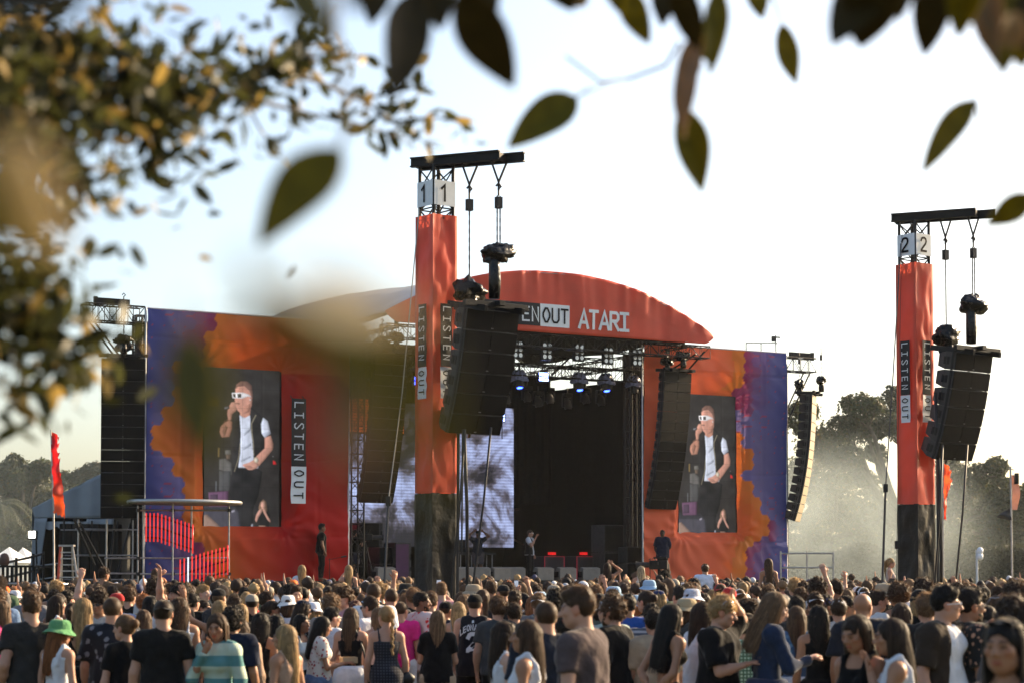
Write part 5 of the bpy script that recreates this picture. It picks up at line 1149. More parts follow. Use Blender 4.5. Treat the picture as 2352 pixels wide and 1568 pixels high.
            if base == 'jacket' and 'closed' not in kind: F.ell((0, .19, 1.15), (.105, .17, .6), .02, sub=True)
        V, Q = F.net(); return np_mesh(base, V, Q, FAB)
_body = {}; _garm = {}
def get_body(p):
    if p.key not in _body: _body[p.key] = p.body()
    return _body[p.key]
def get_garm(p, kind):
    k = (p.key[0], p.key[1], p.key[4], p.key[5], kind)
    if k not in _garm: _garm[k] = p.garment(kind)
    return _garm[k]
# ------------------------------------------------------------------ hair, hats, glasses in the head's own frame
def hair_field(off, h=.008, lo=(-.14, -.17, -.16), hi=(.14, .15, .19)): return Field(axis(lo[0], hi[0], h), axis(lo[1], hi[1], h), axis(lo[2], hi[2], h))
def blades(rs, pts, nrms, n, ln, wd, comb, spread, curl=0.):
    V = []; T = []; C = []
    idx = rs.randint(0, len(pts), n)
    for i in idx:
        p = pts[i]; nn = nrms[i]; d = nn * .6 + np.array(comb) + rs.randn(3) * spread; d /= np.linalg.norm(d) + 1e-6; s = np.cross(d, rs.randn(3)); s /= np.linalg.norm(s) + 1e-6; l = ln * rs.uniform(.6, 1.3); p = p - nn * .004; b = len(V)
        m = p + d * l * .55 + nn * curl * l * .3; e = p + d * l + (rs.randn(3) * curl - nn * curl) * l * .5
        V += [p - s * wd / 2, p + s * wd / 2, m - s * wd * .4, m + s * wd * .4, e]; T += [(b, b + 1, b + 3), (b, b + 3, b + 2), (b + 2, b + 3, b + 4)]; C += [rs.uniform(.6, 2.0)] * 5
    return np.array(V, np.float32), np.array(T, np.int32), np.array(C, np.float32)
def finish_hair(name, F, rs, n, ln, wd, comb, spread, curl=0., extra=None):
    V, Q = F.net(); ctr = V.mean(0); nr = V - np.array((0, -.015, .02)); nr /= np.linalg.norm(nr, axis=1)[:, None] + 1e-6
    C = np.repeat((.85 + .25 * vnoise(V[:, 0] * 30 + 40, V[:, 1] * 30 + 40, V[:, 2] * 30 + 40))[:, None], 3, 1); Vs = [V]; Cs = [C]; Ts = []; b = len(V)
    if n:
        bv, bt, bc = blades(rs, V, nr, n, ln, wd, comb, spread, curl); Vs.append(bv); Ts.append(bt + b); Cs.append(np.repeat(bc[:, None], 3, 1)); b += len(bv)
    if extra is not None:
        ev, et, ec = extra; Vs.append(ev); Ts.append(et + b); Cs.append(np.repeat(ec[:, None], 3, 1))
    return np_mesh(name, np.concatenate(Vs), Q, HAIR, True, {'tint': np.concatenate(Cs)}, np.concatenate(Ts) if Ts else None)
def strands(rs, n, L, wave, width=.0055, xs=1.0, gather=None, segs=8):
    V = []; T = []; C = []
    for _ in range(n):
        az = rs.uniform(-1, 1) * 2.25; az = az * (1 - .12 * abs(az) / 2.25)    # 0 is the back of the head
        pol0 = rs.uniform(.05, 1.2); ll = L * rs.uniform(.82, 1.08); ph = rs.uniform(0, 6.28); c = rs.uniform(.5, 1.9); amp = wave * rs.uniform(.6, 1.2); off = rs.uniform(.98, 1.08); prev = None; side = None; b0 = len(V)
        pts = []
        for i in range(segs + 1):
            t = i / segs
            if t < .42:
                pol = pol0 + (1.75 - pol0) * (t / .42); x = math.sin(pol) * math.sin(az) * .088 * off; y = -.012 - math.sin(pol) * math.cos(az) * .108 * off; z = .022 + math.cos(pol) * .103 * off; e = (x, y, z)
            else:
                s = (t - .42) / .58; x = e[0] * (1.0 + .12 * math.sin(s * 3)) * (1 - .22 * s * xs); y = e[1] * (1 - .1 * s) - .022 * s - (.02 if e[1] < 0 else -.02) * math.sin(s * 2.4); z = e[2] - s * ll
                if gather: g = min(1, s * 3); x += (gather[0] - x) * g * .8; y += (gather[1] - y) * g * .8
            x += amp * math.sin(ph + t * 11) * t; y += amp * .7 * math.cos(ph + t * 10) * t; pts.append(np.array((x, y, z)))
        for i, p in enumerate(pts):
            q = pts[min(i + 1, segs)] - pts[max(i - 1, 0)]; r_ = np.array((p[0], p[1] + .012, 0)); s_ = np.cross(q, r_ + .001); s_ /= np.linalg.norm(s_) + 1e-6; wd = width * (1 - .75 * (i / segs) ** 3); V += [p - s_ * wd / 2, p + s_ * wd / 2]; C += [c * (1 + .12 * math.sin(i + ph))] * 2
        for i in range(segs): a = b0 + 2 * i; T += [(a, a + 1, a + 3), (a, a + 3, a + 2)]
    return np.array(V, np.float32), np.array(T, np.int32), np.array(C, np.float32)
_hair = {}
def get_hair(kind, v=0):
    if (kind, v) in _hair: return _hair[(kind, v)]
    rs = np.random.RandomState(hash_(kind) + v * 31); F = hair_field(0)
    def cap(o, top=0., cutc=-.006, fr=.0):
        F.ell((0, -.017, .030 + top * .4), (.078 + o, .098 + o, .090 + o + top), .01); 
        x, y, z = F.pts((slice(None),) * 3); F.D = np.maximum(F.D, -( -.6 * (y - fr) + .8 * z) + cutc)
        for sd in (-1, 1): F.ell((sd * .088, .0, -.012), (.022, .028, .034), .01, sub=True)
    if kind == 'buzz': cap(.005); m = finish_hair('hair', F, rs, 500, .010, .004, (0, 0, 0), .3)
    elif kind == 'fade': cap(.004, .018); F.ell((0, .0, .095), (.068, .095, .045), .02); F.noise(.008, 40, v); m = finish_hair('hair', F, rs, 1200, .021, .003, (0, .15, .5), .3)
    elif kind == 'short': cap(.012, .008); F.noise(.010, 34, v * 3); m = finish_hair('hair', F, rs, 1400, .026, .003, (0, -.2 if v % 2 else .25, .15), .45)
    elif kind == 'messy': cap(.018, .012, -.012); F.noise(.016, 28, v * 3); m = finish_hair('hair', F, rs, 1400, .036, .0035, (0, .1, .2), .6, .3)
    elif kind == 'curly': cap(.026, .015, -.02); F.noise(.026, 34, v * 3); F.noise(.012, 70, v); m = finish_hair('hair', F, rs, 1600, .030, .0035, (0, 0, .1), .9, 1.0)
    elif kind == 'afro': F.ell((0, -.03, .035), (.125, .135, .125), .01); F.ell((0, .10, -.05), (.075, .085, .10), .03, sub=True); F.noise(.024, 34, v * 3); m = finish_hair('hair', F, rs, 1900, .034, .0035, (0, 0, 0), .9, 1.0)
    elif kind in ('long', 'wavy', 'bob', 'longcurly'):
        L = {'long': .40, 'wavy': .38, 'bob': .16, 'longcurly': .34}[kind] + .05 * (v % 3); F = hair_field(0, .010, (-.16, -.22, -L - .06), (.16, .15, .17))
        F.ell((0, -.018, .028), (.087, .106, .098), .01); F.cap((0, -.040, .0), (0, -.085, -L * .88), .078, .040, .04); F.cap((-.035, -.06, -.05), (-.04, -.095, -L * .85), .05, .032, .04); F.cap((.035, -.06, -.05), (.04, -.095, -L * .85), .05, .032, .04)
        for sd in (-1, 1): F.cap((sd * .066, -.02, .0), (sd * .080, -.03, -.17 if kind != 'bob' else -.1), .030, .022, .03)
        F.ell((0, .135, -.035), (.066, .125, .098), .015, sub=True); F.ell((0, .02, -.16), (.055, .085, .085), .02, sub=True)
        F.noise(.004 if kind == 'long' else .013, 30, v, (1.6, 1.6, .35)); F.noise(.005, 80, v, (1.5, 1.5, .1 if kind == 'long' else .5))
        m = finish_hair('hair', F, rs, 300 if kind == 'longcurly' else 0, .04, .006, (0, 0, -.6), .8, 1.0, strands(rs, 540, L, {'long': .004, 'wavy': .012, 'bob': .006, 'longcurly': .020}[kind]))
    elif kind in ('pony', 'braid', 'bun'):
        cap(.010, .004, -.02); F2 = F; F.noise(.004, 60, v)
        if kind == 'bun': F.ell((0, -.125, .045), (.045, .042, .045), .01); ex = None
        else:
            ex = strands(rs, 160, .38 if kind == 'pony' else .40, .004, .007, 1.0, (0, -.15)) if kind == 'pony' else None
        if kind in ('pony', 'braid'):
            F = hair_field(0, .010, (-.14, -.24, -.48), (.14, .15, .17)); cap(.010, .004, -.02); F.cap((0, -.11, .06), (0, -.15, .02), .025, .03, .02)
            if kind == 'pony': F.cap((0, -.15, .02), (0, -.15, -.18), .034, .030, .02); F.cap((0, -.15, -.18), (0, -.135, -.36), .03, .008, .02); F.noise(.006, 60, v, (1.5, 1.5, .2))
            else:
                for i in range(11): F.ell((.008 * (-1) ** i, -.15 - .004 * math.sin(i), .01 - i * .042), (.026 - i * .001, .022, .028), .006)
        m = finish_hair('hair', F, rs, 700, .016, .0025, (0, -.5, .1), .3, 0, ex)
    elif kind == 'beard':
        F.ell((0, .040, -.085), (.050, .052, .050), .01); F.ell((0, .03, -.055), (.068, .05, .045), .02); F.ell((0, .105, -.058), (.020, .03, .010), .006, sub=True); F.ell((0, .02, -.005), (.12, .14, .034), .01, sub=True); F.noise(.006, 60, 3)
        m = finish_hair('beard', F, rs, 600, .014, .003, (0, .2, -.5), .4)
    elif kind == 'stubble': F.ell((0, .030, -.080), (.050, .058, .044), .01); F.ell((0, .105, -.058), (.024, .03, .012), .006, sub=True); F.ell((0, .02, -.005), (.12, .14, .04), .01, sub=True); m = finish_hair('beard', F, rs, 200, .008, .003, (0, .2, -.5), .4)
    _hair[(kind, v)] = m; return m
def hash_(s): return sum((i + 3) * ord(c) for i, c in enumerate(s)) % 9973
_acc = {}
def get_acc(kind):
    if kind in _acc: return _acc[kind]
    mb = MB(); dome = lambda r, z0, sq: (lambda u, v: (r[0] * math.cos(u * 6.2832) * max(0., math.cos(v * 1.5708)) ** sq, -.014 + r[1] * math.sin(u * 6.2832) * max(0., math.cos(v * 1.5708)) ** sq, z0 + r[2] * math.sin(v * 1.5708)))
    if kind == 'cap':
        mb.grid(28, 10, dome((.089, .109, .094), .034, .7)); mb.grid(16, 5, lambda u, v: ((.085 + .0 * v) * math.sin((u - .5) * 2.6), .055 + .052 * math.cos((u - .5) * 2.6) + v * .070 * math.cos((u - .5) * 2.2), .036 - .012 * v - .022 * abs(u - .5) * 2 * v))
        mb.tube([(0, -.014, .135), (0, -.014, .142)], .008, 6); me = mb.mesh('cap', (FAB,), True)
    elif kind == 'bucket':
        mb.grid(30, 8, dome((.098, .115, .095), .035, .35)); mb.grid(30, 5, lambda u, v: ((.098 + v * .055) * math.cos(u * 6.2832), -.014 + (.115 + v * .055) * math.sin(u * 6.2832), .036 - v * (.045 + .012 * math.sin(u * 12.6)))); me = mb.mesh('bucket_hat', (FAB,), True)
    elif kind == 'beanie': mb.grid(28, 10, dome((.090, .112, .125), .020, .7)); mb.grid(28, 3, lambda u, v: (.096 * math.cos(u * 6.2832), -.014 + .118 * math.sin(u * 6.2832), .012 + v * .04)); me = mb.mesh('beanie', (KNIT,), True)
    elif kind in ('shades', 'headshades'):
        z, y0, tl = (.004, .108, 0) if kind == 'shades' else (.098, .055, .9)
        for sd in (-1, 1):
            pl = [(sd * .033 + .026 * math.cos(k * .7854), z + .020 * math.sin(k * .7854)) for k in range(8)]
            mb.prism([(x, (zz - z)) for x, zz in pl], -.002, .002, axis='y'); n = 16
            for i in range(len(mb.v) - n, len(mb.v)): x, y, zz = mb.v[i]; q = Euler((-tl, 0, 0)).to_matrix() @ Vector((0, y, zz)); mb.v[i] = (x, y0 - .15 * abs(x) + q.y, z + q.z)
            mb.tube([(sd * .058, y0 - .012, z + .006), (sd * .083, y0 - .045, z + .006), (sd * .086, -.01 if kind == 'shades' else -.03, z - (0 if kind == 'shades' else .05))], .0035, 5)
        mb.tube([(-.01, y0, z + .004), (.01, y0, z + .004)], .004, 5); me = mb.mesh('sunglasses', (GLOSS,))
    _acc[kind] = me; return me
# ------------------------------------------------------------------ put a person together
FABS = {'floral': FLORAL, 'floralw': FLORALW, 'floralm': FLORALM, 'melon': MELON, 'stripe': STRIPE, 'ging': GING, 'bands': BANDS, 'tweed': TWEED, 'tie': TIE, 'hearts': HEARTS, 'denim': DENIM, 'knit': KNIT, 'patch': PATCH}
GN = {'tee': 'shirt', 'bigtee': 'shirt', 'long': 'sweater', 'jacket': 'jacket', 'tank': 'top', 'crop': 'crop_top', 'cami': 'top', 'singlet': 'singlet', 'vest': 'vest', 'dress': 'dress', 'skirt': 'skirt', 'longskirt': 'skirt', 'shorts': 'shorts', 'trousers': 'trousers'}
_fm = {}
def garm_with(p, kind, fab):
    me = get_garm(p, kind)
    if not fab: return me
    k = (me.name, fab)
    if k not in _fm: c = me.copy(); c.materials[0] = FABS[fab]; _fm[k] = c
    return _fm[k]
def person(x, y, h, rz, pose, skin, hair=('short', 0, (.03, .02, .015)), wear=(), acc=(), label='', group='people in the crowd', z=0.0):
    o = link('person', get_body(pose), None, (x, y, z), rz); k = h / 1.745; o.scale = (k, k, k); o.color = (*skin, 1)
    if pose.lean: o.rotation_euler = (R(-pose.lean), 0, rz); o.rotation_mode = 'XYZ'
    tag(o, label, 'person', group)
    def child(nm, me, col, M=None):
        c = link(nm, me, o); c.color = (*col, 1)
        if M is not None: c.matrix_local = M
        return c
    if hair: child('hair', get_hair(hair[0], hair[1]), hair[2], pose.HM)
    for wv in wear:
        kind, col = wv[0], wv[1]; child(GN[kind.split('-')[0]], garm_with(pose, kind, wv[2] if len(wv) > 2 else None), col)
    for av in acc:
        kind, col = av[0], av[1]; M = pose.HM
        if kind == 'capback': M = M @ Euler((R(12), 0, math.pi)).to_matrix().to_4x4(); kind = 'cap'
        if kind in ('beard', 'stubble'): child('beard', get_hair(kind), col, M)
        else: child({'cap': 'cap', 'bucket': 'bucket_hat', 'beanie': 'beanie', 'shades': 'sunglasses', 'headshades': 'sunglasses'}[kind], get_acc(kind), col, M)
    return o
# ================================================================== the crowd
LIGHT, PALE_, TANS, BROWN, DEEP = (.40, .215, .14), (.46, .27, .19), (.30, .15, .085), (.17, .08, .046), (.075, .036, .022)
hBK, hDB, hBR, hLB, hBL, hGI, hGY = (.014, .010, .008), (.040, .022, .013), (.085, .046, .024), (.17, .098, .05), (.38, .25, .115), (.24, .09, .03), (.18, .165, .15)
K, W_, CH, NV, GR = (.008, .008, .0085), (.60, .61, .65), (.030, .028, .026), (.011, .015, .030), (.12, .12, .125)
LM = []   # landmarks for naming neighbours: px, distance, short name
PXK = 4573.0
def rX(r, cx): return (0, 583.3, 1166.6, 1749.9)[r - 1] + cx * .256
_poses = {}
def pose(*a):
    if a not in _poses: _poses[a] = Pose(*a)
    return _poses[a]
PEOPLE_XY = []
def hero(r, cx, cy, d, rz, sex, arms, yaw, pitch, build, skin, hair, wear, acc, label, short=None, legs='stand', lean=0., hh=None, z=None):
    px = rX(r, cx); top = 1176 + cy * .256; q = P(px, top, d); h = q.z - .012; zz = 0.0
    if z is not None: zz = q.z - z; h = z
    h = min(max(h, 1.50), 1.93)
    if d >= 18.2: build = 1.0 if build < 1.05 else 1.08; yaw = round(yaw / 25) * 25; pitch = 12 if pitch > 9 else 0
    o = person(q.x, d, h, R(rz), pose(sex, arms, yaw, pitch, build, legs, lean, 1 if d < 18.2 else 0), skin, hair, wear, acc, label, z=zz)
    PEOPLE_XY.append((q.x, d, .42)); LM.append((px, d, short)); return o
dn = ('down', 'down')
B_ = ('trousers', K); BJ = ('trousers', (.04, .055, .10), 'denim')
H = hero
# --- first block, in front of the marquee and the red banner
H(1, 5, 770, 20.5, 70, 'f', ('down', 'walk'), 0, 0, 1.0, LIGHT, ('wavy', 1, hLB), [('long', (.55, .06, .16)), ('shorts', (.25, .32, .42), 'denim')], [], 'woman with light brown hair in a bright pink long-sleeved top', 'the pink-sleeved woman')
H(1, 285, 715, 17.6, 14, 'm', ('walk', 'down'), 15, 0, 1.06, LIGHT, ('fade', 0, hBR), [('tee', CH), BJ], [], 'man with faded brown haircut in a charcoal T-shirt, back turned', 'the charcoal shirt man')
H(1, 520, 950, 17.4, -30, 'f', dn, -30, 5, 1.0, LIGHT, ('long', 1, hGI), [('tank-thick', W_), BJ], [('bucket', (.11, .27, .12))], 'person with ginger hair in a green bucket hat', 'the green bucket hat')
H(1, 745, 755, 20.2, 0, 'f', dn, 15, 0, 1.0, TANS, ('wavy', 2, hBL), [('cami-back', K), ('skirt', K)], [], 'blonde woman in a backless black outfit, hair in loose waves', 'the blonde in backless black')
H(1, 890, 722, 22.5, 170, 'm', dn, 0, 0, 1.0, TANS, ('curly', 0, hDB), [('tee', (.35, .33, .3)), B_], [('shades', K)], 'curly-haired man in dark sunglasses facing the camera', 'the curly man in sunglasses')
H(1, 1010, 745, 17.9, -6, 'm', dn, 0, 0, 1.06, LIGHT, ('buzz', 1, hBR), [('bigtee', (.010, .011, .016), 'floral'), B_], [], 'cropped-haired man in a black shirt with pale flowers', 'the floral shirt man')
H(1, 1130, 908, 17.2, 35, 'f', dn, 30, 0, 1.0, LIGHT, ('bun', 0, hLB), [('tee', K), B_], [], 'woman with a light brown bun in a black top looking aside', 'the woman with the bun')
H(1, 1465, 770, 16.9, 5, 'm', dn, 0, 0, 1.03, LIGHT, ('buzz', 0, hDB), [('tee', (.012, .0115, .011)), B_], [('capback', (.014, .014, .015))], 'broad man in a black shirt and backward black cap', 'the backward cap man')
H(1, 1960, 885, 16.9, 160, 'f', ('down', 'mouth'), 10, 12, 1.04, TANS, ('long', 2, hBR), [('long', (.42, .50, .40), 'bands'), ('skirt', (.25, .6, .3))], [], 'woman facing the camera in a teal and cream striped sweater', 'the striped sweater woman')
H(1, 2085, 862, 18.6, -15, 'm', dn, 0, 0, 1.05, TANS, ('curly', 1, hBK), [('bigtee', NV), B_], [], 'man with black curls in a navy T-shirt, back turned', 'the navy curls man')
H(1, 2160, 1010, 19.6, 0, 'f', dn, 0, 0, 1.0, LIGHT, ('bob', 0, hBR), [('jacket-closed', (.35, .24, .17)), B_], [], 'short person in a peach jacket behind the striped sweater', None)
H(1, 1290, 862, 22.0, 5, 'f', dn, 0, 0, 1.0, TANS, ('wavy', 0, hBR), [('cami-back', CH), B_], [], 'woman with brown waves held by a claw clip', 'the claw clip woman')
H(1, 1610, 750, 20.2, 10, 'f', dn, -20, 0, 1.0, TANS, ('longcurly', 0, hBR), [('tank', W_), BJ], [], 'woman with long brown ringlets and a white strappy top', 'the ringlets woman')
H(1, 1725, 722, 26.0, -4, 'm', dn, -30, 0, 1.05, LIGHT, ('short', 0, hBK), [('bigtee', K), B_], [], 'man in a black T-shirt printed with small white lines', 'the printed black tee')
H(1, 1650, 640, 28.0, 130, 'm', dn, 0, 0, 1.0, TANS, ('messy', 0, hDB), [('tee', W_), B_], [('shades', K)], 'dark-haired man in sunglasses and white shirt seen side on', 'the sunglasses and white shirt man')
H(1, 1820, 778, 27.0, -110, 'f', dn, 0, 0, 1.0, LIGHT, ('bun', 0, hDB), [('tank', CH), B_], [('shades', K)], 'laughing woman with glasses and hair tied up', None)
H(1, 2270, 748, 28.0, 0, 'm', dn, 0, 0, 1.0, LIGHT, ('short', 1, hBR), [('tee', (.12, .075, .05)), B_], [('cap', (.75, .42, .02))], 'person in a yellow cap and brown T-shirt', 'the yellow cap')
H(1, 485, 700, 30.5, -20, 'm', dn, -30, 0, 1.0, LIGHT, ('messy', 1, hDB), [('tee', (.35, .38, .42), 'stripe'), B_], [], 'person in a navy striped top in front of the ladder', None)
H(1, 620, 690, 31.0, 0, 'f', dn, 0, 0, 1.0, LIGHT, ('longcurly', 1, hLB), [('tee', (.4, .4, .4)), B_], [], 'person with frizzy light brown hair near the ladder', None)
H(1, 505, 735, 24.0, -60, 'f', dn, 0, 0, 1.0, LIGHT, ('long', 0, hDB), [('tank', W_), B_], [], 'woman with sleek dark hair and a white top, side on', 'the sleek dark-haired woman')
H(1, 490, 812, 25.5, -30, 'm', dn, 0, 0, 1.0, TANS, ('buzz', 0, hGI), [('tee', W_), B_], [], 'cropped ginger-haired man in white, side on', None)
H(1, 600, 700, 26.5, -30, 'm', dn, 0, 0, 1.0, LIGHT, ('fade', 1, hBK), [('tee', (.03, .09, .13)), B_], [], 'man with neat black hair in a teal-blue T-shirt', 'the teal shirt man')
H(1, 30, 690, 27.0, 20, 'f', dn, 0, 0, 1.0, LIGHT, ('long', 0, hGY), [('tee', GR), B_], [], 'person with grey-brown hair at the left edge', None)
H(1, 1155, 670, 27.5, -20, 'm', dn, 0, 0, 1.0, LIGHT, ('messy', 1, hBR), [('tee', K), B_], [], 'man with tousled brown hair in a black T-shirt', 'the tousled man')
H(1, 1290, 735, 26.0, -50, 'm', dn, 0, 0, 1.0, LIGHT, ('short', 1, hGI), [('tee', (.08, .08, .07)), B_], [], 'man with short auburn hair looking to the side', None)
H(1, 1425, 655, 29.0, -10, 'm', dn, 0, 0, 1.0, TANS, ('messy', 0, hBR), [('tee', (.18, .13, .09)), B_], [], 'man with floppy brown hair and a tan shirt', None)
H(1, 2165, 810, 24.5, 0, 'f', dn, 0, 0, 1.0, LIGHT, ('long', 1, hBL), [('tee', CH), B_], [], 'woman with straight pale blonde hair under the yellow cap', None)
# --- second block, around the foot of tower 1
H(2, 290, 992, 16.6, 55, 'f', dn, 25, 0, 1.0, TANS, ('long', 2, hBL), [('tank', (.40, .26, .18)), BJ], [], 'woman with long straight blonde hair looking aside, bare shoulders', 'the straight-haired blonde')
H(2, 590, 938, 21.0, -75, 'f', ('tray', 'tray'), 0, 12, 1.0, TANS, ('long', 1, hBK), [('tee', (.55, .52, .48), 'floralw'), ('longskirt', (.09, .13, .22), 'denim')], [], 'woman with long black hair in a white floral blouse holding a food tray', 'the food tray woman')
H(2, 690, 850, 22.2, -60, 'm', dn, 0, 0, 1.0, LIGHT, ('fade', 0, hBK), [('bigtee', W_), ('shorts', (.30, .22, .24))], [('shades', (.7, .7, .7))], 'man in a white T-shirt and white sunglasses carrying a black bag', 'the white T-shirt man')
H(2, 870, 842, 21.8, -10, 'f', ('down', 'mouth'), 0, 0, 1.05, LIGHT, ('long', 0, hBR), [('cami', K), ('skirt', W_)], [], 'woman in a black camisole and white mini skirt', 'the white skirt woman')
H(2, 1190, 832, 21.0, 8, 'f', dn, 20, 0, 1.06, LIGHT, ('braid', 0, hBL), [('dress', (.05, .052, .065), 'tweed')], [], 'woman with a blonde braid in a grey tweed dress', 'the braided blonde')
H(2, 1320, 790, 24.6, -5, 'm', dn, -20, 0, 1.0, LIGHT, ('buzz', 0, hBR), [('tee', (.58, .025, .19)), ('shorts', W_)], [], 'man with a buzz cut in a magenta T-shirt', 'the magenta T-shirt')
H(2, 1500, 712, 24.8, -50, 'm', ('down', 'pocket'), -55, 0, 1.06, BROWN, ('short', 0, hBK), [('bigtee', (.62, .48, .46), 'melon'), ('shorts', W_)], [('beard', hBK)], 'bearded man in a pink and red melon print shirt', 'the melon print man')
H(2, 1650, 868, 21.6, 0, 'f', ('fold', 'fold'), 0, 0, 1.08, LIGHT, ('wavy', 2, hLB), [('tee', K), ('shorts', (.36, .28, .19))], [], 'woman with very long wavy hair, black T-shirt and beige shorts', 'the beige shorts woman')
jersey = H(2, 1980, 722, 22.6, -8, 'm', dn, 0, 0, 1.12, LIGHT, ('buzz', 0, hDB), [('singlet', (.012, .012, .016)), ('shorts', K)], [('cap', K)], 'man in a black LEONARD 2 basketball jersey and black cap', 'the jersey man')
H(2, 1835, 792, 24.2, 0, 'f', dn, 0, 0, 1.0, LIGHT, ('long', 0, hBL), [('cami', (.3, .26, .2)), ('skirt', W_)], [], 'long-haired blonde in a white skirt beside the jersey', None)
H(2, 2240, 962, 15.4, -70, 'f', dn, -10, 0, 1.0, PALE_, ('wavy', 0, hDB), [('tank', W_), BJ], [], 'smiling woman with swept-back dark hair in a pale strappy top', 'the smiling dark-haired woman')
H(2, 2190, 762, 22.0, -5, 'm', dn, 0, 0, 1.06, LIGHT, ('messy', 1, hBR), [('tee', (.05, .052, .055)), B_], [], 'man in a faded black tee printed with a sun', 'the sun print tee')
H(2, 305, 735, 26.0, 0, 'f', dn, 0, 0, 1.0, LIGHT, ('bob', 0, hBR), [('tee', W_), B_], [('bucket', (.70, .68, .64))], 'person in a fluffy white bucket hat', 'the fluffy white hat')
H(2, 420, 775, 24.0, -55, 'm', dn, -10, 10, 1.0, LIGHT, ('wavy', 1, hDB), [('tee', (.55, .5, .48), 'stripe'), B_], [('cap', NV)], 'long-haired man in a navy cap and striped top', 'the navy cap man')
H(2, 530, 795, 25.0, -20, 'f', dn, 0, 0, 1.0, LIGHT, ('bob', 1, hBL), [('tee', (.5, .4, .42)), B_], [('bucket', (.66, .68, .75))], 'person in a smooth white bucket hat', 'the smooth white hat')
H(2, 1050, 757, 23.0, 60, 'm', dn, 0, 0, 1.0, LIGHT, ('fade', 0, hDB), [('jacket', W_), B_], [('shades', K)], 'man in sunglasses and open white shirt, facing left', 'the open white shirt man')
H(2, 60, 888, 20.0, -15, 'f', ('down', 'down'), 0, 0, 1.0, TANS, ('longcurly', 0, hBK), [('cami', K), ('trousers', K)], [], 'woman with long black curls in a black top', 'the black curls woman')
H(2, 200, 905, 20.8, -30, 'f', dn, 0, 0, 1.0, TANS, ('longcurly', 1, hBK), [('cami', K), ('trousers', CH)], [], 'second black-curled woman, dark grey trousers', None)
H(2, 420, 902, 22.0, -120, 'f', dn, 0, 8, 1.0, BROWN, ('wavy', 0, hBK), [('tank', (.45, .5, .5)), B_], [], 'grinning woman with dark wavy hair near the navy cap', None)
H(2, 800, 702, 26.0, -150, 'm', dn, 0, 0, 1.0, PALE_, ('buzz', 1, hBL), [('tee', (.3, .3, .3)), B_], [('shades', (.75, .75, .75))], 'fair man with white-framed glasses facing the camera', 'the white-framed glasses man')
H(2, 690, 745, 23.6, -10, 'm', dn, 0, 0, 1.0, LIGHT, ('curly', 1, hLB), [('tee', (.25, .2, .17)), B_], [], 'man with a light brown mop of curls', 'the mop of curls')
H(2, 110, 705, 27.0, -70, 'm', dn, 0, 0, 1.0, LIGHT, ('short', 0, hDB), [('tee', K), B_], [], 'dark-haired man looking right beside the yellow cap', None)
H(2, 160, 785, 26.0, -80, 'f', dn, 0, 0, 1.0, TANS, ('pony', 0, hDB), [('tank', GR), B_], [], 'woman with a dark ponytail in profile by the white hat', None)
H(2, 910, 778, 24.0, -5, 'f', dn, 0, 0, 1.0, LIGHT, ('bun', 0, (.07, .014, .012)), [('tank', (.1, .02, .03)), B_], [], 'woman with dyed red hair pinned up', 'the red-haired woman')
H(2, 1120, 842, 22.6, 30, 'f', dn, 0, 0, 1.0, LIGHT, ('wavy', 0, hLB), [('tank', (.5, .35, .3)), B_], [], 'woman with light brown hair half behind the braid', None)
H(2, 1590, 712, 26.0, -15, 'm', dn, 0, 0, 1.0, LIGHT, ('short', 1, hBR), [('tee', W_), B_], [], 'man with brown hair in white right behind the melon shirt', None)
H(2, 1360, 728, 27.0, -5, 'm', dn, 0, 0, 1.0, LIGHT, ('short', 0, hLB), [('tee', (.28, .36, .5)), B_], [], 'man in a pale blue shirt behind the magenta one', None)
H(2, 1880, 728, 27.0, 10, 'f', dn, 0, 0, 1.0, LIGHT, ('wavy', 1, hLB), [('tee', K), B_], [], 'woman with honey waves behind the jersey', None)
H(2, 1720, 790, 25.0, -40, 'm', dn, 0, 0, 1.0, TANS, ('buzz', 0, hDB), [('tee', NV), B_], [('cap', K)], 'man in a black cap turned aside by the tower foot', None)
# --- third block, in front of the stage opening
H(3, 180, 948, 13.9, 75, 'f', dn, 10, 0, 1.0, TANS, ('long', 0, hBR), [('tank-thick', W_), BJ], [], 'woman in profile with long brown hair and a white tank top', 'the white tank woman')
H(3, 345, 778, 14.6, 20, 'm', dn, 0, 0, 1.06, LIGHT, ('buzz', 0, hBR), [('bigtee', (.018, .022, .032)), B_], [('shades', K)], 'buzz-cut man in a dark navy T-shirt and sunglasses, back turned', 'the navy buzz-cut man')
H(3, 665, 665, 13.0, 62, 'm', dn, 15, 5, 1.08, LIGHT, ('fade', 1, hBR), [('tee', (.075, .056, .055)), BJ], [], 'tall young man in a mauve-grey T-shirt facing left', 'the tall mauve shirt man')
H(3, 945, 768, 18.0, 60, 'm', ('down', 'down'), 0, 0, 1.06, LIGHT, ('curly', 0, hBR), [('bigtee', K), B_], [('beard', hBR), ('headshades', (.7, .7, .72))], 'bearded curly man in black with white sunglasses on his head', 'the bearded curly man')
H(3, 1080, 728, 21.8, -8, 'm', dn, 0, 0, 1.06, TANS, ('short', 0, hBK), [('tee', (.022, .07, .26)), B_], [], 'man in a royal blue shirt with a dark strap', 'the royal blue shirt')
H(3, 1440, 802, 17.0, -55, 'f', ('behind', 'behind'), 0, 12, 1.0, TANS, ('long', 2, hBK), [('crop-thick', K), ('longskirt', (.03, .03, .028))], [], 'woman with long black hair in a black crop top, hands behind her back', 'the crop top woman')
H(3, 1310, 872, 18.0, 5, 'm', dn, 0, 0, 1.05, LIGHT, ('short', 1, hBK), [('bigtee', (.33, .26, .18)), ('shorts', (.3, .23, .16))], [], 'man in a beige T-shirt and beige shorts', 'the beige T-shirt man')
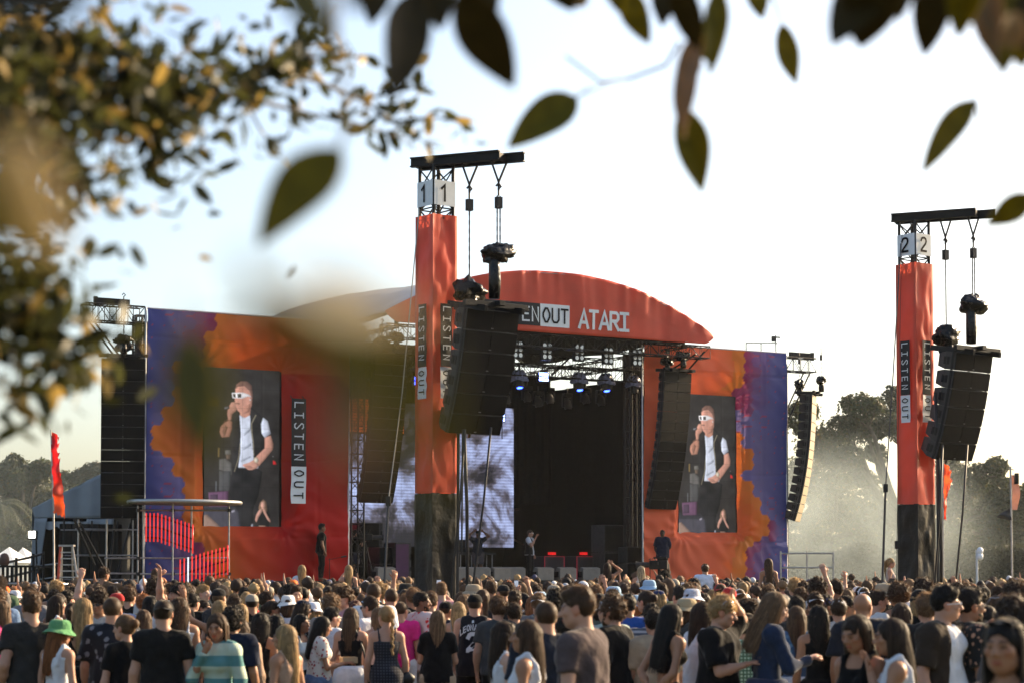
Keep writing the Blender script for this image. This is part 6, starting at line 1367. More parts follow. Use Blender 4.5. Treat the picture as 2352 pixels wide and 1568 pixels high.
H(3, 1740, 792, 17.4, -70, 'f', dn, 0, 0, 1.0, LIGHT, ('long', 1, hDB), [('bigtee', W_), B_], [], 'woman with straight dark hair in a loose white T-shirt', 'the loose white tee woman')
pm = H(3, 1890, 748, 16.8, -118, 'm', ('headtouch', 'phone'), 15, 12, 1.14, LIGHT, ('messy', 0, hBL), [('bigtee', K), B_], [('headshades', (.5, .5, .55))], 'blond man in a black shirt holding a phone, hand on his head', 'the blond man with a phone')
H(3, 1600, 762, 20.2, -65, 'm', dn, 0, 0, 1.0, LIGHT, ('bob', 0, hBR), [('tee', (.06, .06, .055)), B_], [('bucket', (.36, .28, .17)), ('shades', K)], 'person in a tan bucket hat and sunglasses', 'the tan bucket hat')
H(3, 1650, 676, 24.0, -40, 'm', dn, 0, 0, 1.0, LIGHT, ('short', 1, hBR), [('tee', W_), B_], [('bucket', (.55, .56, .62))], 'person in a patterned white bucket hat', 'the patterned bucket hat')
H(3, 2085, 920, 18.4, 0, 'm', dn, 0, 0, 1.05, LIGHT, ('short', 1, hBK), [('bigtee', (.36, .50, .38), 'ging'), B_], [], 'person in a green gingham shirt behind the blond man', None)
H(3, 2160, 900, 19.2, 0, 'f', dn, 0, 0, 1.0, LIGHT, ('bun', 0, hDB), [('dress', (.02, .02, .02), 'hearts')], [], 'woman in a black dress dotted with pale hearts', None)
H(3, 60, 812, 22.0, 10, 'm', dn, 0, 0, 1.0, LIGHT, ('short', 1, hDB), [('tee', (.2, .22, .2), 'stripe'), B_], [], 'man with short dark hair and a grey striped collar', None)
H(3, 60, 700, 25.0, -30, 'm', dn, 0, 0, 1.0, LIGHT, ('fade', 1, hDB), [('tee', CH), B_], [], 'man with a short dark fade just right of the sun print tee', None)
H(3, 510, 925, 17.2, 5, 'm', dn, 0, 0, 1.0, LIGHT, ('short', 0, hBK), [('tee', (.48, .46, .42), 'floralw'), B_], [], 'man in a pale patterned shirt between two front men', None)
H(3, 430, 705, 21.0, -20, 'm', dn, 0, 0, 1.0, TANS, ('curly', 1, hBK), [('tee', (.2, .2, .22)), B_], [], 'man with thick dark curls behind the tall mauve shirt', 'the thick dark curls')
H(3, 230, 735, 24.0, 0, 'f', dn, 0, 0, 1.0, LIGHT, ('bob', 1, hGI), [('tee', (.1, .1, .1)), B_], [], 'woman with a copper bob above the buzz-cut man', None)
H(3, 275, 720, 23.0, -10, 'm', dn, 0, 0, 1.0, LIGHT, ('short', 0, hLB), [('tee', GR), B_], [('capback', W_)], 'man in a backward white cap near the copper bob', None)
H(3, 890, 770, 19.5, 20, 'm', dn, 0, 0, 1.0, LIGHT, ('short', 0, hBR), [('tee', (.3, .36, .32)), B_], [('cap', W_)], 'person in a white cap behind the bearded curly man', None)
H(3, 820, 715, 22.0, 0, 'f', dn, 0, 0, 1.0, TANS, ('bob', 0, hBK), [('tee', (.1, .12, .1)), B_], [], 'person with a sleek black bob behind the tall man', None)
H(3, 1290, 812, 20.0, -10, 'm', dn, 0, 0, 1.0, LIGHT, ('short', 0, hBK), [('tee', (.3, .3, .32), 'stripe'), B_], [('cap', K)], 'person in a black cap and pale striped shirt', None)
H(3, 2150, 790, 21.5, -10, 'f', dn, 0, 0, 1.0, TANS, ('afro', 1, hDB), [('tee', (.3, .25, .2)), B_], [], 'person with a puff of dark curls above the raised elbow', None)
# --- fourth block, towards tower 2 and the trees
H(4, 60, 688, 16.6, -80, 'f', ('down', 'phone'), 0, 22, 1.04, LIGHT, ('wavy', 1, hLB), [('long', (.018, .028, .056), 'denim'), ('skirt', (.020, .030, .06), 'denim')], [], 'woman in a denim jacket and skirt looking at her phone', 'the denim jacket woman')
H(4, 310, 828, 18.8, -4, 'f', dn, 0, 0, 1.02, LIGHT, ('long', 0, hBR), [('long', (.05, .11, .22), 'tie'), ('longskirt', W_)], [], 'woman with straight brown hair, blue tie-dye top and long white skirt', 'the tie-dye woman')
H(4, 510, 822, 18.4, 4, 'f', dn, 0, 0, 1.08, TANS, ('longcurly', 2, hBK), [('tank-cross', K), ('trousers', K)], [], 'woman with black curls and a cross-strapped black jumpsuit', 'the cross-strap woman')
H(4, 900, 705, 18.2, -8, 'm', dn, -20, 0, 1.10, TANS, None, [('bigtee', (.020, .022, .030)), B_], [], 'bald man in a dark blue shirt, back turned', 'the bald man')
H(4, 1030, 702, 24.0, -75, 'm', dn, 0, 0, 1.0, LIGHT, ('fade', 0, hDB), [('tee', (.5, .5, .5)), B_], [], 'man with neat dark hair in a white shirt, side on', None)
H(4, 1225, 645, 24.0, 30, 'f', dn, 0, 0, 1.0, TANS, ('afro', 0, hBR), [('tank', CH), B_], [], 'woman with a large cloud of brown curls', 'the cloud of curls')
H(4, 880, 892, 12.9, 130, 'f', dn, 0, 15, 1.0, TANS, ('wavy', 1, hDB), [('tank-thick', K), B_], [], 'woman in a black tank top looking down', 'the black tank woman')
H(4, 1190, 930, 12.7, 85, 'f', ('mouth', 'down'), 0, 5, 1.0, TANS, ('long', 2, hDB), [('tank-thick', W_), BJ], [], 'woman in a white tank top with her hand to her mouth', 'the hand-to-mouth woman')
H(4, 1630, 662, 15.4, -138, 'm', ('walk', 'down'), 45, 0, 1.10, LIGHT, ('fade', 1, hBK), [('tee', W_), ('jacket-short', (.035, .026, .020)), ('shorts', (.4, .4, .42))], [('shades', (.55, .55, .56))], 'man in clear glasses and an open dark shirt over white', 'the clear glasses man')
H(4, 1850, 684, 15.6, -75, 'm', ('mouth', 'down'), 0, 0, 1.08, TANS, ('fade', 0, hBK), [('bigtee', (.014, .014, .014), 'floralm'), B_], [('beard', hBK), ('shades', K)], 'bearded man in sunglasses and a dark flowery shirt', 'the bearded sunglasses man')
H(4, 2190, 918, 8.6, 130, 'f', dn, 15, 0, 1.0, TANS, ('long', 1, hBK), [('tank', (.05, .045, .05)), BJ], [('headshades', K)], 'woman closest to the camera at the right edge, sunglasses on her hair', 'the nearest woman')
H(4, 2262, 782, 12.6, 10, 'f', dn, 0, 0, 1.0, TANS, ('curly', 1, hDB), [('tee', (.08, .07, .07)), B_], [], 'person with short dark curls at the right edge', None)
H(4, 2100, 734, 20.0, -160, 'f', dn, 0, 5, 1.0, LIGHT, ('wavy', 0, hBR), [('tee', (.2, .2, .2)), B_], [('headshades', (.4, .4, .45))], 'woman facing the camera with sunglasses pushed up', None)
H(4, 2020, 822, 17.6, -20, 'f', dn, 0, 0, 1.0, TANS, ('long', 0, hBK), [('cami', K), B_], [], 'woman with long black hair behind the bearded sunglasses man', None)
H(4, 1990, 662, 25.0, 0, 'm', dn, 0, 0, 1.0, LIGHT, ('buzz', 0, hDB), [('tee', GR), B_], [('cap', K)], 'person in a plain black cap above the bearded man', None)
H(4, 1420, 694, 20.4, 20, 'm', dn, 0, 0, 1.0, LIGHT, ('bob', 0, hBL), [('tee', K), B_], [('beanie', K)], 'fair-haired person in a black beanie', None)
H(4, 1480, 735, 18.0, 0, 'm', dn, 0, 0, 1.0, LIGHT, ('messy', 0, hLB), [('tee', (.02, .018, .018)), B_], [], 'person with tousled sandy hair behind the clear glasses man', None)
H(4, 1250, 800, 18.6, 0, 'f', dn, 0, 0, 1.0, LIGHT, ('bob', 1, hDB), [('tee', CH), B_], [], 'person with a glossy dark bob above the hand-to-mouth woman', None)
H(4, 2270, 640, 20.0, 0, 'm', dn, 0, 0, 1.0, TANS, ('afro', 0, hDB), [('tee', GR), B_], [], 'person with a round dark afro at the right edge', None)
H(4, 480, 712, 22.0, 0, 'm', dn, 0, 0, 1.0, LIGHT, ('short', 0, hDB), [('tee', K), B_], [('capback', (.62, .60, .66))], 'man in a backward white cap and black T-shirt', 'the backward white cap')
H(4, 560, 742, 22.6, -70, 'm', dn, 0, 0, 1.0, TANS, ('short', 1, hBK), [('tee', K), B_], [('cap', (.03, .04, .12))], 'man in a dark blue cap turned right', None)
H(4, 690, 770, 21.0, -10, 'm', dn, 0, 0, 1.0, LIGHT, ('short', 0, hDB), [('tee', (.5, .46, .42)), B_], [('cap', (.62, .62, .63))], 'person in a pale grey cap and cream shirt', 'the pale grey cap')
H(4, 750, 745, 22.0, -90, 'm', dn, 0, 0, 1.0, TANS, ('short', 0, hBK), [('tee', GR), B_], [('shades', K)], 'man with glasses in profile left of the bald man', None)
H(4, 190, 722, 21.0, -20, 'm', dn, 0, 0, 1.0, LIGHT, ('buzz', 0, hGY), [('tee', K), B_], [], 'cropped grey-haired man behind the denim jacket', None)
H(4, 315, 755, 20.4, 0, 'm', dn, 0, 0, 1.0, TANS, ('short', 1, hBK), [('tee', CH), B_], [], 'man with black hair just above the tie-dye top', None)
# --- people carried on shoulders (seated, legs hanging)
carr = []
def rider(r, cx, cy, d, rz, sex, arms, skin, hair, wear, acc, label, short=None):
    o = H(r, cx, cy, d, rz, sex, arms, 0, 0, 1.0, skin, hair, wear, acc, label, short, legs='sit', z=1.62); PEOPLE_XY.pop()
    zs = o.location.z + .80 * 1.62 / 1.745; carr.append((o.location.x - math.sin(R(rz)) * -.04, d + .03, min(1.9, max(1.5, zs / .80)), rz))
rider(1, 930, 500, 36.0, -40, 'm', ('down', 'point'), TANS, ('messy', 0, hDB), [('long', (.14, .085, .05)), B_], [], 'brown-shirted person above the crowd, arm stretched out', 'the pointing person')
rider(1, 1400, 500, 38.0, -20, 'f', ('photo', 'down'), LIGHT, ('long', 0, hBR), [('tank', (.3, .2, .15)), BJ], [], 'woman raised on shoulders with her hand at her brow', 'the woman on shoulders by the scaffold')
rider(2, 430, 470, 44.0, 5, 'f', dn, LIGHT, ('wavy', 1, hBL), [('long', (.55, .57, .6)), BJ], [], 'blonde in a white top sitting on shoulders before the red banner', 'the blonde on shoulders')
rider(2, 850, 470, 44.0, 5, 'f', ('photo', 'down'), LIGHT, ('long', 0, hBL), [('cami-back', (.05, .05, .05)), BJ], [], 'long-haired blonde on shoulders below the cameraman', None)
rider(3, 890, 450, 46.0, 5, 'f', ('down', 'headtouch'), TANS, ('wavy', 0, hDB), [('crop', K), BJ], [], 'dark-haired woman on shoulders shading her eyes before the stage', 'the woman shading her eyes')
rider(3, 1195, 480, 46.0, 5, 'f', dn, LIGHT, ('wavy', 2, (.42, .34, .22)), [('tank', (.6, .55, .5)), BJ], [], 'platinum blonde on shoulders below the speaker stack', None)
rider(3, 1770, 465, 44.0, 0, 'm', dn, LIGHT, ('short', 0, hBR), [('bigtee', (.62, .68, .78)), B_], [('cap', (.6, .57, .52))], 'man in a white printed T-shirt and pale cap sitting above the crowd', 'the white tee above the crowd')
rider(4, 60, 410, 42.0, 5, 'f', dn, TANS, ('long', 2, hBR), [('cami-back', (.1, .07, .06)), BJ], [], 'long-haired woman on shoulders before the violet banner', 'the long-haired woman on shoulders')
rider(4, 1150, 410, 47.0, -100, 'f', dn, LIGHT, ('pony', 0, hBL), [('tank', (.45, .38, .34)), BJ], [('shades', K)], 'woman in sunglasses with a ponytail on shoulders beside tower 2', 'the ponytail woman on shoulders')
# --- on stage
def on_stage(px, s, h, rz, *a, **k):
    aa, z = SP(px, 1290, s); q = S(aa, s, 1.7); o = person(q.x, q.y, h, R(rz), *a, z=1.7, **k); return o
pd = pose('m', dn, 0, 0, 1.1)
on_stage(738, .35, 1.84, -75, pd, BROWN, ('fade', 0, hBK), [('tee', K), B_], [], 'guard in black standing in front of the red banner', 'people on the stage')
on_stage(815, -.8, 1.70, -60, pose('m', ('camera', 'camera'), 0, 0, 1.0), LIGHT, ('short', 0, hDB), [('tee', K), ('shorts', (.09, .09, .12))], [('cap', K)], 'camera operator in shorts behind a tripod camera', 'people on the stage')
on_stage(1522, .5, 1.80, 165, pose('m', ('behind', 'pocket'), 0, 0, 1.1), DEEP, ('buzz', 0, hBK), [('bigtee', (.010, .015, .035)), B_], [('shades', K)], 'guard in a navy T-shirt and sunglasses before the orange banner', 'people on the stage')
on_stage(1217, -1.2, 1.78, -110, pose('m', ('down', 'mic'), 0, 0, 1.0), LIGHT, ('buzz', 0, hDB), [('tee', W_), ('vest', (.012, .012, .013)), B_], [('shades', (.75, .74, .72))], 'singer in white sunglasses and black vest holding a microphone', 'people on the stage')
on_stage(1098, -2.4, 1.76, -170, pose('m', ('headtouch', 'headtouch'), 0, 0, 1.0), BROWN, ('buzz', 0, hBK), [('tee', (.03, .03, .035)), ('shorts', (.10, .08, .08))], [('cap', K)], 'musician with both hands raised to his cap behind the desk', 'people on the stage')
aa, z = SP(1530, 1325, 3.2); q = S(aa, 3.2, 0); person(q.x, q.y, 1.78, R(60), pose('m', ('camera', 'photo'), 0, 0, 1.0), LIGHT, ('wavy', 0, hDB), [('tee', K), B_], [], 'camera operator in black with a shoulder camera in the pit', 'people on the stage', z=.55)
pb = thing('pit_step', 'dark box step under the shoulder camera operator', 'platform', (q.x, q.y, 0), SROT); d = MB(); d.box((0, 0, .27), (1.4, .9, .54)); part('step', d, BLACK, pb)
def cam_obj(label, loc, rz, sc=1.0, tripod=None):
    root = thing('video_camera', label, 'camera', loc, rz); d = MB(); d.box((0, 0, 0), (.16 * sc, .42 * sc, .2 * sc)); part('body', d, BLACK, root, bevel=.02)
    d = MB(); d.tube([(0, .2 * sc, 0), (0, .48 * sc, 0), (0, .52 * sc, 0)], [.06 * sc, .07 * sc, .09 * sc], 12); part('lens', d, CAB, root)
    d = MB(); d.box((-.02, -.05, .16 * sc), (.05, .3 * sc, .06)); d.tube([(0, .1, .12), (.03, .16, .26)], .02, 6); part('handle', d, BLACK, root); d = MB(); d.box((-.14 * sc, .05, .05), (.1, .14, .1)); part('viewfinder', d, BLACK, root)
    if tripod:
        for k in range(3):
            d = MB(); t = k * 2.094 + .5; d.tube([(0, 0, -.12), (.45 * math.cos(t), .45 * math.sin(t), -tripod)], .022, 6); part('tripod_leg', d, STEEL, root)
aa, z = SP(838, 1233, -.5); cam_obj('video camera on a tripod at the side of the stage', S(aa, -.5, z), R(-70), 1.2, z - 1.72)
aa, z = SP(1513, 1296, 3.2); cam_obj('large shoulder camera held up before the orange banner', S(aa, 3.2, z), R(75), 1.5)
# ------------------------------------------------------------------ phones, tray, bags held by people
PHB = mat('phone_black', (.02, .02, .022), .25); PHS = mat('phone_screen', (.25, .28, .33), .2, emit=.5, var=.3, scale=30)
def phone(o, p, label, side=1):
    M = Matrix.LocRotScale(o.location, o.rotation_euler, o.scale); w_ = M @ Vector(p.wr[side]); e = M @ Vector(p.el[side]); dirv = (w_ - e).normalized(); c = w_ + dirv * .10
    root = thing('phone', label, 'phone', c, o.rotation_euler.z, 'phones held in the crowd')
    d = MB(); d.box((0, 0, .03), (.078, .009, .16)); part('case', d, PHB, root, bevel=.004); d = MB(); d.box((0, -.0055, .03), (.068, .002, .145)); part('screen', d, PHS, root)
phone(pm, pose('m', ('headtouch', 'phone'), 15, 12, 1.14, 'stand', 0., 1), 'phone in the hand of the blond man in black', 1)
ft = [o for o in bpy.data.objects if o.get('label', '').endswith('holding a food tray')][0]; M = Matrix.LocRotScale(ft.location, ft.rotation_euler, ft.scale); c = M @ Vector((0, .36, 1.17))
t_ = thing('food_tray', 'small cardboard food tray held by the woman in the floral blouse', 'tray', c, ft.rotation_euler.z); d = MB(); d.prism([(-.10, -.07), (.10, -.07), (.10, .07), (-.10, .07)], 0, .008); 
for (c_, dm) in (((0, -.075, .03), (.22, .006, .06)), ((0, .075, .03), (.22, .006, .06)), ((-.105, 0, .03), (.006, .15, .06)), ((.105, 0, .03), (.006, .15, .06))): d.box(c_, dm)
part('tray', d, mat('kraft_card', (.40, .28, .16), .8), t_); d = MB(); lump(d, (0, 0, .035), (.08, .05, .025), 4, 12, 8, .3); part('food', d, mat('fried_food', (.40, .22, .08), .6, var=.3, scale=60), t_)
def bag(o_label, label, loc, dims, col, strap):
    o = [o for o in bpy.data.objects if o.get('label', '') == o_label][0]; M = Matrix.LocRotScale(o.location, o.rotation_euler, o.scale); c = M @ Vector(loc); root = thing('shoulder_bag', label, 'bag', c, o.rotation_euler.z)
    d = MB(); lump(d, (0, 0, 0), dims, 2, 16, 10, .10); part('bag_body', d, mat('bag_%d' % int(col[0] * 999), col, .5, var=.2), root, smooth=True)
    d = MB(); d.tube([Vector(p) for p in strap], .012, 5); part('strap', d, mat('bag_%d' % int(col[0] * 999), col), root, smooth=True)
bag('man in a white T-shirt and white sunglasses carrying a black bag', 'black shoulder bag on the man in white', (.02, -.20, 1.20), (.13, .08, .19), (.015, .015, .016), [(-.1, .02, .1), (-.12, .2, .28), (0, .24, .30), (.1, .18, .25), (.1, .02, .1)])
bag('woman in a black camisole and white mini skirt', 'small black handbag at the hip of the white skirt', (.22, -.02, .92), (.07, .05, .08), (.014, .014, .014), [(0, 0, .05), (-.05, -.03, .3), (-.13, -.04, .5), (-.14, .03, .52)])
bag('woman with a blonde braid in a grey tweed dress', 'black handbag beside the tweed dress', (.24, .0, .92), (.08, .05, .07), (.013, .013, .013), [(0, 0, .05), (-.03, 0, .3), (-.12, 0, .5)])
bag('woman with long black hair in a black crop top, hands behind her back', 'black waist bag of the crop top woman', (.16, -.04, 1.0), (.11, .05, .06), (.012, .012, .012), [(-.05, .02, .02), (-.2, .14, .03), (-.3, .05, .03)])
# lettering on the jersey, laid on the cloth
sg = [c for c in jersey.children if c.name.startswith('singlet')][0]; bv = BVHTree.FromPolygons([v.co for v in sg.data.vertices], [tuple(p.vertices) for p in sg.data.polygons])
def onback(x, z, off=.006):
    h = bv.ray_cast(Vector((x, -.6, z)), Vector((0, 1, 0))); return (x, (h[0].y if h[0] else -.14) - off, z)
d = MB(); wd = [0]
letters(d, 'LEONARD', .062, .20, lambda x, y: onback(-.15 + x * .86, 1.335 + y - 3.2 * (x * .86 - .15) ** 2 * .9), .80); part('name_lettering', d, mat('jersey_white', (.55, .57, .6), .7), sg)
d = MB(); letters(d, '2', .19, .24, lambda x, y: onback(-.05 + x, 1.10 + y)); part('number_lettering', d, mat('jersey_white', (.6, .6, .6)), sg)
d = MB(); d.add([onback(-.012, 1.415), onback(.012, 1.415), onback(.012, 1.445), onback(-.012, 1.445)], [(0, 1, 2, 3)]); part('emblem', d, mat('jersey_white', (.6, .6, .6)), sg)
# ------------------------------------------------------------------ everyone else
rc = random.Random(41); cand = []
def blocked(x, y):
    if any((x - a) ** 2 + (y - b) ** 2 < r * r for a, b, r in PEOPLE_XY): return True
    for (px, dd) in ((1001, 35.0), (2106, 40.5)):
        q = P(px, 1315, dd)
        if (x - q.x) ** 2 + (y - q.y) ** 2 < .75: return True
    s = -(Vector((x, y, 0)) - L0).dot(-SF) if False else (Vector((x, y, 0)) - L0).dot(SF)
    return s < 4.2 and -6 < (Vector((x, y, 0)) - L0).dot(SU) < 27.5
y = 22.5
while y < 66:
    half = y * .275; step = .84 if y < 30 else .80; x = -half + rc.uniform(0, step)
    while x < half:
        xx, yy = x + rc.uniform(-.22, .22), y + rc.uniform(-.28, .28); keep = .45 + .5 * min(1, (y - 22.5) / 7)
        if xx / yy < -.16 and yy > 50: keep = 0
        if rc.random() < keep and not blocked(xx, yy): cand.append((xx, yy))
        x += step
    y += .78 if y < 34 else .86
cand.sort(key=lambda q: q[1])
NMAX = 300 - sum(1 for o in bpy.data.objects if o.get('category') == 'person') - len(carr)
VP = [pose('m', dn, 0, 0, 1.0, 'stand', 0.), pose('m', dn, -20, 0, 1.0, 'stand', 0.), pose('m', dn, 20, 0, 1.06, 'stand', 0.), pose('m', ('fold', 'fold'), 0, 0, 1.0, 'stand', 0.), pose('f', dn, 0, 0, 1.0, 'stand', 0.), pose('f', ('fold', 'fold'), 15, 0, 1.0, 'stand', 0.), pose('f', dn, -20, 0, 1.0, 'stand', 0.),
      pose('m', ('down', 'up'), 0, 0, 1.0, 'stand', 0.), pose('m', ('fist', 'down'), 0, 0, 1.0, 'stand', 0.), pose('f', ('down', 'up'), 0, 0, 1.0, 'stand', 0.), pose('m', ('down', 'photo'), 0, 0, 1.0, 'stand', 0.), pose('f', ('sideup', 'down'), 0, 0, 1.0, 'stand', 0.)]
VW = [14, 10, 10, 5, 12, 4, 8, 1.6, 1.2, 1.6, 2.4, .7]
HN = {hBK: 'black', hDB: 'dark brown', hBR: 'brown', hLB: 'light brown', hBL: 'blond', hGI: 'ginger'}
TOPC = [((.009, .009, .010), 'black', 28), ((.60, .61, .63), 'white', 20), ((.03, .03, .033), 'charcoal', 10), ((.02, .03, .06), 'navy', 9), ((.16, .16, .17), 'grey', 6), ((.10, .16, .28), 'blue', 5), ((.30, .24, .17), 'beige', 5), ((.06, .10, .06), 'green', 4), ((.35, .05, .05), 'red', 3), ((.12, .07, .045), 'brown', 4), ((.42, .22, .24), 'pink', 3), ((.32, .38, .42), 'pale blue', 3)]
HM_ = [('short', 12), ('messy', 11), ('curly', 11), ('fade', 8), ('buzz', 5)]; HF = [('long', 12), ('wavy', 10), ('longcurly', 4), ('pony', 5), ('bun', 5), ('bob', 4)]
def pick(lst): return rc.choices(lst, [q[-1] for q in lst])[0]
def rel(px, d, k=0):
    best = sorted((abs(px - a) + 14 * abs(d - b), n, a, b) for a, b, n in LM if n and b < d + 2)[k]
    _, n, a, b = best; dx = px - a
    pos = 'straight behind' if abs(dx) < 22 else ('to the left of' if dx < 0 else 'to the right of')
    if abs(dx) >= 22 and d - b > 3: pos = 'behind and ' + ('left of' if dx < 0 else 'right of')
    return pos + ' ' + n
used = {o['label'] for o in bpy.data.objects if o.get('label')}
def rand_person(x, y, h=None, rz=None, forced=None):
    vp = rc.choices(VP, VW)[0] if forced is None else forced; f = vp.sex == 'f'; hc = rc.choices([hBK, hDB, hBR, hLB, hBL, hGI], [18, 30, 26, 14, 9 if not f else 16, 3])[0]; hk = pick(HF if f else HM_)[0]; hv = rc.randrange(2)
    tc, tn, _ = pick(TOPC); g = rc.choice(['tee', 'cami', 'tank', 'tee']) if f else rc.choice(['tee', 'bigtee', 'tee', 'singlet'] if rc.random() < .3 else ['tee', 'bigtee']); acc = []; an = ''
    u = rc.random()
    if u < .16: c, n = rc.choice([((.62, .62, .64), 'white'), ((.014, .014, .015), 'black'), ((.03, .04, .10), 'blue'), ((.4, .03, .03), 'red'), ((.32, .28, .22), 'tan'), ((.5, .52, .55), 'pale grey')]); acc = [(rc.choice(['cap', 'capback']), c)]; an = n + (' cap' if acc[0][0] == 'cap' else ' backward cap'); hk = 'buzz' if not f else 'bob'
    elif u < .22: c, n = rc.choice([((.62, .62, .64), 'white'), ((.32, .26, .18), 'tan'), ((.02, .02, .02), 'black'), ((.3, .45, .6), 'pale blue')]); acc = [('bucket', c)]; an = n + ' bucket hat'; hk = 'buzz' if not f else 'bob'
    elif u < .235: acc = []; hc = (.75, .16, .02); an = 'bright orange wig'; hk = 'curly'
    if rz is None: rz = rc.gauss(SROT * 28, 16) if rc.random() < .84 else rc.uniform(-180, 180)
    h = h or (rc.gauss(1.635, .055) if f else rc.gauss(1.745, .06)); px = 1176 + x / y * PXK
    hn = {'short': 'short', 'messy': 'tousled', 'curly': 'curly', 'fade': 'faded', 'buzz': 'cropped', 'long': 'long straight', 'wavy': 'long wavy', 'longcurly': 'long curly', 'pony': 'ponytailed', 'bun': 'pinned-up', 'bob': 'bobbed'}[hk]
    arm = {7: ', arm raised', 8: ', fist raised', 9: ', arm raised', 10: ', filming with a phone', 11: ', arm raised sideways'}.get(VP.index(vp) if vp in VP else -1, '')
    who = ('woman' if f else 'man'); look = (an if an else '%s %s hair' % (hn, HN.get(hc, 'dyed')))
    lab = '%s with %s, %s top%s, %s' % (who, look, tn, arm, rel(px, y)); 
    if len(lab.split()) > 16: lab = '%s with %s%s, %s' % (who, look, arm, rel(px, y))
    if len(lab.split()) > 16: lab = '%s with %s, %s' % (who, look, rel(px, y))
    if len(lab.split()) > 16: lab = '%s, %s' % (look, rel(px, y))
    for kk in (1, 2, 3):
        if lab in used: lab = '%s with %s, %s' % (who, look, rel(px, y, kk)) if len(look.split()) < 6 else '%s, %s' % (look, rel(px, y, kk))
    used.add(lab)
    o = person(x, y, h, R(rz), vp, rc.choices([LIGHT, PALE_, TANS, BROWN], [6, 3, 4, 1.5])[0], (hk, hv, hc), [(g, tc), rc.choice([B_, BJ, ('shorts', (.2, .18, .15))])], acc, lab, 'people in the dense crowd')
    if VP.index(vp) == 10 if vp in VP else False: phone(o, vp, 'phone held up by the ' + ' '.join(lab.split()[:10]).strip(','), 1)
    return o
for (x, y_, h, rz) in carr: rand_person(x, y_, h, rz, VP[0])
for (x, y_) in cand[:NMAX]: rand_person(x, y_)
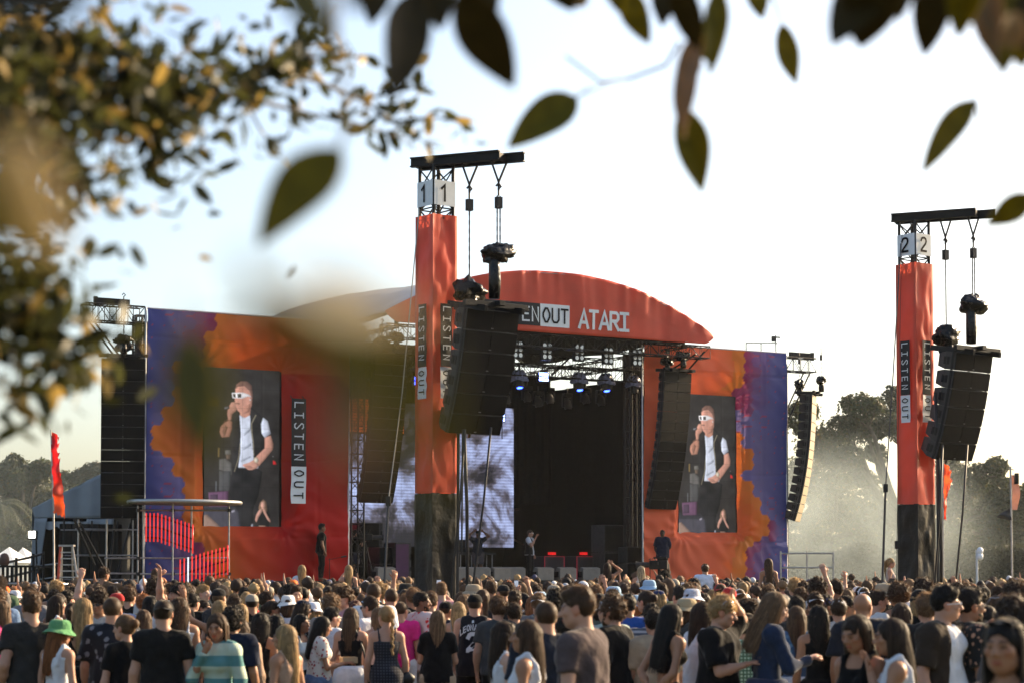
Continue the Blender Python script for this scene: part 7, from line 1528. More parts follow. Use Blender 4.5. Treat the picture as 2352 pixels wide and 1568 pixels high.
# the rest of the crowd, too small to tell apart, as one mass
def far_crowd(lst):
    rs = np.random.RandomState(5); T = []
    def lowbody(sex, arms):
        p = Pose(sex, arms); F = Field(axis(-.62, .62, .068), axis(-.35, .45, .068), axis(1.18, 1.98, .068)); p.torso(F, .012)
        for sd in (-1, 1): F.cap(p.sh[sd], p.el[sd], .06, .05, .03); F.cap(p.el[sd], p.wr[sd] + (p.wr[sd] - p.el[sd]) * .35, .046, .036, .03)
        F.cap((0, 0, 1.42), (0, 0, 1.55), .055, .055, .02); V1, Q1 = F.net(); V1 = V1 - 0
        F = Field(axis(-.13, .13, .042), axis(-.16, .18, .042), axis(1.44, 1.80, .042)); F.ell((0, .005, 1.645), (.078, .10, .095), .02); F.ell((0, .045, 1.585), (.062, .07, .08), .02); V2, Q2 = F.net(); return V1, Q1, V2, Q2, p
    bodies = [lowbody('m', dn), lowbody('f', dn), lowbody('m', ('down', 'up')), lowbody('f', ('sideup', 'down')), lowbody('m', ('photo', 'photo'))]
    def lowhair(kind, s):
        F = Field(axis(-.17, .17, .042), axis(-.2, .16, .042), axis(-.35, .18, .042)); r0 = {'short': .014, 'curly': .03, 'long': .014, 'cap': .012}[kind]
        F.ell((0, -.018, .032), (.078 + r0, .098 + r0, .09 + r0), .01)
        if kind == 'long': F.cap((0, -.05, 0), (0, -.11, -.30), .085, .05, .03)
        x, y, z = F.pts((slice(None),) * 3)
        if kind != 'long': F.D = np.maximum(F.D, -(-.6 * y + .8 * z) - .008)
        else: F.ell((0, .13, -.05), (.07, .12, .1), .02, sub=True)
        F.noise(.014, 34, s); V, Q = F.net(); nr = V - np.array((0, -.01, .02)); nr /= np.linalg.norm(nr, axis=1)[:, None]
        if kind == 'cap': return V, Q, np.zeros((0, 3)), np.zeros((0, 3), int)
        bv_, bt, bc = blades(rs, V, nr, 48, .036, .012, (0, .05, .1 if kind != 'long' else -.4), .5, .5 if kind == 'curly' else .1); return V, Q, bv_, bt
    hairs = [lowhair('short', 1), lowhair('short', 7), lowhair('curly', 3), lowhair('curly', 9), lowhair('long', 2), lowhair('cap', 1)]
    Vs = []; Qs = []; Ts = []; Cs = []; n = 0
    for (x, y) in lst:
        bi = rc.choices(range(5), [50, 36, 3.4, 1.2, 2.4])[0]; V1, Q1, V2, Q2, p = bodies[bi]; f = bi in (1, 3); hi = rc.choices(range(6), [9, 9, 9, 8, 3, 5] if not f else [2, 2, 3, 2, 14, 2])[0]; sk = np.array(rc.choices([LIGHT, PALE_, TANS, BROWN], [6, 3, 4, 1.5])[0]); hcol = np.array(rc.choices([hBK, hDB, hBR, hLB, hBL, hGI], [16, 30, 26, 15, 9, 3])[0])
        if hi == 5: hcol = np.array(rc.choice([(.62, .62, .64), (.014, .014, .015), (.3, .26, .2), (.03, .04, .1), (.45, .46, .5)]))
        elif rc.random() < .012: hcol = np.array((.75, .16, .02))
        k = (rc.gauss(1.635, .05) if f else rc.gauss(1.745, .06)) / 1.745; rz = R(rc.gauss(20, 18)); c, s = math.cos(rz), math.sin(rz); M = np.array(((c, -s, 0), (s, c, 0), (0, 0, 1))) * k; o = np.array((x, y, 0)); tc = np.array(pick(TOPC)[0])
        HVv, HQ, BV, BT = hairs[hi]; off = np.array((0, .02, 1.62))
        bare = np.zeros(len(V1), bool)
        for sd in (-1, 1):
            e, w_ = p.el[sd], p.wr[sd]; bare |= (np.linalg.norm(V1 - w_, axis=1) < .24) | (np.linalg.norm(V1 - e, axis=1) < .10)
        bare |= V1[:, 2] > 1.50
        cb = np.where(bare[:, None], sk, tc) * (.9 + .2 * rc.random())
        for V, Q, C in ((V1, Q1, cb), (V2, Q2, np.tile(sk, (len(V2), 1))), (HVv + off, HQ, hcol * (.85 + .3 * rs.rand(len(HVv), 1)))):
            Vs.append(V @ M.T + o); Qs.append(Q + n); Cs.append(C); n += len(V)
        if len(BV): Vs.append((BV + off) @ M.T + o); Ts.append(BT + n); Cs.append(hcol * (.7 + .6 * rs.rand(len(BV), 1))); n += len(BV)
    m = mat('far_crowd', (1, 1, 1), .7, attr='Col', var=.08, spec=.25, transl=.08)
    me = np_mesh('crowd', np.concatenate(Vs), np.concatenate(Qs), m, True, {'Col': np.concatenate(Cs)}, np.concatenate(Ts)); tag(link('crowd', me), 'dense far crowd of heads filling the field up to the stage', 'crowd', kind='stuff'); return len(me.polygons)
print('CROWD', len(cand), NMAX, far_crowd(cand[NMAX:]))

for m_ in [m for m in bpy.data.meshes if m.users == 0]: bpy.data.meshes.remove(m_)
# ================================================================== trees
def leaf_mat(name, transl, rough=.5, spec=.35):
    return mat(name, (1, 1, 1), rough, attr='Col', var=.15, scale=3, spec=spec, transl=transl)
FOLI = leaf_mat('tree_foliage', .35); LEAFM = leaf_mat('broad_leaf', .5, .45, .3); BARK = mat('fig_bark', (.075, .06, .045), .9, var=.3, scale=5, bump=.6, bscale=20)
def scatter_leaves(name, parent, pts, nrm, size, cols, rs, m, aspect=.55, bend=.25):
    """many leaf-sized faces: each a bent diamond of two quads"""
    n = len(pts); d = nrm + rs.randn(n, 3) * .75; d /= np.linalg.norm(d, axis=1)[:, None] + 1e-6; a = np.cross(d, rs.randn(n, 3)); a /= np.linalg.norm(a, axis=1)[:, None] + 1e-6; b = np.cross(d, a); s = (size * rs.uniform(.6, 1.4, n))[:, None]
    V = np.stack([pts - b * s * .5, pts + a * s * aspect * .5 + d * s * bend * .3, pts + b * s * .5, pts - a * s * aspect * .5 + d * s * bend * .3], 1).reshape(-1, 3)
    F = np.arange(n * 4).reshape(-1, 4); C = np.repeat(cols, 4, 0); o = link(name, np_mesh(name, V, F, m, False, {'Col': C}), parent); return o
def tree(name, label, base, blobs, n, leaf, col, seed, limbs=True, trunk_r=.35, fork=.35, gap=.5, group=None, shell=.65):
    rs = np.random.RandomState(seed); root = thing(name, label, 'tree', base, 0, group); B0 = [(np.array(c) - np.array(base), r) for c, r in blobs]; B = []
    for c, r in B0:
        B.append((c, r * .78))
        for _ in range(4): v = rs.randn(3); v /= np.linalg.norm(v); B.append((c + v * r * .75 * np.array((1, 1, .8)), r * rs.uniform(.28, .5)))
    vol = np.array([r ** 2 for _, r in B]); vol = vol / vol.sum()
    top = max(c[2] for c, _ in B); d = MB(); fz = top * fork; d.tube([(0, 0, -.2), (.05, 0, fz * .5), (0, 0, fz)], [trunk_r * 1.5, trunk_r, trunk_r * .85], 10); part('trunk', d, BARK, root, smooth=True)
    d = MB()
    for c, r in B0:
        f = Vector((0, 0, fz * rs.uniform(.75, 1.0))); e = Vector(c); m1 = f.lerp(e, .4) + Vector((rs.uniform(-.4, .4), rs.uniform(-.4, .4), -.2)); m2 = f.lerp(e, .75) + Vector((rs.uniform(-.3, .3), rs.uniform(-.3, .3), .15)); r0 = trunk_r * .38
        d.tube([f, m1, m2, e], [r0, r0 * .75, r0 * .5, r0 * .2], 6)
        for k in range(5): q = e + Vector(rs.randn(3)).normalized() * r * .8; w_ = m2.lerp(e, rs.uniform(.1, .9)); d.tube([w_, w_.lerp(q, .5) + Vector(rs.randn(3) * .12), q], [r0 * .3, r0 * .2, r0 * .07], 4)
    part('limb', d, BARK, root, smooth=True)
    k = rs.choice(len(B), n, p=vol); u = rs.randn(n, 3); u /= np.linalg.norm(u, axis=1)[:, None]; R_ = np.array([r for _, r in B])[k]; c = np.array([c for c, _ in B])[k]
    rr = (shell + (1.08 - shell) * rs.rand(n) ** .6); bump_ = 1 + .30 * vnoise(u[:, 0] * 2.6 + k * 3.1 + 40, u[:, 1] * 2.6 + 40, u[:, 2] * 2.6 + 40) + .22 * rs.rand(n) ** 4; p = c + u * (R_ * rr * bump_)[:, None] * np.array((1, 1, .82))
    nsd = vnoise(p[:, 0] * 1.1 + 50 + seed, p[:, 1] * 1.1 + 50, p[:, 2] * 1.1 + 50) + .5 * vnoise(p[:, 0] * 2.7 + 20, p[:, 1] * 2.7 + 20, p[:, 2] * 2.7 + 20); keep = nsd > -1 + gap; p = p[keep]; u = u[keep]; ns = nsd[keep]
    cols = np.array(col)[None, :] * (.8 + .35 * ns[:, None]) * rs.uniform(.75, 1.25, (len(p), 1)) * (1 + rs.randn(len(p), 3) * .06); warm = rs.rand(len(p)) < .10; cols[warm] *= (1.9, 1.4, .9)
    scatter_leaves('crown', root, p, u + np.array((0, 0, .4)), leaf, np.clip(cols, .005, 1), rs, FOLI); return root
def blob_px(lst, dist, seed=0):
    rs = random.Random(seed); out = []
    for (px, py, r) in lst: dd = dist + rs.uniform(-2.5, 2.5); out.append((tuple(P(px, py, dd)), r * dist / 4573))
    return out
def base_at(px, dist): q = P(px, 1315, dist); return (q.x, q.y, 0)
fig = [(1975, 935, 48), (2050, 925, 50), (2120, 955, 46), (1930, 985, 46), (1990, 985, 44), (2070, 980, 45), (2150, 1010, 44), (2190, 1060, 44), (1950, 1050, 44), (2230, 1100, 46), (2265, 1160, 44), (2200, 1150, 48), (2240, 1215, 50), (2160, 1120, 34), (2285, 1230, 36), (2010, 1040, 30), (2190, 1220, 46), (1985, 1100, 32), (2275, 1120, 46), (2305, 1180, 44), (2290, 1070, 30)]
tree('fig_tree', 'large spreading dark fig tree rising behind tower 2', base_at(2080, 110), blob_px(fig, 110, 1), 64000, .20, (.046, .056, .018), 3, trunk_r=.62, fork=.40, gap=.45)
tree('hazy_tree', 'pale sunlit tree in the smoke right of the violet banner', base_at(1890, 120), blob_px([(1840, 960, 48), (1880, 1030, 60), (1940, 1090, 56), (1850, 1110, 66), (1990, 1150, 50), (1900, 1180, 70), (1990, 1220, 60), (1840, 1230, 60), (1950, 1270, 60), (2040, 1240, 50), (2060, 1180, 40)], 120, 2), 42000, .24, (.085, .092, .032), 9, trunk_r=.5, gap=.35)
tree('low_tree', 'low dense tree at the right edge behind the flag pole', base_at(2330, 100), blob_px([(2330, 1150, 50), (2375, 1150, 55), (2300, 1210, 40), (2350, 1230, 50), (2400, 1240, 50), (2280, 1250, 36)], 100, 3), 26000, .18, (.05, .056, .02), 12, trunk_r=.3, gap=.3)
hd = thing('hedge', 'dark clipped hedge line along the far side of the field', 'hedge', base_at(2200, 92)); rs = np.random.RandomState(4); n = 46000; ax_ = P(1790, 1315, 92).x; bx_ = P(2420, 1315, 92).x
p = np.stack([rs.uniform(ax_, bx_, n), 92 + rs.uniform(-.8, 1.6, n), rs.uniform(0, 1, n) ** .7 * 3.5], 1); p[:, 2] *= .85 + .25 * vnoise(p[:, 0] * .5 + 30, np.zeros(n) + 3, np.zeros(n)); o_ = np.array(hd.location)
scatter_leaves('hedge_foliage', hd, p - o_, np.tile((0, -1., .5), (n, 1)), .17, np.array((.045, .045, .022)) * rs.uniform(.6, 1.4, (n, 1)), rs, FOLI)
d = MB(); d.box(((ax_ + bx_) / 2 - hd.location.x, .7, 1.5), (bx_ - ax_, 1.2, 2.95)); part('hedge_core', d, mat('hedge_core', (.02, .02, .012), .95), hd)
tree('leafy_tree', 'rounded hazy tree rising at the left edge', base_at(40, 112), blob_px([(40, 1085, 46), (95, 1080, 40), (5, 1110, 50), (70, 1140, 60), (130, 1150, 46), (20, 1190, 60), (95, 1220, 60), (40, 1260, 50), (-40, 1100, 50), (-50, 1180, 60)], 112, 5), 40000, .23, (.062, .072, .026), 21, trunk_r=.5, gap=.3)
tree('leafy_tree', 'middle hazy tree between the red flag and the tall array', base_at(170, 122), blob_px([(150, 1110, 40), (190, 1100, 40), (165, 1150, 50), (210, 1160, 44), (130, 1190, 50), (190, 1220, 55)], 122, 6), 26000, .24, (.058, .066, .026), 24, trunk_r=.4, gap=.3)
tree('leafy_tree', 'darker tree close beside the tall black array', base_at(228, 104), blob_px([(222, 1085, 34), (240, 1120, 40), (210, 1130, 30), (235, 1180, 45)], 104, 7), 16000, .2, (.045, .05, .028), 27, trunk_r=.35, gap=.3)
# palm fronds at the left edge
pa = thing('palm', 'palm with arching fronds at the left edge', 'palm', base_at(-20, 96)); d = MB(); zt = P(0, 1165, 96).z; d.tube([(0, 0, 0), (.1, 0, zt * .6), (.2, 0, zt)], [.22, .17, .14], 8); part('trunk', d, BARK, pa, smooth=True)
for k in range(16):
    t = k * .3927 + .1; rs_ = random.Random(k); L = rs_.uniform(1.7, 2.5); el = rs_.uniform(.2, 1.0); d = MB(); sp = [Vector((.2 + math.cos(t) * L * s, math.sin(t) * L * s, zt + el * L * s - 1.25 * L * s * s)) for s in [i / 10 for i in range(11)]]
    for i in range(1, 11):
        for sd in (-1, 1):
            for h_ in (0, .5):
                a = sp[i - 1].lerp(sp[i], h_); tan = (sp[i] - sp[i - 1]).normalized(); side = tan.cross(Vector((0, 0, 1))).normalized() * sd; ln = .5 * math.sin(min(1, i / 10 + .15) * 2.6) + .12; e = a + side * ln * .7 + tan * ln * .5 + Vector((0, 0, -.25 * ln)); d.add([a - tan * .02, a + tan * .03, e], [(0, 1, 2)])
    d.tube(sp, [.03 * (1 - i / 12) for i in range(11)], 4); part('frond', d, mat('palm_green', (.07, .075, .032), .5, transl=.3), pa)

h2 = thing('hedge', 'dark shrubs behind the white tents at the left edge', 'hedge', base_at(100, 100)); n = 14000; ax_ = P(-80, 1315, 100).x; bx_ = P(300, 1315, 100).x
p = np.stack([rs.uniform(ax_, bx_, n), 100 + rs.uniform(-.8, 1.6, n), rs.uniform(0, 1, n) ** .7 * 3.6], 1); o_ = np.array(h2.location)
scatter_leaves('hedge_foliage', h2, p - o_, np.tile((0, -1., .5), (n, 1)), .2, np.array((.05, .055, .025)) * rs.uniform(.6, 1.4, (n, 1)), rs, FOLI)
d = MB(); d.box(((ax_ + bx_) / 2 - h2.location.x, .7, 1.3), (bx_ - ax_, 1.2, 2.6)); part('hedge_core', d, MATS['hedge_core'], h2)
# ================================================================== overhanging foliage near the camera
def leaf_mesh(L, Wd, bend, fold, twist, seed):
    """broad pointed leaf with a midrib fold, a curl and a short stalk; base at the origin, along +x, with real thickness"""
    mb = MB(); n = 12; rows = []
    for i in range(n + 1):
        t = i / n; w = Wd / 2 * (math.sin(math.pi * min(1, t * 1.0) ** .85) ** .8) * (1 - .12 * t); x = L * t; z = -bend * L * t * t; tw = twist * t
        row = []
        for k in (-1, -.55, 0, .55, 1):
            y = k * w; zz = z + fold * abs(y) + .015 * L * math.sin(t * 9 + k * 2 + seed) * abs(k); row.append((x, y * math.cos(tw) - zz * 0, zz + y * math.sin(tw)))
        rows.append(row)
    vs = [p for r_ in rows for p in r_]; fs = [(i * 5 + k, i * 5 + k + 1, (i + 1) * 5 + k + 1, (i + 1) * 5 + k) for i in range(n) for k in range(4)]; mb.add(vs, fs)
    vs2 = [(x, y, z - .0012) for x, y, z in vs]; b = len(mb.v); mb.add(vs2, [tuple(reversed(f)) for f in fs])
    mb.tube([(-.18 * L, 0, .01), (0, 0, .001), (L * .5, 0, -bend * L * .25 - .0012), (L * .95, 0, -bend * L * .9 - .001)], [.0014, .0013, .0009, .0004], 5); return mb
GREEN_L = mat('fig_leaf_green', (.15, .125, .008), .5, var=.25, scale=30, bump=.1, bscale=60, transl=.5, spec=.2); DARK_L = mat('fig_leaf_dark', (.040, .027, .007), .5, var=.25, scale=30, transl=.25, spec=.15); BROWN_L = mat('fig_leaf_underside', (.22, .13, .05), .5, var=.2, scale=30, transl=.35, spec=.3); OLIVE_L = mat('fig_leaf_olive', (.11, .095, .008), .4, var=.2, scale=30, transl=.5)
TAN_L = mat('sunlit_leaf_tan', (.46, .38, .24), .5, var=.2, scale=30, transl=.45, spec=.3)  # sunlight on a close leaf, painted in as beige
CREAM_L = mat('sunlit_leaf_cream', (.78, .66, .44), .5, var=.1, scale=30, transl=.5, spec=.3)  # bright sunlit patch of a blurred leaf, put into the cream colour
TWIG = mat('twig_bark', (.07, .055, .04), .8, var=.3, scale=60)
fg = thing('overhanging_branch', 'blurred broad-leaved branch hanging into the picture close to the camera', 'branch', (0, 0, 3.6))
FO = Vector((0, 0, 3.6))
# px, py of the leaf's stalk end, px, py of its tip, width, distance at stalk and tip, roll, colour
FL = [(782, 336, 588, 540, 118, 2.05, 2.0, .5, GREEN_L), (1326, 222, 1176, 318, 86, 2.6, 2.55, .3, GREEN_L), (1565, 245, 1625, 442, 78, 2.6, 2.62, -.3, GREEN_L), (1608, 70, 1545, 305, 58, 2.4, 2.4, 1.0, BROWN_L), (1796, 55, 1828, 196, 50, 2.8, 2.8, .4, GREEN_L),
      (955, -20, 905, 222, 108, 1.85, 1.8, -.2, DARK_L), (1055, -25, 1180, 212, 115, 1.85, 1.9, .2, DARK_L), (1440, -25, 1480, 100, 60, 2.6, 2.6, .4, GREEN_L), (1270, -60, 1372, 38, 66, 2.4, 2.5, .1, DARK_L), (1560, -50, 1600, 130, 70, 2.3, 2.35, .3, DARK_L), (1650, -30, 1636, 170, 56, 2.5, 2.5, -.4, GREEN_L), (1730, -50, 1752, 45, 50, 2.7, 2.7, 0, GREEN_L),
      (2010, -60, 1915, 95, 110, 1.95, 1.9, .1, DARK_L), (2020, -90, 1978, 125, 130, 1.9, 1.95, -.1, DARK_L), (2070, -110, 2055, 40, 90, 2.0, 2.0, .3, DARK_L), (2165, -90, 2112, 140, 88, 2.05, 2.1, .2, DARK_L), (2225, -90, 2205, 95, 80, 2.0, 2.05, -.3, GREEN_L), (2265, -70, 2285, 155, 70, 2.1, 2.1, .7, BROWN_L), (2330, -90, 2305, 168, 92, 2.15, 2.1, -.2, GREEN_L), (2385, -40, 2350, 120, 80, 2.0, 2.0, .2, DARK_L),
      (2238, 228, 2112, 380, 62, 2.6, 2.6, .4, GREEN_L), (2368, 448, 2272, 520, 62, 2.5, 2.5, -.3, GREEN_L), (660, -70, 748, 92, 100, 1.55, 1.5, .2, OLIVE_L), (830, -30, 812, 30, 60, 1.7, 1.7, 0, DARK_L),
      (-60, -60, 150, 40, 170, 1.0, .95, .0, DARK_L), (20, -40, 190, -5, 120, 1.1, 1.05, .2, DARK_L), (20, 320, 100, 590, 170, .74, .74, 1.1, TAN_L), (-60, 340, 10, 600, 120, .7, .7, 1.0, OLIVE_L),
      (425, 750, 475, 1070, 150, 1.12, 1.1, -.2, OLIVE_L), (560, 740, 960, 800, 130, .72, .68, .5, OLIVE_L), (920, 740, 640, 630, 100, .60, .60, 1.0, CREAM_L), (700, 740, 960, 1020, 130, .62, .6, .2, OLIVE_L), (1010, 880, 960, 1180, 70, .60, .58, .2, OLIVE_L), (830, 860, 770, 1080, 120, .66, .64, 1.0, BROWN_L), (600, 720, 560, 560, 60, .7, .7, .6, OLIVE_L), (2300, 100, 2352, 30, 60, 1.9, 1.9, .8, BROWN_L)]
FL = [(a, b, c, e, w_ * (1.12 if 1.7 < f < 3.2 else 1.0), f * (1.6 if 1.7 < f < 3.2 and i else 1.0), g * (1.6 if 1.7 < f < 3.2 and i else 1.0), h, m) for i, (a, b, c, e, w_, f, g, h, m) in enumerate(FL)]
FL += [(880, -60, 850, 60, 70, 3.4, 3.4, .2, DARK_L), (1000, -80, 1010, 70, 90, 3.2, 3.2, .1, DARK_L), (1095, -70, 1110, 90, 100, 3.1, 3.1, -.2, DARK_L), (1250, -80, 1310, 25, 70, 3.8, 3.8, .2, DARK_L), (1400, -90, 1420, 30, 60, 4, 4, .2, GREEN_L), (1530, -60, 1520, 60, 66, 4, 4, .1, DARK_L), (1580, 40, 1640, 150, 60, 4.2, 4.2, .3, GREEN_L), (2140, -90, 2150, 50, 90, 3.4, 3.4, .2, GREEN_L), (2255, -90, 2262, 100, 70, 3.5, 3.5, -.3, OLIVE_L), (2350, -60, 2335, 150, 110, 3.5, 3.5, .3, GREEN_L), (1600, 110, 1570, 210, 50, 4.1, 4.1, -.4, DARK_L)]
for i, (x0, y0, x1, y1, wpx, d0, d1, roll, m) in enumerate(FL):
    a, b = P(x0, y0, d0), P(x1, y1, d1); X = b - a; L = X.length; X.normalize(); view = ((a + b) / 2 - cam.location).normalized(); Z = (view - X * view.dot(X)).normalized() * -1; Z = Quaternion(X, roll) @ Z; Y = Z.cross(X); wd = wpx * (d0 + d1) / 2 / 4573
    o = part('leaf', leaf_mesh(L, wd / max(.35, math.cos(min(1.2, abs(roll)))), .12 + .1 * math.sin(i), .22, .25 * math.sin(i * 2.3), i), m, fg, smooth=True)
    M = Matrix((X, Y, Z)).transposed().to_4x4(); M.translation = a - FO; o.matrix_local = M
def twig(pts, r0, r1, m=TWIG, parent=fg, off=FO, n=6):
    d = MB(); q = [P(*p) - off for p in pts]; d.tube(q, [r0 + (r1 - r0) * i / (len(q) - 1) for i in range(len(q))], n); part('twig', d, m, parent, smooth=True)
twig([(1500, -260, 3.52), (1570, -60, 3.76), (1590, 40, 3.84), (1575, 150, 4.00), (1560, 245, 4.16)], .007, .003); twig([(1000, -260, 2.88), (1000, -80, 2.96), (960, -20, 2.96)], .006, .003); twig([(1000, -80, 2.96), (1055, -25, 2.96)], .004, .003)
twig([(2200, -260, 3.20), (2180, -120, 3.20), (2090, -90, 3.20), (2010, -70, 3.12)], .007, .003); twig([(2180, -120, 3.20), (2330, -90, 3.36), (2390, -40, 3.36)], .005, .003); twig([(2240, 228, 4.16), (2260, 330, 4.19), (2400, 345, 4.32), (2480, 350, 4.32)], .003, .004); twig([(1300, 130, 4.80), (1380, 190, 4.80), (1450, 180, 4.80), (1530, 150, 4.64), (1560, 100, 4.16)], .0025, .004)
twig([(1326, 222, 4.16), (1400, 190, 4.32), (1440, 180, 4.80)], .002, .002); twig([(782, 336, 2.05), (800, 240, 2.00), (770, 100, 1.80), (760, -120, 1.70)], .002, .004); twig([(2370, 448, 4.00), (2440, 400, 4.16)], .002, .003); twig([(1796, 55, 4.48), (1770, -20, 4.40), (1740, -140, 4.32)], .002, .004)
# ------------------------------------------------------------------ smaller-leaved branches of the tree on the left
ft = thing('leafy_branch', 'out-of-focus dense leafy branches reaching in at the upper left', 'branch', (-1.6, 5.2, 3.0)); TO = Vector((-1.6, 5.2, 3.0)); rs = np.random.RandomState(17)
BR = [([(-260, 200, 4.6), (-60, 190, 4.9), (150, 200, 5.1), (320, 215, 5.3), (440, 205, 5.5)], 1.0), ([(440, 205, 5.5), (540, 180, 5.6), (620, 155, 5.7), (720, 120, 5.9)], .55), ([(150, 200, 5.1), (260, 260, 5.2), (350, 310, 5.3), (400, 360, 5.3)], 1.0), ([(-60, 190, 4.9), (40, 280, 4.9), (120, 380, 5.0), (200, 430, 5.0)], 1.2), ([(-200, 60, 4.7), (-20, 100, 4.9), (130, 110, 5.0), (260, 130, 5.2), (330, 150, 5.3)], 1.0), ([(320, 215, 5.3), (420, 260, 5.4), (480, 240, 5.5)], .9),
      ([(600, 160, 5.7), (680, 110, 5.9), (760, 105, 6.0), (830, 140, 6.1)], .36), ([(470, 205, 5.5), (600, 235, 5.7), (720, 265, 5.9), (840, 290, 6.0), (930, 320, 6.2)], .26), ([(600, 160, 5.7), (720, 185, 5.9), (830, 230, 6.1), (900, 280, 6.2), (980, 330, 6.3)], .28), ([(830, 230, 6.1), (960, 200, 6.3), (990, 190, 6.3)], .35), ([(900, 280, 6.2), (1000, 270, 6.3), (1060, 280, 6.3), (1070, 330, 6.3)], .22), ([(560, 230, 5.6), (600, 300, 5.6), (640, 350, 5.7)], .3),
      ([(-200, 420, 4.6), (-60, 440, 4.6), (40, 470, 4.7), (130, 520, 4.7)], 1.2), ([(-120, 320, 4.7), (0, 330, 4.8), (90, 340, 4.8), (140, 300, 4.9)], 1.3), ([(-150, 250, 4.8), (0, 240, 4.9), (100, 250, 5.0)], 1.3), ([(-160, 130, 4.7), (0, 150, 4.9), (110, 170, 5.0)], 1.3),
      ([(-200, 700, 4.6), (-60, 720, 4.7), (40, 740, 4.7), (120, 790, 4.8), (230, 790, 4.9)], 1.0), ([(-60, 720, 4.7), (20, 820, 4.7), (60, 880, 4.7)], .9), ([(40, 740, 4.7), (90, 690, 4.8), (120, 670, 4.8)], .6), ([(120, 790, 4.8), (150, 850, 4.9), (170, 860, 4.9)], .6), ([(-40, 640, 4.6), (20, 650, 4.7), (70, 640, 4.7)], .8)]
LV = []; LD = []; LC = []; LS = []
for pts, dens in BR:
    q = [P(p[0], p[1], p[2] * .86) - TO for p in pts]; d = MB(); r0 = .008 if len(pts) > 4 else .005; d.tube(q, [r0 * (1 - .75 * i / (len(q) - 1)) for i in range(len(q))], 5); part('twig', d, TWIG, ft, smooth=True)
    for i in range(len(q) - 1):
        seg = q[i + 1] - q[i]; n = int(seg.length * (680 if dens > .5 else 260) * dens)
        for k in range(n):
            sp = .12 if dens > .8 else .08 if dens > .5 else .05; p = q[i].lerp(q[i + 1], rs.rand()) + Vector(rs.randn(3)) * sp * rs.rand() * (1.0 if dens > .5 else .8); LV.append(p); dr = seg.normalized() * .6 + Vector(rs.randn(3)) * .7 + Vector((0, 0, .1)); LD.append(dr.normalized()); y_ = rs.rand() < (.26 if pts[0][1] < 180 else .13)
            c = np.array((.28, .19, .05)) if y_ else np.array((.040, .042, .012)); LC.append(c * rs.uniform(.6, 1.4)); LS.append(rs.uniform(.030, .068))  # golden share imitates sunlit leaves, glow put into their colour
V = []; F = []; C = []
for p, dr, c, s in zip(LV, LD, LC, LS):
    a = Vector(rs.randn(3)); sd = dr.cross(a).normalized(); nn = sd.cross(dr); b = len(V); w_ = s * .24
    for t, ww in ((0, .15), (.3, .9), (.65, .85), (1, .05)):
        m = p + dr * s * t - nn * s * .2 * t * t
        V += [m - sd * w_ * ww + nn * .12 * w_, m - nn * .1 * w_, m + sd * w_ * ww + nn * .12 * w_]; C += [c] * 3
    for i in range(3): F += [(b + i * 3, b + i * 3 + 1, b + i * 3 + 4, b + i * 3 + 3), (b + i * 3 + 1, b + i * 3 + 2, b + i * 3 + 5, b + i * 3 + 4)]
o = link('foliage', np_mesh('foliage', np.array([tuple(v) for v in V]), np.array(F), LEAFM, True, {'Col': np.array(C)}), ft); o['kind'] = 'stuff'
print('LEAVES', len(LV))
# ================================================================== dusty evening air
def haze_mat(dens):
    m = bpy.data.materials.new('dusty_air'); m.use_nodes = True; N = m.node_tree.nodes; L = m.node_tree.links; N.remove(N['Principled BSDF']); v = N.new('ShaderNodeVolumePrincipled'); v.inputs['Color'].default_value = (.86, .90, .93, 1); v.inputs['Density'].default_value = dens; v.inputs['Anisotropy'].default_value = .35; L.new(v.outputs[0], N['Material Output'].inputs['Volume']); return m
HAZE = .0001
d = MB(); d.box((0, 150, 9.0), (780, 560, 24.0)); hz = part('haze', d, haze_mat(HAZE)); tag(hz, 'thin dusty haze over the whole field', 'haze', kind='stuff')

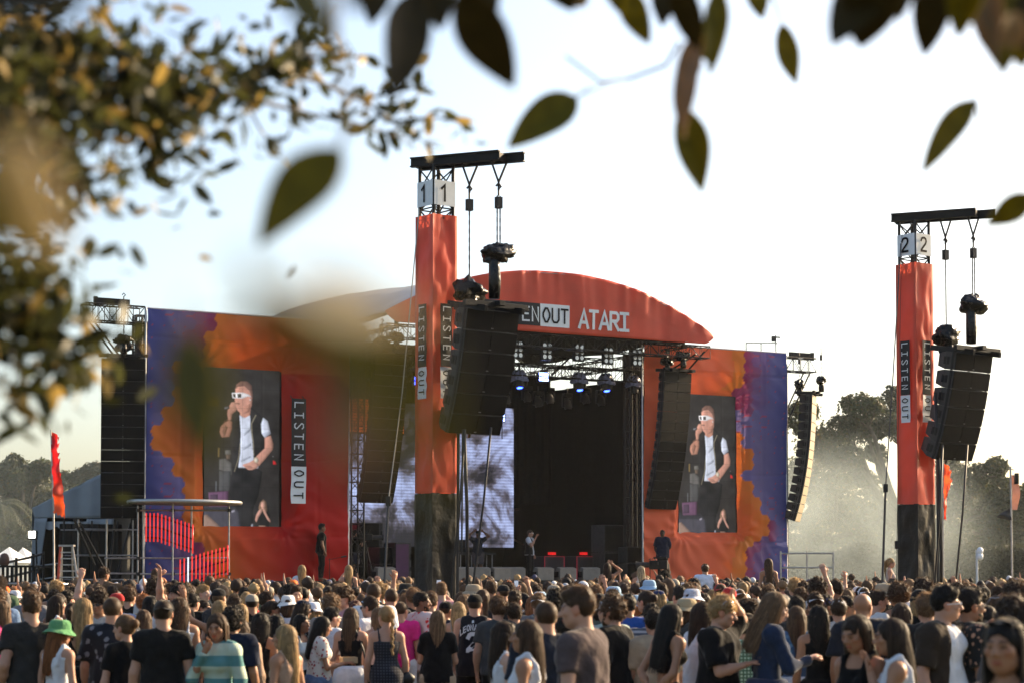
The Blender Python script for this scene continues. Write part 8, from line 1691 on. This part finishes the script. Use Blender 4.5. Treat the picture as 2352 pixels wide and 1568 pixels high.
def smoke(label, c, r, dens, seed):
    d = MB(); d.grid(20, 12, lambda u, v: (r[0] * math.cos(u * 6.2832) * math.sin(max(.001, v * 3.1406)), r[1] * math.sin(u * 6.2832) * math.sin(max(.001, v * 3.1406)), -r[2] * math.cos(v * 3.1416)))
    m = bpy.data.materials.new('drifting_smoke'); m.use_nodes = True; N = m.node_tree.nodes; L = m.node_tree.links; N.remove(N['Principled BSDF']); v = N.new('ShaderNodeVolumePrincipled'); v.inputs['Color'].default_value = (.82, .95, .96, 1); v.inputs['Anisotropy'].default_value = .45
    tc = N.new('ShaderNodeTexCoord'); mp = N.new('ShaderNodeMapping'); mp.inputs['Scale'].default_value = (1 / r[0], 1 / r[1], 1 / r[2]); L.new(tc.outputs['Object'], mp.inputs[0]); ln = N.new('ShaderNodeVectorMath'); ln.operation = 'LENGTH'; L.new(mp.outputs[0], ln.inputs[0])
    fa = N.new('ShaderNodeMapRange'); fa.inputs[1].default_value = .25; fa.inputs[2].default_value = .97; fa.inputs[3].default_value = 1; fa.inputs[4].default_value = 0; L.new(ln.outputs['Value'], fa.inputs[0])
    no = N.new('ShaderNodeTexNoise'); no.inputs['Scale'].default_value = .22; no.inputs['Detail'].default_value = 3; no.inputs['Distortion'].default_value = .6; a2 = N.new('ShaderNodeVectorMath'); a2.inputs[1].default_value = (seed, seed, 0); L.new(tc.outputs['Object'], a2.inputs[0]); L.new(a2.outputs[0], no.inputs['Vector'])
    nr = N.new('ShaderNodeMapRange'); nr.inputs[1].default_value = .35; nr.inputs[2].default_value = .68; nr.inputs[3].default_value = .12; nr.inputs[4].default_value = 1; L.new(no.outputs[0], nr.inputs[0])
    mu = N.new('ShaderNodeMath'); mu.operation = 'MULTIPLY'; L.new(fa.outputs[0], mu.inputs[0]); L.new(nr.outputs[0], mu.inputs[1]); m2 = N.new('ShaderNodeMath'); m2.operation = 'MULTIPLY'; m2.inputs[1].default_value = dens; L.new(mu.outputs[0], m2.inputs[0]); L.new(m2.outputs[0], v.inputs['Density']); L.new(v.outputs[0], N['Material Output'].inputs['Volume'])
    o = part('smoke', d, m, loc=c); tag(o, label, 'smoke', kind='stuff')
q = P(1915, 1230, 88); smoke('pale stage smoke drifting in front of the trees', (q.x, q.y, 3.2), (7.8, 8.0, 5.4), .085, 3)
q = P(60, 1180, 90); smoke('thin dust hanging in front of the trees behind the marquee', (q.x, q.y, 3.5), (11.0, 8.0, 9.0), .015, 11)
q = P(2170, 1180, 92); smoke('thin dust hanging in front of the large tree and hedge', (q.x, q.y, 4.0), (12.0, 7.0, 9.5), .007, 17)
